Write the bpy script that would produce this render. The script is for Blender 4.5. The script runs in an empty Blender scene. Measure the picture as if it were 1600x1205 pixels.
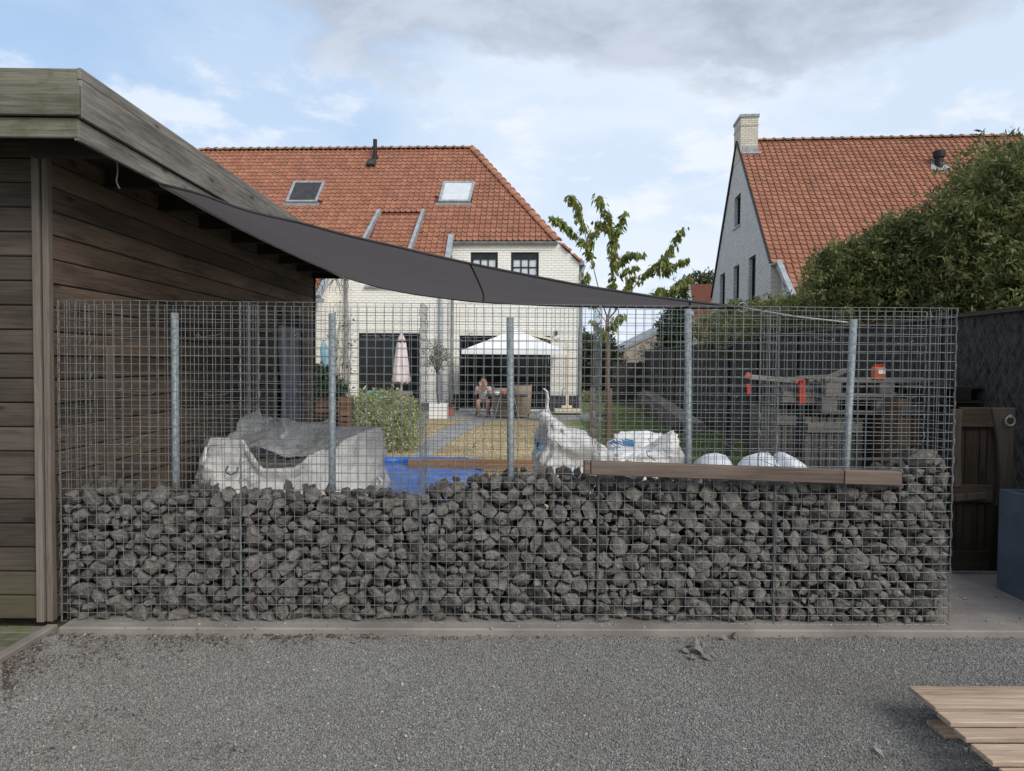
import bpy, bmesh, math, random
import numpy as np
from mathutils import Vector, Matrix, noise
from mathutils.bvhtree import BVHTree

R = math.radians
V = Vector
scn = bpy.context.scene
C = scn.collection
rnd = random.Random(7)

# ------------------------------------------------------------------ camera
F = 1150.0
CAM = V((0, 0, 1.477))
MC = Matrix.Rotation(R(-0.65), 3, 'Z') @ Matrix.Rotation(R(90 - 1.82), 3, 'X') @ Matrix.Rotation(R(0.46), 3, 'Z')
cd = bpy.data.cameras.new('camera')
cam = bpy.data.objects.new('camera', cd)
C.objects.link(cam)
cam.matrix_world = Matrix.Translation(CAM) @ MC.to_4x4()
cd.sensor_fit = 'HORIZONTAL'
cd.sensor_width = 36
cd.lens = F / 1600 * 36
cd.clip_end = 1500
scn.camera = cam

# ------------------------------------------------------------------ light
SUN_EL, SUN_DIR = R(37), V((0.60, -0.80, 0)).normalized()     # direction TO the sun (horizontal)
sd = bpy.data.lights.new('sun', 'SUN')
sd.energy = 2.35
sd.angle = R(34)
sd.color = (1.0, 0.95, 0.87)
sun = bpy.data.objects.new('sun', sd)
C.objects.link(sun)
to_sun = V((SUN_DIR.x * math.cos(SUN_EL), SUN_DIR.y * math.cos(SUN_EL), math.sin(SUN_EL)))
sun.rotation_euler = to_sun.to_track_quat('Z', 'Y').to_euler()
sun.location = (6, -6, 12)

w = bpy.data.worlds.new('World')
scn.world = w
w.use_nodes = True
nt = w.node_tree
nt.nodes.clear()


def N(tree, t, **kw):
    n = tree.nodes.new(t)
    for k, v in kw.items():
        if k in n.inputs:
            n.inputs[k].default_value = v
        else:
            setattr(n, k, v)
    return n


def math_(tree, op, a, b=None, clamp=False):
    n = tree.nodes.new('ShaderNodeMath')
    n.operation = op
    n.use_clamp = clamp
    for i, q in enumerate((a, b)):
        if q is None:
            continue
        if hasattr(q, 'links'):
            tree.links.new(q, n.inputs[i])
        else:
            n.inputs[i].default_value = q
    return n.outputs[0]


def smooth(tree, a, lo, hi):
    n = tree.nodes.new('ShaderNodeMapRange')
    n.interpolation_type = 'SMOOTHSTEP'
    tree.links.new(a, n.inputs[0])
    n.inputs[1].default_value = lo
    n.inputs[2].default_value = hi
    return n.outputs[0]


def mixc(tree, fac, a, b, mode='MIX'):
    n = tree.nodes.new('ShaderNodeMix')
    n.data_type = 'RGBA'
    n.blend_type = mode
    for sock, q in ((n.inputs[0], fac), (n.inputs[6], a), (n.inputs[7], b)):
        if hasattr(q, 'links'):
            tree.links.new(q, sock)
        elif isinstance(q, (tuple, list)):
            sock.default_value = (*q[:3], 1)
        else:
            sock.default_value = q
    return n.outputs[2]


# Nishita sky, veiled by broken cloud (a layer of noise on a plane overhead)
sky = nt.nodes.new('ShaderNodeTexSky')
sky.sky_type = 'NISHITA'
sky.sun_disc = False
sky.sun_elevation = SUN_EL
sky.sun_rotation = math.atan2(SUN_DIR.x, SUN_DIR.y)
sky.air_density = 1.0
sky.dust_density = 1.5
tc = nt.nodes.new('ShaderNodeTexCoord')
sep = nt.nodes.new('ShaderNodeSeparateXYZ')
nt.links.new(tc.outputs['Generated'], sep.inputs[0])
zc = math_(nt, 'MAXIMUM', sep.outputs[2], 0.0)
den = math_(nt, 'ADD', zc, 0.22)
cx = math_(nt, 'DIVIDE', sep.outputs[0], den)
cy = math_(nt, 'DIVIDE', sep.outputs[1], den)
cmb = nt.nodes.new('ShaderNodeCombineXYZ')
nt.links.new(cx, cmb.inputs[0])
nt.links.new(cy, cmb.inputs[1])
n1 = N(nt, 'ShaderNodeTexNoise', Scale=1.35, Detail=9.0, Roughness=0.56, Distortion=0.35)
n2 = N(nt, 'ShaderNodeTexNoise', Scale=3.1, Detail=8.0, Roughness=0.6, Distortion=0.2)
mp = nt.nodes.new('ShaderNodeMapping')
mp.inputs['Location'].default_value = (3.15, 1.4, 0.0)
nt.links.new(cmb.outputs[0], mp.inputs[0])
nt.links.new(mp.outputs[0], n1.inputs['Vector'])
nt.links.new(mp.outputs[0], n2.inputs['Vector'])
clear = math_(nt, 'MULTIPLY', smooth(nt, math_(nt, 'MULTIPLY', sep.outputs[0], -1.0), 0.0, 0.22), smooth(nt, sep.outputs[2], 0.16, 0.30))
veil = math_(nt, 'ADD', math_(nt, 'MULTIPLY', smooth(nt, n1.outputs[0], 0.36, 0.60), 0.32), 0.66)
veil = math_(nt, 'SUBTRACT', veil, math_(nt, 'MULTIPLY', clear, 0.62), clamp=True)
blue = mixc(nt, 0.62, sky.outputs[0], (4.1, 5.9, 8.4))
base = mixc(nt, veil, blue, (6.5, 7.2, 8.2))
# puffs with brighter edges
puff = smooth(nt, n2.outputs[0], 0.50, 0.64)
base = mixc(nt, math_(nt, 'MULTIPLY', puff, 0.6), base, (7.6, 7.9, 8.3))
# grey-bottomed cloud deck higher up
edge = math_(nt, 'ADD', sep.outputs[2], math_(nt, 'MULTIPLY', math_(nt, 'SUBTRACT', n1.outputs[0], 0.5), 0.30))
edge = math_(nt, 'ADD', edge, math_(nt, 'MULTIPLY', math_(nt, 'SUBTRACT', n2.outputs[0], 0.5), 0.24))
edge = math_(nt, 'SUBTRACT', edge, math_(nt, 'MULTIPLY', smooth(nt, math_(nt, 'MULTIPLY', sep.outputs[0], -1.0), 0.12, 0.34), 0.07))
edge = math_(nt, 'ADD', edge, math_(nt, 'MULTIPLY', smooth(nt, sep.outputs[0], 0.12, 0.45), 0.045))
deck = smooth(nt, edge, 0.350, 0.405)
greyc = mixc(nt, smooth(nt, n2.outputs[0], 0.35, 0.62), (3.0, 3.45, 4.25), (4.7, 5.25, 6.15))
base = mixc(nt, math_(nt, 'MULTIPLY', deck, 0.9), base, greyc)
bg = nt.nodes.new('ShaderNodeBackground')
bg.inputs[1].default_value = 0.1
out = nt.nodes.new('ShaderNodeOutputWorld')
nt.links.new(base, bg.inputs[0])
nt.links.new(bg.outputs[0], out.inputs[0])

scn.view_settings.view_transform = 'Standard'
scn.view_settings.look = 'None'
scn.view_settings.gamma = 1
scn.view_settings.exposure = 0.34
scn.view_settings.use_curve_mapping = False


# ------------------------------------------------------------------ helpers
def ray(px, py):
    return MC @ V(((px - 800) / F, -(py - 602.5) / F, -1))


def at(px, py, Y):                       # the point of that sight line at distance Y from the camera
    d = ray(px, py)
    return CAM + d * (Y / d.y)


def gnd(px, py, z=0.0):                  # where that sight line meets the ground
    d = ray(px, py)
    return CAM + d * ((z - CAM.z) / d.z)


def wloc(o):
    p = V((0, 0, 0))
    while o is not None:
        p += o.location
        o = o.parent
    return p


def tag(o, label=None, cat=None, group=None, kind=None):
    if label: o['label'] = label
    if cat: o['category'] = cat
    if group: o['group'] = group
    if kind: o['kind'] = kind
    return o


def thing(name, label, cat, loc=(0, 0, 0), rz=0.0, group=None):
    o = bpy.data.objects.new(name, None)
    C.objects.link(o)
    o.location = loc
    o.rotation_euler = (0, 0, rz)
    o.empty_display_size = 0.1
    return tag(o, label, cat, group)


def link(name, me, m=None, parent=None, loc=None):
    o = bpy.data.objects.new(name, me)
    C.objects.link(o)
    if m is not None and not me.materials:
        me.materials.append(m)
    if parent is not None:
        o.parent = parent
    if loc is not None:
        o.location = loc
    return o


def frame(d, up=V((0, 0, 1))):
    d = d.normalized()
    if abs(d.dot(up)) > 0.98:
        up = V((0, 1, 0))
    x = d.cross(up).normalized()
    y = x.cross(d).normalized()
    return x, y, d


class MB:
    def __init__(s):
        s.v, s.f = [], []

    def add(s, vs, fs):
        b = len(s.v)
        s.v += [V(p) for p in vs]
        s.f += [tuple(b + i for i in f) for f in fs]
        return s

    def box(s, x0, x1, y0, y1, z0, z1):
        return s.add([(x0, y0, z0), (x1, y0, z0), (x1, y1, z0), (x0, y1, z0), (x0, y0, z1), (x1, y0, z1), (x1, y1, z1), (x0, y1, z1)],
                     [(3, 2, 1, 0), (4, 5, 6, 7), (0, 1, 5, 4), (1, 2, 6, 5), (2, 3, 7, 6), (3, 0, 4, 7)])

    def bar(s, p0, p1, wd, ht, up=V((0, 0, 1))):   # oriented box from p0 to p1; ht along up
        p0, p1 = V(p0), V(p1)
        x, y, d = frame(p1 - p0, up)
        vs = []
        for p in (p0, p1):
            for a, b in ((-1, -1), (1, -1), (1, 1), (-1, 1)):
                vs.append(p + x * (a * wd / 2) + y * (b * ht / 2))
        return s.add(vs, [(0, 1, 2, 3), (7, 6, 5, 4), (4, 5, 1, 0), (5, 6, 2, 1), (6, 7, 3, 2), (7, 4, 0, 3)])

    def tube(s, pts, r, n=6, caps=True):
        pts = [V(p) for p in pts]
        rs = r if isinstance(r, (list, tuple)) else [r] * len(pts)
        b = len(s.v)
        prev = None
        for i, p in enumerate(pts):
            d = (pts[min(i + 1, len(pts) - 1)] - pts[max(i - 1, 0)])
            if d.length < 1e-9: d = V((0, 0, 1))
            if prev is None:
                x, y, _ = frame(d)
            else:
                dn = d.normalized()
                x = (prev - dn * prev.dot(dn)).normalized()
                y = x.cross(dn)
            prev = x
            for k in range(n):
                a = 2 * math.pi * k / n
                s.v.append(p + (x * math.cos(a) + y * math.sin(a)) * rs[i])
        for i in range(len(pts) - 1):
            for k in range(n):
                k2 = (k + 1) % n
                s.f.append((b + i * n + k, b + i * n + k2, b + (i + 1) * n + k2, b + (i + 1) * n + k))
        if caps:
            s.f.append(tuple(b + k for k in range(n))[::-1])
            e = b + (len(pts) - 1) * n
            s.f.append(tuple(e + k for k in range(n)))
        return s

    def lathe(s, c, prof, n=16):
        c = V(c)
        b = len(s.v)
        for (r, z) in prof:
            for k in range(n):
                a = 2 * math.pi * k / n
                s.v.append(c + V((r * math.cos(a), r * math.sin(a), z)))
        for i in range(len(prof) - 1):
            for k in range(n):
                k2 = (k + 1) % n
                s.f.append((b + i * n + k, b + i * n + k2, b + (i + 1) * n + k2, b + (i + 1) * n + k))
        return s

    def poly(s, pts):
        return s.add(pts, [tuple(range(len(pts)))])

    def prism(s, pts, off):
        pts = [V(p) for p in pts]
        n = len(pts)
        off = V(off)
        return s.add(pts + [p + off for p in pts],
                     [tuple(range(n))[::-1], tuple(range(n, 2 * n))] + [(i, (i + 1) % n, n + (i + 1) % n, n + i) for i in range(n)])

    def build(s, name, m, parent=None, smooth=False, local=False, bevel=0.0, label=None, kind=None):
        me = bpy.data.meshes.new(name)
        off = V((0, 0, 0)) if (local or parent is None) else wloc(parent)
        me.from_pydata([p - off for p in s.v], [], s.f)
        if bevel:
            bm = bmesh.new()
            bm.from_mesh(me)
            bmesh.ops.recalc_face_normals(bm, faces=bm.faces)
            bmesh.ops.bevel(bm, geom=bm.edges[:], offset=bevel, segments=1, affect='EDGES')
            bm.to_mesh(me)
            bm.free()
        if smooth:
            me.polygons.foreach_set('use_smooth', [True] * len(me.polygons))
        me.update()
        o = link(name, me, m, parent)
        return tag(o, label, None, None, kind)


def mesh_np(name, verts, faces, m, parent=None, smooth=False, kind=None, label=None):
    verts = np.asarray(verts, dtype=np.float32)
    faces = np.asarray(faces, dtype=np.int32)
    if parent is not None:
        verts = verts - np.array(wloc(parent), dtype=np.float32)
    me = bpy.data.meshes.new(name)
    me.vertices.add(len(verts))
    me.vertices.foreach_set('co', verts.ravel())
    k = faces.shape[1]
    me.loops.add(faces.size)
    me.loops.foreach_set('vertex_index', faces.ravel())
    me.polygons.add(len(faces))
    me.polygons.foreach_set('loop_start', np.arange(0, faces.size, k, dtype=np.int32))
    me.polygons.foreach_set('loop_total', np.full(len(faces), k, dtype=np.int32))
    if smooth:
        me.polygons.foreach_set('use_smooth', np.ones(len(faces), dtype=bool))
    me.update()
    me.validate()
    o = link(name, me, m, parent)
    return tag(o, label, None, None, kind)


def single(o, label, cat, group=None):     # a thing that is one mesh: move its origin to the base of its shape
    me = o.data
    co = np.empty(len(me.vertices) * 3, dtype=np.float32)
    me.vertices.foreach_get('co', co)
    co = co.reshape(-1, 3)
    c = np.array([(co[:, 0].min() + co[:, 0].max()) / 2, (co[:, 1].min() + co[:, 1].max()) / 2, co[:, 2].min()], dtype=np.float32)
    me.vertices.foreach_set('co', (co - c).ravel())
    me.update()
    o.location = V(c.tolist())
    return tag(o, label, cat, group)


# ------------------------------------------------------------------ materials
def base_mat(name):
    m = bpy.data.materials.new(name)
    m.use_nodes = True
    t = m.node_tree
    b = t.nodes['Principled BSDF']
    return m, t, b


def coords(t, stretch=(1, 1, 1), rand=True):
    tc = t.nodes.new('ShaderNodeTexCoord')
    mp = t.nodes.new('ShaderNodeMapping')
    mp.inputs['Scale'].default_value = stretch
    v = tc.outputs['Object']
    if rand:
        oi = t.nodes.new('ShaderNodeObjectInfo')
        m = math_(t, 'MULTIPLY', oi.outputs['Random'], 57.0)
        cb = t.nodes.new('ShaderNodeCombineXYZ')
        for i in range(3): t.links.new(m, cb.inputs[i])
        va = t.nodes.new('ShaderNodeVectorMath')
        t.links.new(v, va.inputs[0]); t.links.new(cb.outputs[0], va.inputs[1])
        v = va.outputs[0]
    t.links.new(v, mp.inputs[0])
    return mp.outputs[0]


def noise_(t, vec, scale, detail=6, rough=0.6, dist=0.0):
    n = N(t, 'ShaderNodeTexNoise', Scale=scale, Detail=detail, Roughness=rough, Distortion=dist)
    t.links.new(vec, n.inputs['Vector'])
    return n.outputs[0]


def bump_(t, b, h, strength=0.3, dist=0.01):
    n = N(t, 'ShaderNodeBump', Strength=strength, Distance=dist)
    t.links.new(h, n.inputs['Height'])
    t.links.new(n.outputs[0], b.inputs['Normal'])


def rand_src(t, kind):
    if kind == 'island':
        return t.nodes.new('ShaderNodeNewGeometry').outputs['Random Per Island']
    return t.nodes.new('ShaderNodeObjectInfo').outputs['Random']


def mat(name, c1, c2=None, rough=0.8, scale=6.0, bump=0.25, bscale=40.0, bdist=0.01, metal=0.0, spec=0.3, stretch=(1, 1, 1), rv=0.0, rk='obj', lo=0.35, hi=0.65):
    m, t, b = base_mat(name)
    vec = coords(t, stretch)
    c2 = c2 or tuple(x * 1.35 for x in c1)
    col = mixc(t, smooth(t, noise_(t, vec, scale), lo, hi), c1, c2)
    if rv:
        r = rand_src(t, rk)
        k = math_(t, 'ADD', math_(t, 'MULTIPLY', r, 2 * rv), 1 - rv)
        cb = t.nodes.new('ShaderNodeCombineXYZ')
        for i in range(3): t.links.new(k, cb.inputs[i])
        col = mixc(t, 1.0, col, cb.outputs[0], 'MULTIPLY')
    t.links.new(col, b.inputs['Base Color'])
    b.inputs['Roughness'].default_value = rough
    b.inputs['Metallic'].default_value = metal
    b.inputs['Specular IOR Level'].default_value = spec
    if bump:
        bump_(t, b, noise_(t, vec, bscale, 8, 0.65), bump, bdist)
    return m


def wood(name, dark, light, axis='x', rv=0.2, knots=True, moss=None, rough=0.85, grain=1.0, mosslevel=None):
    m, t, b = base_mat(name)
    st = {'x': (0.9, 22, 22), 'y': (22, 0.9, 22), 'z': (22, 22, 0.9)}[axis]
    vec = coords(t, tuple(q * grain for q in st))
    g = noise_(t, vec, 2.6, 9, 0.66, 1.6)
    vec2 = coords(t, {'x': (1.6, 7, 7), 'y': (7, 1.6, 7), 'z': (7, 7, 1.6)}[axis])
    big = noise_(t, vec2, 0.8, 5, 0.6)
    vf = coords(t, {'x': (1.2, 95, 95), 'y': (95, 1.2, 95), 'z': (95, 95, 1.2)}[axis])
    fine = noise_(t, vf, 1.0, 4, 0.6, 0.3)
    g = math_(t, 'ADD', math_(t, 'MULTIPLY', g, 0.72), math_(t, 'MULTIPLY', fine, 0.30))
    f = math_(t, 'ADD', math_(t, 'MULTIPLY', g, 0.75), math_(t, 'MULTIPLY', big, 0.5))
    col = mixc(t, smooth(t, f, 0.42, 0.84), dark, light)
    if knots:
        vk = coords(t, {'x': (2.4, 8, 8), 'y': (8, 2.4, 8), 'z': (8, 8, 2.4)}[axis])
        vo = N(t, 'ShaderNodeTexVoronoi', Scale=1.0)
        t.links.new(vk, vo.inputs['Vector'])
        kn = math_(t, 'SUBTRACT', 1.0, smooth(t, vo.outputs['Distance'], 0.05, 0.17))
        col = mixc(t, math_(t, 'MULTIPLY', kn, 0.75), col, tuple(q * 0.5 for q in dark))
    r = rand_src(t, 'obj')
    k = math_(t, 'ADD', math_(t, 'MULTIPLY', r, 2 * rv), 1 - rv)
    cb = t.nodes.new('ShaderNodeCombineXYZ')
    for i in range(3): t.links.new(k, cb.inputs[i])
    col = mixc(t, 1.0, col, cb.outputs[0], 'MULTIPLY')
    if moss:
        vm = coords(t, (1, 1, 1))
        mf = smooth(t, noise_(t, vm, 5.0, 8, 0.7), *(mosslevel or (0.45, 0.62)))
        if moss[1]:                      # algae creeping up from the ground
            gp = t.nodes.new('ShaderNodeNewGeometry')
            sp = t.nodes.new('ShaderNodeSeparateXYZ')
            t.links.new(gp.outputs['Position'], sp.inputs[0])
            low = math_(t, 'SUBTRACT', 1.0, smooth(t, sp.outputs[2], 0.05, 0.55))
            mf = math_(t, 'MULTIPLY', math_(t, 'ADD', math_(t, 'MULTIPLY', mf, 0.5), 0.5), low)
        col = mixc(t, math_(t, 'MULTIPLY', mf, 0.6), col, moss[0])
    t.links.new(col, b.inputs['Base Color'])
    b.inputs['Roughness'].default_value = rough
    b.inputs['Specular IOR Level'].default_value = 0.2
    bump_(t, b, f, 0.5, 0.006)
    return m


def leafmat(name, cols, trans=0.25, rough=0.5, clump=None):
    m, t, b = base_mat(name)
    r = rand_src(t, 'island')
    cr = t.nodes.new('ShaderNodeValToRGB')
    t.links.new(r, cr.inputs[0])
    el = cr.color_ramp.elements
    while len(el) < len(cols): el.new(0.5)
    for i, (p, c) in enumerate(cols):
        el[i].position = p
        el[i].color = (*c, 1)
    if clump:                                # leaf tone also varies from clump to clump
        tcx = t.nodes.new('ShaderNodeTexCoord')
        q = smooth(t, noise_(t, tcx.outputs['Object'], clump, 3, 0.6), 0.36, 0.64)
        r = math_(t, 'ADD', math_(t, 'MULTIPLY', r, 0.5), math_(t, 'MULTIPLY', q, 0.46))
        t.links.new(r, cr.inputs[0])
    t.links.new(cr.outputs[0], b.inputs['Base Color'])
    b.inputs['Roughness'].default_value = rough
    b.inputs['Specular IOR Level'].default_value = 0.35
    tr = t.nodes.new('ShaderNodeBsdfTranslucent')
    t.links.new(cr.outputs[0], tr.inputs[0])
    mx = t.nodes.new('ShaderNodeMixShader')
    mx.inputs[0].default_value = trans
    t.links.new(b.outputs[0], mx.inputs[1])
    t.links.new(tr.outputs[0], mx.inputs[2])
    t.links.new(mx.outputs[0], t.nodes['Material Output'].inputs[0])
    return m


def brickmat(name, c1, c2, mortar, axes, bw=0.22, bh=0.074, plaster=0.5):
    m, t, b = base_mat(name)
    tc = t.nodes.new('ShaderNodeTexCoord')
    sp = t.nodes.new('ShaderNodeSeparateXYZ')
    t.links.new(tc.outputs['Object'], sp.inputs[0])
    cb = t.nodes.new('ShaderNodeCombineXYZ')
    t.links.new(math_(t, 'ADD', sp.outputs[0], sp.outputs[1]) if axes == 'both' else sp.outputs[0 if axes == 'x' else 1], cb.inputs[0])
    t.links.new(sp.outputs[2], cb.inputs[1])
    nz = noise_(t, tc.outputs['Object'], 9.0, 4)
    br = N(t, 'ShaderNodeTexBrick', Scale=1.0)
    br.inputs['Brick Width'].default_value = bw
    br.inputs['Row Height'].default_value = bh
    br.inputs['Mortar Size'].default_value = 0.010
    br.inputs['Mortar Smooth'].default_value = 0.3
    br.inputs['Color1'].default_value = (*c1, 1)
    br.inputs['Color2'].default_value = (*c2, 1)
    br.inputs['Mortar'].default_value = (*mortar, 1)
    t.links.new(cb.outputs[0], br.inputs['Vector'])
    dirt = noise_(t, tc.outputs['Object'], 0.9, 8, 0.65)
    col = mixc(t, math_(t, 'MULTIPLY', smooth(t, dirt, 0.45, 0.75), 0.28), br.outputs['Color'], tuple(q * 0.62 for q in c1))
    col = mixc(t, math_(t, 'MULTIPLY', nz, 0.15), col, tuple(q * 0.8 for q in c2))
    t.links.new(col, b.inputs['Base Color'])
    b.inputs['Roughness'].default_value = 0.85
    b.inputs['Specular IOR Level'].default_value = 0.2
    h = math_(t, 'SUBTRACT', math_(t, 'MULTIPLY', nz, 0.3), br.outputs['Fac'])
    bump_(t, b, h, 0.9, 0.012)
    return m


M = {}
M['wire'] = mat('galvanised_wire', (0.155, 0.166, 0.17), (0.26, 0.276, 0.28), rough=0.6, scale=30, bump=0, metal=0.55, spec=0.4)
M['zinc'] = mat('zinc_sheet', (0.30, 0.335, 0.37), (0.42, 0.45, 0.48), rough=0.5, scale=5, bump=0.1, metal=0.35)
M['gutter'] = mat('zinc_gutter', (0.20, 0.21, 0.215), (0.29, 0.30, 0.30), rough=0.55, scale=4, bump=0.1, metal=0.3)
M['post'] = mat('galvanised_post', (0.15, 0.178, 0.19), (0.28, 0.315, 0.33), rough=0.6, scale=45, bump=0.05, metal=0.3, spec=0.4)
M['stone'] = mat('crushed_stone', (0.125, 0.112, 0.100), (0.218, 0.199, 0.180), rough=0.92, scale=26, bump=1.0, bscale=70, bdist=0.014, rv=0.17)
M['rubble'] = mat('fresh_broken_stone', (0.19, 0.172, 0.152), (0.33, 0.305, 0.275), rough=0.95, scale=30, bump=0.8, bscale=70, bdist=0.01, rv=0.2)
M['stone_fill'] = mat('shaded_stone_fill', (0.075, 0.066, 0.057), (0.135, 0.12, 0.105), rough=0.92, scale=18, bump=0.8, bscale=60, bdist=0.01, rv=0.25, rk='island')  # darker copy of the stone; shade of the gaps painted in
M['concrete'] = mat('worn_concrete', (0.185, 0.163, 0.145), (0.28, 0.25, 0.225), rough=0.9, scale=2.2, bump=0.35, bscale=55, bdist=0.006)
M['paver'] = mat('grey_paver', (0.24, 0.25, 0.265), (0.34, 0.35, 0.365), rough=0.85, scale=3, bump=0.2, rv=0.1)
M['mossy_paver'] = mat('mossy_paver', (0.16, 0.15, 0.115), (0.10, 0.105, 0.05), rough=0.95, scale=7, bump=0.4, rv=0.15)
M['soil'] = mat('soil', (0.06, 0.045, 0.035), (0.11, 0.085, 0.062), rough=0.95, scale=6, bump=0.6, bscale=30, bdist=0.03)
M['fabric'] = mat('sail_fabric', (0.100, 0.093, 0.095), (0.128, 0.119, 0.121), rough=0.85, scale=1.1, bump=0.2, bscale=400, bdist=0.001)
_m = M['fabric']; _t = _m.node_tree; _b = _t.nodes['Principled BSDF']          # sun shines through the weave
_tr = _t.nodes.new('ShaderNodeBsdfTranslucent'); _tr.inputs[0].default_value = (0.13, 0.122, 0.127, 1)
_mx = _t.nodes.new('ShaderNodeMixShader'); _mx.inputs[0].default_value = 0.5
_t.links.new(_b.outputs[0], _mx.inputs[1]); _t.links.new(_tr.outputs[0], _mx.inputs[2]); _t.links.new(_mx.outputs[0], _t.nodes['Material Output'].inputs[0])
M['hem'] = mat('sail_hem', (0.035, 0.033, 0.035), rough=0.8, bump=0)
M['black'] = mat('black_paint', (0.012, 0.012, 0.014), (0.02, 0.02, 0.022), rough=0.5, bump=0)
M['dark_plastic'] = mat('dark_plastic', (0.03, 0.031, 0.034), (0.05, 0.05, 0.055), rough=0.55, bump=0.1)
M['anthracite'] = mat('anthracite_frame', (0.014, 0.016, 0.019), (0.022, 0.024, 0.028), rough=0.45, bump=0)
M['white_paint'] = mat('white_paint', (0.72, 0.70, 0.68), (0.8, 0.79, 0.77), rough=0.5, bump=0.05)
M['cream'] = mat('cream_wood', (0.60, 0.51, 0.38), (0.68, 0.59, 0.46), rough=0.6, bump=0.1, stretch=(8, 8, 1))
M['wicker'] = mat('wicker', (0.20, 0.15, 0.105), (0.32, 0.25, 0.18), rough=0.75, scale=60, bump=0.6, bscale=90)
M['skin'] = mat('skin', (0.40, 0.235, 0.18), (0.46, 0.28, 0.215), rough=0.55, bump=0.05)
M['hair'] = mat('hair', (0.025, 0.014, 0.010), (0.05, 0.03, 0.02), rough=0.6, scale=40, bump=0.3)
M['shirt'] = mat('light_shirt', (0.48, 0.46, 0.47), (0.62, 0.6, 0.6), rough=0.85, bump=0.2)
M['shorts'] = mat('dark_shorts', (0.16, 0.05, 0.05), (0.2, 0.07, 0.07), rough=0.85, bump=0.2)
M['terracotta'] = mat('terracotta', (0.32, 0.10, 0.06), (0.42, 0.15, 0.09), rough=0.8)
M['blue_tarp'] = mat('blue_tarpaulin', (0.012, 0.085, 0.42), (0.03, 0.14, 0.55), rough=0.38, scale=2.5, bump=0.3, bscale=7, bdist=0.04, spec=0.5)
M['blue_dusty'] = mat('dusty_blue_tarpaulin', (0.03, 0.13, 0.47), (0.17, 0.25, 0.42), rough=0.5, scale=2.0, bump=0.25, bscale=6, bdist=0.04, spec=0.4, lo=0.42, hi=0.68)
M['teal'] = mat('faded_teal_cloth', (0.16, 0.30, 0.36), (0.28, 0.42, 0.47), rough=0.8)
M['turquoise'] = mat('turquoise_plastic', (0.06, 0.28, 0.22), (0.09, 0.34, 0.27), rough=0.5)
M['pink_cloth'] = mat('pale_parasol_cloth', (0.60, 0.52, 0.53), (0.72, 0.64, 0.65), rough=0.85, bump=0.2)
M['canopy'] = mat('white_canopy', (0.74, 0.74, 0.73), (0.80, 0.80, 0.79), rough=0.8, bump=0.05)
M['planter_blue'] = mat('slate_blue_planter', (0.045, 0.066, 0.092), (0.062, 0.088, 0.12), rough=0.55, scale=5, bump=0.2, bscale=70)
M['red'] = mat('red_paint', (0.36, 0.028, 0.018), (0.44, 0.045, 0.025), rough=0.45)
M['orange'] = mat('orange_plastic', (0.42, 0.085, 0.03), (0.5, 0.12, 0.045), rough=0.4)
M['rope'] = mat('rope', (0.35, 0.34, 0.32), (0.5, 0.48, 0.45), rough=0.9)
M['bark'] = mat('bark', (0.07, 0.05, 0.038), (0.15, 0.11, 0.085), rough=0.95, scale=14, bump=0.7, bscale=30, stretch=(4, 4, 1))
M['plum_bark'] = mat('cherry_bark', (0.13, 0.085, 0.07), (0.22, 0.15, 0.12), rough=0.8, scale=14, bump=0.5, bscale=30, stretch=(1, 1, 5))
M['lead'] = mat('lead_flashing', (0.22, 0.24, 0.26), (0.33, 0.35, 0.37), rough=0.55, bump=0.2)
M['glass'] = mat('dark_glass', (0.008, 0.010, 0.012), rough=0.07, bump=0, spec=0.35)
M['glass_sky'] = mat('sky_reflecting_glass', (0.02, 0.025, 0.03), rough=0.06, bump=0.02, bscale=3, metal=0.0, spec=0.5)
M['blind_sky'] = mat('pale_blind_painted_sky', (0.52, 0.56, 0.60), (0.6, 0.64, 0.68), rough=0.4, bump=0.1, bscale=4, spec=0.4)  # pale panes; on one roof window a painted sky reflection
M['netting'] = mat('insect_mesh', (0.035, 0.037, 0.042), (0.05, 0.052, 0.056), rough=0.8, bump=0)
M['curtain'] = mat('grey_sheet_curtain', (0.135, 0.132, 0.14), (0.24, 0.236, 0.245), rough=0.6, scale=3, bump=0.5, bscale=12, bdist=0.03, stretch=(1, 2.2, 0.5))
M['pebble'] = mat('loose_pebble', (0.20, 0.185, 0.165), (0.36, 0.34, 0.31), rough=0.9, scale=30, bump=0, rv=0.45, rk='island')
M['quill'] = mat('feather', (0.30, 0.30, 0.31), (0.45, 0.45, 0.46), rough=0.8, bump=0)
M['label'] = mat('white_label', (0.65, 0.65, 0.65), rough=0.5, bump=0)
M['print_blue'] = mat('blue_print', (0.05, 0.17, 0.36), (0.09, 0.23, 0.43), rough=0.6, bump=0)
M['print_grey'] = mat('grey_print', (0.11, 0.12, 0.13), (0.17, 0.18, 0.19), rough=0.7, bump=0)
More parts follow.
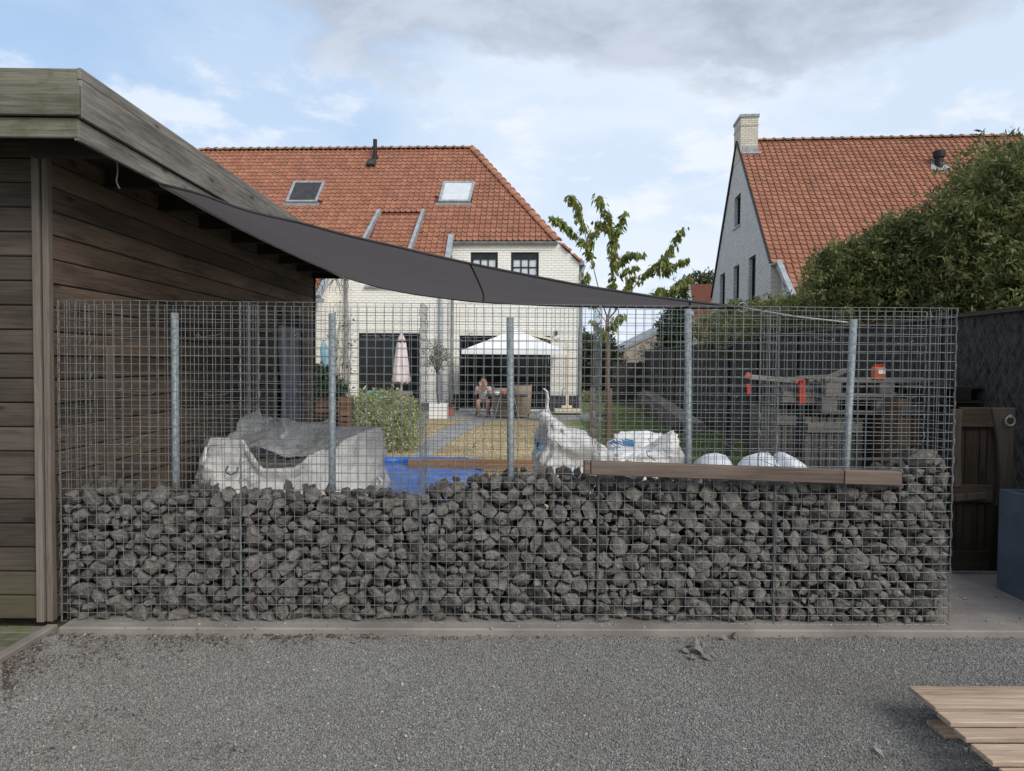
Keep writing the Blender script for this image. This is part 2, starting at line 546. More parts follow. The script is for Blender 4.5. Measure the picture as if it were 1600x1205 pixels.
def bagmat(name, c1, c2):
    m = mat(name, c1, c2, rough=0.6, scale=3.4, bump=0, spec=0.35)
    t = m.node_tree; b = t.nodes['Principled BSDF']
    v = coords(t, (1, 1, 1))
    wp = N(t, 'ShaderNodeTexNoise', Scale=3.0, Detail=3.0); t.links.new(v, wp.inputs['Vector'])
    vm = t.nodes.new('ShaderNodeVectorMath'); vm.operation = 'MULTIPLY_ADD'; vm.inputs[1].default_value = (.22, .22, .22)
    t.links.new(wp.outputs['Color'], vm.inputs[0]); t.links.new(v, vm.inputs[2])
    h = None
    for sc, k in ((4.5, 1.0), (10.0, .5), (23.0, .22)):          # crumple folds
        vo = N(t, 'ShaderNodeTexVoronoi', Scale=sc); t.links.new(vm.outputs[0], vo.inputs['Vector'])
        q = math_(t, 'MULTIPLY', vo.outputs['Distance'], k)
        h = q if h is None else math_(t, 'ADD', h, q)
    bump_(t, b, h, 0.55, 0.05)
    tr = t.nodes.new('ShaderNodeBsdfTranslucent'); tr.inputs[0].default_value = (0.85, 0.85, 0.84, 1)      # thin woven plastic lets light through
    mx = t.nodes.new('ShaderNodeMixShader'); mx.inputs[0].default_value = 0.2
    t.links.new(b.outputs[0], mx.inputs[1]); t.links.new(tr.outputs[0], mx.inputs[2]); t.links.new(mx.outputs[0], t.nodes['Material Output'].inputs[0])
    return m


M['bag'] = bagmat('woven_bag', (0.78, 0.78, 0.775), (0.88, 0.88, 0.875))
M['bag_grey'] = bagmat('shaded_woven_bag', (0.48, 0.48, 0.49), (0.78, 0.78, 0.785))  # greyer copy of the bag; its shadow side is put into the colour
M['bag_white'] = mat('small_white_bag', (0.70, 0.73, 0.78), (0.78, 0.81, 0.85), rough=0.4, scale=3, bump=0.4, bscale=8, bdist=0.03)
M['sand'] = mat('stone_dust', (0.12, 0.108, 0.095), (0.20, 0.18, 0.155), rough=0.95, scale=20, bump=0.8, bscale=35, bdist=0.03)
M['beige_render'] = mat('beige_sheeting', (0.34, 0.27, 0.21), (0.46, 0.38, 0.31), rough=0.85, scale=1.2, bump=0.2, stretch=(4, 4, 0.4))
M['shed_x'] = wood('weathered_plank_front', (0.036, 0.028, 0.023), (0.105, 0.085, 0.070), 'x', 0.22, moss=((0.085, 0.085, 0.035), True))
M['shed_y'] = wood('weathered_plank_side', (0.044, 0.031, 0.022), (0.155, 0.113, 0.082), 'y', 0.25)
M['shed_z'] = wood('weathered_post', (0.085, 0.07, 0.058), (0.20, 0.17, 0.145), 'z', 0.2, knots=False)
M['fascia_x'] = wood('mossy_fascia', (0.075, 0.075, 0.056), (0.225, 0.215, 0.17), 'x', 0.1, moss=((0.06, 0.07, 0.02), False), mosslevel=(0.46, 0.7))
M['fascia_y'] = wood('silvered_fascia', (0.075, 0.069, 0.062), (0.32, 0.295, 0.265), 'y', 0.12)
M['rafter'] = wood('dark_rafter', (0.02, 0.018, 0.016), (0.05, 0.045, 0.04), 'x', 0.2)
M['beam'] = wood('brown_beam', (0.085, 0.063, 0.05), (0.205, 0.162, 0.135), 'x', 0.1, knots=False, grain=0.6)
M['sleeper'] = wood('new_sleeper', (0.20, 0.105, 0.048), (0.33, 0.19, 0.10), 'x', 0.1)
M['pallet'] = wood('pale_pallet_board', (0.25, 0.165, 0.11), (0.60, 0.48, 0.37), 'x', 0.18, grain=0.8)
M['pallet_y'] = wood('pale_pallet_bearer', (0.16, 0.11, 0.07), (0.32, 0.24, 0.17), 'y', 0.12)
M['grey_pallet'] = wood('grey_weathered_board', (0.085, 0.078, 0.07), (0.21, 0.195, 0.175), 'x', 0.25)
M['crate_z'] = wood('grey_crate_plank', (0.06, 0.053, 0.048), (0.13, 0.118, 0.106), 'z', 0.25)
M['crate_brown'] = wood('brown_crate_plank', (0.075, 0.045, 0.027), (0.17, 0.11, 0.07), 'x', 0.25)
M['door_z'] = wood('old_door_plank', (0.018, 0.013, 0.010), (0.052, 0.037, 0.026), 'z', 0.25)
M['door_x'] = wood('old_door_rail', (0.024, 0.017, 0.012), (0.068, 0.049, 0.035), 'x', 0.2)
M['door_light'] = wood('old_door_stile', (0.034, 0.027, 0.022), (0.085, 0.068, 0.054), 'z', 0.1)
M['slat'] = wood('brown_planter_slat', (0.10, 0.05, 0.027), (0.21, 0.115, 0.065), 'x', 0.25)
M['stake'] = wood('tree_stake', (0.13, 0.075, 0.045), (0.24, 0.15, 0.10), 'z', 0.1)
M['brick_w'] = brickmat('white_painted_brick', (0.86, 0.845, 0.80), (0.81, 0.79, 0.74), (0.66, 0.64, 0.585), 'both')
M['brick_g'] = brickmat('pale_grey_brick', (0.74, 0.745, 0.75), (0.60, 0.605, 0.61), (0.27, 0.27, 0.275), 'both')
M['brick_c'] = brickmat('cream_chimney_brick', (0.66, 0.63, 0.54), (0.54, 0.50, 0.43), (0.40, 0.38, 0.33), 'both')


def tilemat(name, rk, c0=(0.295, 0.128, 0.080), c1=(0.34, 0.156, 0.101), c2=(0.265, 0.128, 0.086)):
    m, t, b = base_mat(name)
    r = rand_src(t, rk)
    cr = t.nodes.new('ShaderNodeValToRGB')
    t.links.new(r, cr.inputs[0])
    el = cr.color_ramp.elements
    el.new(0.3); el.new(0.75)
    for e, (p, c) in zip(el, ((0.0, c2), (0.22, c0), (0.7, c1), (1.0, tuple(q * 1.12 for q in c1)))):
        e.position = p
        e.color = (*c, 1)
    tc = t.nodes.new('ShaderNodeTexCoord')
    mpl = t.nodes.new('ShaderNodeMapping'); mpl.inputs['Scale'].default_value = (1.9, 0.55, 0.55)      # streaks run down the slope
    t.links.new(tc.outputs['Object'], mpl.inputs[0])
    lich = noise_(t, mpl.outputs[0], 0.9, 9, 0.72)
    col = mixc(t, math_(t, 'MULTIPLY', smooth(t, lich, 0.48, 0.75), 0.34), cr.outputs[0], (0.145, 0.105, 0.075))
    fine = noise_(t, tc.outputs['Object'], 14, 6, 0.7)
    col = mixc(t, math_(t, 'MULTIPLY', smooth(t, fine, 0.5, 0.75), 0.4), col, (0.12, 0.085, 0.065))
    t.links.new(col, b.inputs['Base Color'])
    b.inputs['Roughness'].default_value = 0.75
    b.inputs['Specular IOR Level'].default_value = 0.25
    bump_(t, b, fine, 0.3, 0.01)
    return m


M['tile'] = tilemat('clay_tile', 'island')
M['tile_one'] = tilemat('clay_tile_single', 'obj')
M['ridge'] = tilemat('weathered_ridge_tile', 'obj', (0.20, 0.12, 0.08), (0.30, 0.17, 0.11), (0.17, 0.13, 0.10))
M['hip'] = tilemat('hip_tile', 'obj')
M['roof_base'] = mat('roof_underlay', (0.12, 0.045, 0.03), rough=0.9, bump=0)
M['roof_felt'] = mat('roof_felt', (0.03, 0.03, 0.032), rough=0.95)

M['leaf_ever'] = leafmat('evergreen_leaf', [(0.0, (0.034, 0.056, 0.018)), (0.42, (0.115, 0.145, 0.050)), (0.72, (0.215, 0.235, 0.088)), (0.93, (0.34, 0.32, 0.15)), (1.0, (0.36, 0.26, 0.16))], 0.42, clump=2.6)
M['leaf_pale'] = leafmat('pale_hedge_leaf', [(0.0, (0.075, 0.098, 0.034)), (0.5, (0.16, 0.18, 0.065)), (0.82, (0.28, 0.285, 0.12)), (1.0, (0.40, 0.37, 0.20))], 0.42, clump=3)
M['leaf_cherry'] = leafmat('cherry_leaf', [(0.0, (0.10, 0.15, 0.035)), (0.55, (0.20, 0.26, 0.065)), (0.90, (0.34, 0.36, 0.11)), (0.965, (0.30, 0.15, 0.07)), (1.0, (0.42, 0.20, 0.11))], 0.5)
M['leaf_box'] = leafmat('hedge_leaf', [(0.0, (0.012, 0.035, 0.008)), (0.6, (0.025, 0.06, 0.014)), (1.0, (0.05, 0.09, 0.025))])
M['leaf_far'] = leafmat('far_tree_leaf', [(0.0, (0.04, 0.062, 0.024)), (0.6, (0.075, 0.10, 0.038)), (1.0, (0.13, 0.14, 0.055))])
M['leaf_flower'] = leafmat('flowering_shrub_leaf', [(0.0, (0.15, 0.20, 0.06)), (0.35, (0.30, 0.36, 0.12)), (0.58, (0.44, 0.47, 0.20)), (0.76, (0.62, 0.61, 0.40)), (1.0, (0.78, 0.76, 0.64))], 0.5)
M['leaf_olive'] = leafmat('olive_leaf', [(0.0, (0.10, 0.115, 0.075)), (0.6, (0.17, 0.18, 0.12)), (1.0, (0.28, 0.28, 0.20))])
M['grass_blade'] = leafmat('grass_blade', [(0.0, (0.08, 0.13, 0.032)), (0.6, (0.13, 0.18, 0.045)), (1.0, (0.24, 0.24, 0.10))])
M['grass_dry'] = leafmat('dry_grass_blade', [(0.0, (0.28, 0.22, 0.11)), (0.6, (0.46, 0.36, 0.20)), (0.85, (0.56, 0.45, 0.27)), (1.0, (0.20, 0.22, 0.08))])
M['litter'] = leafmat('leaf_litter', [(0.0, (0.05, 0.032, 0.024)), (0.55, (0.095, 0.060, 0.045)), (0.88, (0.16, 0.105, 0.075)), (1.0, (0.36, 0.28, 0.19))], 0.1, 0.9)
M['vine'] = mat('dry_vine', (0.10, 0.075, 0.05), (0.18, 0.14, 0.10), rough=0.9)

# ================================================================== GROUND
def sheet(name, poly, z, m, thick=0.0):
    b = MB()
    if thick:
        b.prism([V((x, y, z - thick)) for x, y in poly], (0, 0, thick))
    else:
        b.poly([V((x, y, z)) for x, y in poly])
    return tag(b.build(name, m), kind='structure')


def lawn_material():
    m, t, b = base_mat('garden_ground')
    tc = t.nodes.new('ShaderNodeTexCoord')
    v = tc.outputs['Object']
    sp = t.nodes.new('ShaderNodeSeparateXYZ')
    t.links.new(v, sp.inputs[0])
    big = noise_(t, v, 0.55, 6, 0.65)
    fine = noise_(t, v, 9, 8, 0.7)
    # drought on the left of the garden, watered turf on the right
    wx = math_(t, 'ADD', sp.outputs[0], math_(t, 'MULTIPLY', math_(t, 'SUBTRACT', big, 0.5), 3.0))
    wet = smooth(t, wx, 0.9, 2.0)
    dry = mixc(t, smooth(t, fine, 0.35, 0.65), (0.42, 0.325, 0.185), (0.60, 0.49, 0.31))
    dry = mixc(t, math_(t, 'MULTIPLY', smooth(t, big, 0.5, 0.68), 0.6), dry, (0.14, 0.14, 0.05))
    grn = mixc(t, smooth(t, fine, 0.35, 0.65), (0.075, 0.115, 0.03), (0.13, 0.165, 0.05))
    t.links.new(mixc(t, wet, dry, grn), b.inputs['Base Color'])
    b.inputs['Roughness'].default_value = 0.95
    bump_(t, b, fine, 0.35, 0.008)
    return m


M['lawn'] = lawn_material()


def gravel_material(rk):
    m, t, b = base_mat('grey_gravel_' + rk)
    if rk == 'grain':
        r = rand_src(t, 'obj')
    else:
        tc = t.nodes.new('ShaderNodeTexCoord')
        vo = N(t, 'ShaderNodeTexVoronoi', Scale=110.0)
        t.links.new(tc.outputs['Object'], vo.inputs['Vector'])
        sp = t.nodes.new('ShaderNodeSeparateColor')
        t.links.new(vo.outputs['Color'], sp.inputs[0])
        r = sp.outputs[0]
    cr = t.nodes.new('ShaderNodeValToRGB')
    cr.color_ramp.interpolation = 'LINEAR'
    t.links.new(r, cr.inputs[0])
    el = cr.color_ramp.elements
    for _ in range(4): el.new(0.5)
    for e, (p, c) in zip(el, ((0, (0.115, 0.114, 0.110)), (0.35, (0.180, 0.178, 0.170)), (0.75, (0.245, 0.241, 0.228)), (0.95, (0.32, 0.31, 0.29)), (0.985, (0.27, 0.19, 0.135)), (1.0, (0.58, 0.55, 0.50)))):
        e.position = p
        e.color = (*c, 1)
    geo = t.nodes.new('ShaderNodeNewGeometry')
    patch = noise_(t, geo.outputs['Position'], 0.9, 6, 0.6)
    col = mixc(t, math_(t, 'MULTIPLY', smooth(t, patch, 0.42, 0.7), 0.35), cr.outputs[0], (0.155, 0.135, 0.115))
    t.links.new(col, b.inputs['Base Color'])
    b.inputs['Roughness'].default_value = 0.85
    b.inputs['Specular IOR Level'].default_value = 0.25
    if rk != 'grain':
        bump_(t, b, vo.outputs['Distance'], 0.8, 0.01)
    return m


M['gravel'] = gravel_material('sheet')
M['grain'] = gravel_material('grain')

sheet('ground', [(-500, -500), (500, -500), (500, 900), (-500, 900)], -0.10, M['lawn'])
sheet('gravel_yard', [(-9, -8), (9, -8), (9, 4.02), (-9, 4.02)], -0.042, M['gravel'])
slab = MB()
slab.prism([V((-2.44, 4.03, -0.12)), V((7.5, 4.03, -0.12)), V((7.5, 4.47, -0.12)), V((-2.44, 4.47, -0.12))], (0, 0, 0.12))
slab.prism([V((2.56, 4.47, -0.12)), V((7.5, 4.47, -0.12)), V((7.5, 9.5, -0.12)), V((2.56, 9.5, -0.12))], (0, 0, 0.116))
tag(slab.build('concrete_slab', M['concrete'], bevel=0.008), kind='structure')
sheet('lawn', [(-6, 4.47), (2.56, 4.47), (2.56, 9.5), (30, 9.5), (30, 60), (-14, 60), (-14, 10), (-6, 10)], -0.012, M['lawn'])

# fine gravel: one countless mass of grains over the part of the yard in view
gp = MB()
gp.poly([V((-2.2, 2.1, -0.040)), V((2.3, 2.1, -0.040)), V((3.75, 4.025, -0.040)), V((-2.95, 4.025, -0.040)), V((-3.3, 3.4, -0.040))])
gr = gp.build('gravel', M['grain'])
tag(gr, kind='stuff')
ng = bpy.data.node_groups.new('gravel_grains', 'GeometryNodeTree')
ng.interface.new_socket('Geometry', in_out='INPUT', socket_type='NodeSocketGeometry')
ng.interface.new_socket('Geometry', in_out='OUTPUT', socket_type='NodeSocketGeometry')
gi = ng.nodes.new('NodeGroupInput')
go = ng.nodes.new('NodeGroupOutput')
dp = ng.nodes.new('GeometryNodeDistributePointsOnFaces')
dp.inputs['Density'].default_value = 26000
ico = ng.nodes.new('GeometryNodeMeshIcoSphere')
ico.inputs['Radius'].default_value = 0.0043
ico.inputs['Subdivisions'].default_value = 1
sm = ng.nodes.new('GeometryNodeSetMaterial')
sm.inputs['Material'].default_value = M['grain']
iop = ng.nodes.new('GeometryNodeInstanceOnPoints')
rr = ng.nodes.new('FunctionNodeRandomValue'); rr.data_type = 'FLOAT_VECTOR'
rr.inputs[0].default_value = (0, 0, 0); rr.inputs[1].default_value = (6.28, 6.28, 6.28)
rs = ng.nodes.new('FunctionNodeRandomValue'); rs.data_type = 'FLOAT_VECTOR'
rs.inputs[0].default_value = (0.45, 0.45, 0.4); rs.inputs[1].default_value = (1.35, 1.2, 0.95)
rs.inputs['Seed'].default_value = 5
L = ng.links.new
L(gi.outputs[0], dp.inputs['Mesh'])
L(dp.outputs['Points'], iop.inputs['Points'])
L(ico.outputs['Mesh'], sm.inputs['Geometry'])
L(sm.outputs[0], iop.inputs['Instance'])
L(rr.outputs[0], iop.inputs['Rotation'])
L(rs.outputs[0], iop.inputs['Scale'])
L(iop.outputs[0], go.inputs[0])
md = gr.modifiers.new('grains', 'NODES')
md.node_group = ng

# dead leaves and straw blown against the slab
lr = np.random.RandomState(3)
def litter(name, pts, size, m):
    n = len(pts)
    a = lr.rand(n) * 6.28
    L_ = size * (0.4 + lr.rand(n)); W_ = L_ * (0.12 + 0.5 * lr.rand(n))
    dx = np.stack([np.cos(a), np.sin(a), (lr.rand(n) - .5) * .6], 1)
    dy = np.stack([-np.sin(a), np.cos(a), (lr.rand(n) - .5) * .8], 1)
    p = np.asarray(pts)
    v = np.stack([p - dx * L_[:, None] / 2, p - dy * W_[:, None] / 2, p + dx * L_[:, None] / 2, p + dy * W_[:, None] / 2], 1).reshape(-1, 3)
    f = np.arange(4 * n).reshape(-1, 4)
    return mesh_np(name, v, f, m, kind='stuff')

pts = []
for _ in range(2600):
    t_ = rnd.random()
    px = 5 + 600 * t_ ** 1.6
    py = max(990, 985 + (80 - px) * .62) + abs(rnd.gauss(0, 1)) * (34 * (1 - t_) + 5)
    if px > 60 and noise.noise(V((px / 38, py / 16, 1))) < -.12: continue
    pts.append(gnd(px, py, -0.030))
for _ in range(260):
    px = 90 + 1500 * rnd.random(); py = 989 + abs(rnd.gauss(0, 9))
    pts.append(gnd(px, py, -0.030))
for cxp, cyp, k in ((165, 1105, 26), (110, 1135, 34), (200, 1112, 20), (340, 1165, 16), (1280, 1005, 30), (1480, 1010, 26), (1100, 1195, 12), (700, 1000, 20), (820, 990, 30), (60, 1175, 30), (350, 1170, 20), (1380, 1190, 20)):
    for _ in range(k):
        pts.append(gnd(cxp + rnd.gauss(0, 30), cyp + rnd.gauss(0, 9), -0.030))
litter('leaf_litter', [p[:] for p in pts], 0.017, M['litter'])

# ================================================================== GABION BASKETS
GY, GD, GH, X0, SW = 4.12, 0.30, 1.80, -2.475, 1.004
rn = np.random.RandomState(11)


def wire(b, p0, p1, r=0.0016, n=5, wob=0.0018):
    p0, p1 = V(p0), V(p1)
    q = [p0.lerp(p1, k / 3) for k in range(4)]
    for k in (1, 2):
        q[k] = q[k] + V(rn.randn(3) * wob)
    b.tube(q, r, n, caps=False)


def panel_xz(b, x0, x1, y, h):
    nx, nz = round((x1 - x0) / 0.05), round(h / 0.05)
    for i in range(nx + 1):
        x = x0 + (x1 - x0) * i / nx
        wire(b, (x, y, 0), (x, y, h))
    for k in range(nz + 1):
        z = h * k / nz
        wire(b, (x0 - 0.006, y + 0.004, z), (x1 + 0.006, y + 0.004, z))


def panel_yz(b, x, y0, y1, h):
    ny, nz = round((y1 - y0) / 0.05), round(h / 0.05)
    for i in range(ny + 1):
        y = y0 + (y1 - y0) * i / ny
        wire(b, (x, y, 0), (x, y, h))
    for k in range(nz + 1):
        z = h * k / nz
        wire(b, (x + 0.004, y0 - 0.008, z), (x + 0.004, y1 + 0.008, z))


fill_px = [(60, 775), (95, 772), (150, 758), (200, 768), (300, 768), (380, 764), (430, 768), (520, 770), (600, 778), (655, 776), (690, 757), (760, 750), (830, 741), (900, 740), (940, 748), (1050, 752), (1200, 752), (1340, 750), (1390, 738), (1440, 712), (1470, 716), (1500, 724)]
fill = [(p.x, p.z) for p in (at(x, y, 4.18) for x, y in fill_px)]


def ztop(x):
    for (xa, za), (xb, zb) in zip(fill, fill[1:]):
        if xa <= x <= xb:
            return za + (zb - za) * (x - xa) / (xb - xa)
    return fill[-1][1]


def clip(poly, nx, nz, d):                # keep the side where nx*x + nz*z <= d
    o = []
    for i in range(len(poly)):
        a, c = poly[i - 1], poly[i]
        fa, fc = a[0] * nx + a[1] * nz - d, c[0] * nx + c[1] * nz - d
        if (fa <= 0) != (fc <= 0):
            s = fa / (fa - fc)
            o.append((a[0] + (c[0] - a[0]) * s, a[1] + (c[1] - a[1]) * s))
        if fc <= 0:
            o.append(c)
    return o


# loose angular stones, shared by the tops of all baskets
def rock(seed, n=15, flat=0.75):
    r = random.Random(seed)
    bm = bmesh.new()
    for _ in range(n):
        d = V((r.gauss(0, 1), r.gauss(0, 1), r.gauss(0, 1))).normalized() * r.uniform(0.8, 1.05)
        bm.verts.new((d.x, d.y * 0.8, d.z * flat))
    h = bmesh.ops.convex_hull(bm, input=bm.verts[:])
    bmesh.ops.delete(bm, geom=list({g for g in h['geom_interior'] + h['geom_unused'] if isinstance(g, bmesh.types.BMVert)}), context='VERTS')
    me = bpy.data.meshes.new('stone')
    bm.to_mesh(me)
    bm.free()
    me.materials.append(M['stone'])
    return me


rocks = [rock(s, 13 + s % 5, 0.6 + 0.08 * (s % 4)) for s in range(12)]
rock_np = []
for me in rocks:
    me.calc_loop_triangles()
    rock_np.append((np.array([v.co[:] for v in me.vertices]), np.array([t.vertices[:] for t in me.loop_triangles])))


def front_stones(root, xa, xb):
    """Crushed stones wedged behind the front mesh: an irregular cell each, chipped and tilted."""
    sites = []
    r = random.Random(int((xa + 9) * 100))
    for radius, tries in ((0.060, 12), (0.050, 60), (0.041, 220), (0.033, 700), (0.026, 1500), (0.019, 1600)):
        for _ in range(tries):
            x = r.uniform(xa + 0.012, xb - 0.012)
            z = r.uniform(0.012, 1.15)
            if z > ztop(x) - 0.015: continue
            rad = radius * r.uniform(0.85, 1.1)
            if all(math.hypot((x - s[0]) * s[3], (z - s[1]) / s[3]) > (rad + s[2]) * 0.90 for s in sites):
                sites.append((x, z, rad, r.uniform(0.72, 1.25)))
    for (x, z, rad, an) in sites:
        m = 7
        a0 = r.random() * 6.28
        el, tl = r.uniform(1.0, 1.45), r.gauss(0, .6)
        poly = []
        for k in range(m):                # a rough own outline first
            a = a0 + 2 * math.pi * k / m
            q = rad * r.uniform(0.95, 1.55)
            e1, e2 = q * math.cos(a) * el, q * math.sin(a) / el
            poly.append((x + e1 * math.cos(tl) - e2 * math.sin(tl), z + e1 * math.sin(tl) + e2 * math.cos(tl)))
        poly = clip(poly, -1, 0, -(xa + 0.006)); poly = clip(poly, 1, 0, xb - 0.006); poly = clip(poly, 0, -1, -0.004)
        for (x2, z2, r2, _) in sites:
            dx, dz = x2 - x, z2 - z
            d = math.hypot(dx, dz)
            if d < 1e-6 or d > 0.24: continue
            nx, nz = dx / d, dz / d
            off = (d * d + rad * rad - r2 * r2) / (2 * d) - r.uniform(-0.004, 0.006)
            poly = clip(poly, nx, nz, x * nx + z * nz + off)
            if len(poly) < 3: break
        if len(poly) < 3: continue
        # merge tiny edges
        q = [poly[0]]
        for p in poly[1:]:
            if math.hypot(p[0] - q[-1][0], p[1] - q[-1][1]) > 0.007: q.append(p)
        poly = q
        n = len(poly)
        if n < 3: continue
        cx_ = sum(p[0] for p in poly) / n; cz_ = sum(p[1] for p in poly) / n
        ta, tb = r.uniform(-0.8, 0.8), r.uniform(-0.9, 0.8)
        front = GY + 0.008 + abs(r.gauss(0, 0.020))
        ox, oz = r.uniform(-0.3, 0.3) * rad, r.uniform(-0.3, 0.3) * rad
        vs, fs = [], []
        for ring, (sh, dep) in enumerate(((0.70, 0.10), (1.0, 0.60), (0.8, 1.9), (0.34, 0.0))):
            for p in poly:
                j = sh * (r.uniform(0.80, 1.12) if ring in (0, 3) else r.uniform(0.96, 1.0))
                px_, pz_ = cx_ + (p[0] - cx_) * j, cz_ + (p[1] - cz_) * j
                if ring in (0, 3):
                    px_ += ox * 0.7; pz_ += oz * 0.7
                y = front + dep * rad * r.uniform(0.6, 1.35) + (rad * r.uniform(-.10, .16) if ring in (0, 3) else 0)
                if ring != 2:
                    y += ta * (px_ - cx_) + tb * (pz_ - cz_)
                vs.append((px_, max(y, GY + 0.006), pz_))
        ap = (cx_ + ox, max(front - 0.10 * rad * r.random() + ta * ox + tb * oz, GY + 0.005), cz_ + oz)
        vs.append(ap)
        k = len(vs) - 1
        for i in range(n):
            i2 = (i + 1) % n
            fs.append((k, 3 * n + i, 3 * n + i2))
            fs += [(3 * n + i, i, 3 * n + i2), (3 * n + i2, i, i2)] if r.random() < .5 else [(3 * n + i, i, i2), (3 * n + i, i2, 3 * n + i2)]
            if r.random() < .5:
                fs += [(i, n + i, n + i2), (i, n + i2, i2)]
            else:
                fs += [(i, n + i, i2), (i2, n + i, n + i2)]
            fs.append((n + i, 2 * n + i, 2 * n + i2, n + i2))
        b = MB()
        b.add(vs, fs)
        b.build('stone', M['stone'], root)


ordinal = ['leftmost gabion basket of grey stone, standing against the wooden shed',
           'second gabion basket from the shed, in front of the slumped bulk bag',
           'middle gabion basket of grey stone, third of the row, with no board across its top',
           'fourth gabion basket from the shed, under the left half of the brown beam',
           'rightmost gabion basket, stones heaped highest at its free end next to the old door']
baskets = []
fs_v, fs_f = [], []
for i in range(5):
    xa, xb = X0 + i * SW, X0 + (i + 1) * SW
    g = thing('gabion_basket', ordinal[i], 'gabion', ((xa + xb) / 2, GY, 0), group='gabion baskets in a row')
    baskets.append(g)
    b = MB(); panel_xz(b, xa, xb, GY, GH); b.build('mesh_panel', M['wire'], g)
    b = MB(); panel_xz(b, xa, xb, GY + GD, GH); b.build('mesh_panel', M['wire'], g)
    b = MB(); panel_yz(b, xa + 0.006, GY, GY + GD, GH); b.build('mesh_panel', M['wire'], g)
    if i == 4:
        b = MB(); panel_yz(b, xb, GY, GY + GD, GH); b.build('mesh_panel', M['wire'], g)
    # spiral binders up the corners
    for (sx, sy, on) in ((xa, GY, True), (xa + 0.006, GY + GD, True), (xb, GY, i == 4), (xb, GY + GD, i == 4)):
        if not on: continue
        q = []
        turns = 17
        for k in range(turns * 5 + 1):
            a = 2 * math.pi * k / 5
            q.append((sx + 0.0062 * math.cos(a), sy + 0.0062 * math.sin(a), GH * k / (turns * 5)))
        b = MB(); b.tube(q, 0.0016, 4, caps=False); b.build('spiral_binder', M['wire'], g)
    # steel post planted in the middle of each basket
    p = at(*[(273, 489), (519, 490), (797, 496), (1075, 483), (1334, 499)][i], GY + 0.16)
    ft = at(*[(275, 775), (519, 790), (797, 765), (1074, 735), (1323, 745)][i], GY + 0.16)
    low = ft + (ft - p) * 1.6
    low.z = 0.0
    b = MB(); b.tube([low, p], 0.021, 14); po = b.build('post', M['post'], g, smooth=False)
    for pl in po.data.polygons: pl.use_smooth = len(pl.vertices) == 4
    # spacer hooks across the basket
    for (fx, z) in ((0.30, 1.62), (0.78, 1.60), (0.31, 1.30), (0.79, 1.29), (0.33, 1.0), (0.80, 0.99)):
        x = xa + fx + rnd.uniform(-.03, .03); z += rnd.uniform(-.012, .012)
        if z < ztop(x) + 0.03: continue
        dx, dz = rnd.uniform(-0.03, 0.03), rnd.uniform(-0.03, 0.03)
        q = [(x + 0.012, GY + 0.004, z + 0.004), (x + 0.004, GY - 0.008, z + 0.012), (x - 0.008, GY - 0.006, z + 0.002), (x, GY + 0.012, z - 0.004),
             (x + dx, GY + GD - 0.02, z + dz), (x + dx + 0.004, GY + GD + 0.01, z + dz + 0.006), (x + dx + 0.012, GY + GD - 0.004, z + dz + 0.012)]
        b = MB(); b.tube(q, 0.0022, 5); b.build('spacer_hook', M['wire'], g)
    front_stones(g, xa, xb)
    # the uneven heap along the top
    r = random.Random(40 + i)
    for _ in range(34):
        x = r.uniform(xa + 0.04, xb - 0.04)
        y = r.uniform(GY + 0.045, GY + GD - 0.045)
        s = r.uniform(0.026, 0.050)
        o = link('stone', rocks[r.randrange(12)], None, g)
        o.location = V((x, y, ztop(x) - 0.012 + r.uniform(-0.02, 0.022))) - g.location
        o.rotation_euler = (r.random() * 6.28, r.random() * 6.28, r.random() * 6.28)
        o.scale = (s * r.uniform(.8, 1.25), s, s * r.uniform(.8, 1.1))
    if i == 4:
        for (px, py, s) in ((1405, 725, .055), (1420, 715, .05), (1440, 712, .06), (1455, 730, .06), (1425, 735, .05), (1470, 738, .055), (1465, 722, .05)):
            o = link('stone', rocks[r.randrange(12)], None, g)
            o.location = at(px, py, GY + r.uniform(.06, .22)) - g.location
            o.rotation_euler = (r.random() * 6.28, r.random() * 6.28, r.random() * 6.28)
            o.scale = (s, s * .9, s * .85)
    # the mass of stone behind the front layer
    vv, ff, nv = [], [], 0
    rp = np.random.RandomState(100 + i)
    for ly in (GY + 0.115, GY + 0.20, GY + 0.265):
        for gx in np.arange(xa + 0.03, xb - 0.02, 0.066):
            for gz in np.arange(0.03, 1.1, 0.062):
                x = gx + rp.uniform(-.012, .012); z = gz + rp.uniform(-.012, .012)
                if z > ztop(x) - 0.03: continue
                A, T = rock_np[rp.randint(12)]
                e = Matrix.Rotation(rp.rand() * 6.28, 3, 'X') @ Matrix.Rotation(rp.rand() * 6.28, 3, 'Z')
                q = (A * (0.050 * rp.uniform(.9, 1.2))) @ np.array(e).T
                q[:, 1] = np.clip(q[:, 1] + ly + rp.uniform(-.01, .01), GY + 0.05, GY + GD - 0.006)
                q[:, 0] = np.clip(q[:, 0] + x, xa + 0.008, xb - 0.008); q[:, 2] = np.maximum(q[:, 2] + z, 0.003)
                vv.append(q); ff.append(T + nv); nv += len(A)
    mesh_np('stone_fill', np.concatenate(vv), np.concatenate(ff), M['stone_fill'], g, kind='stuff')

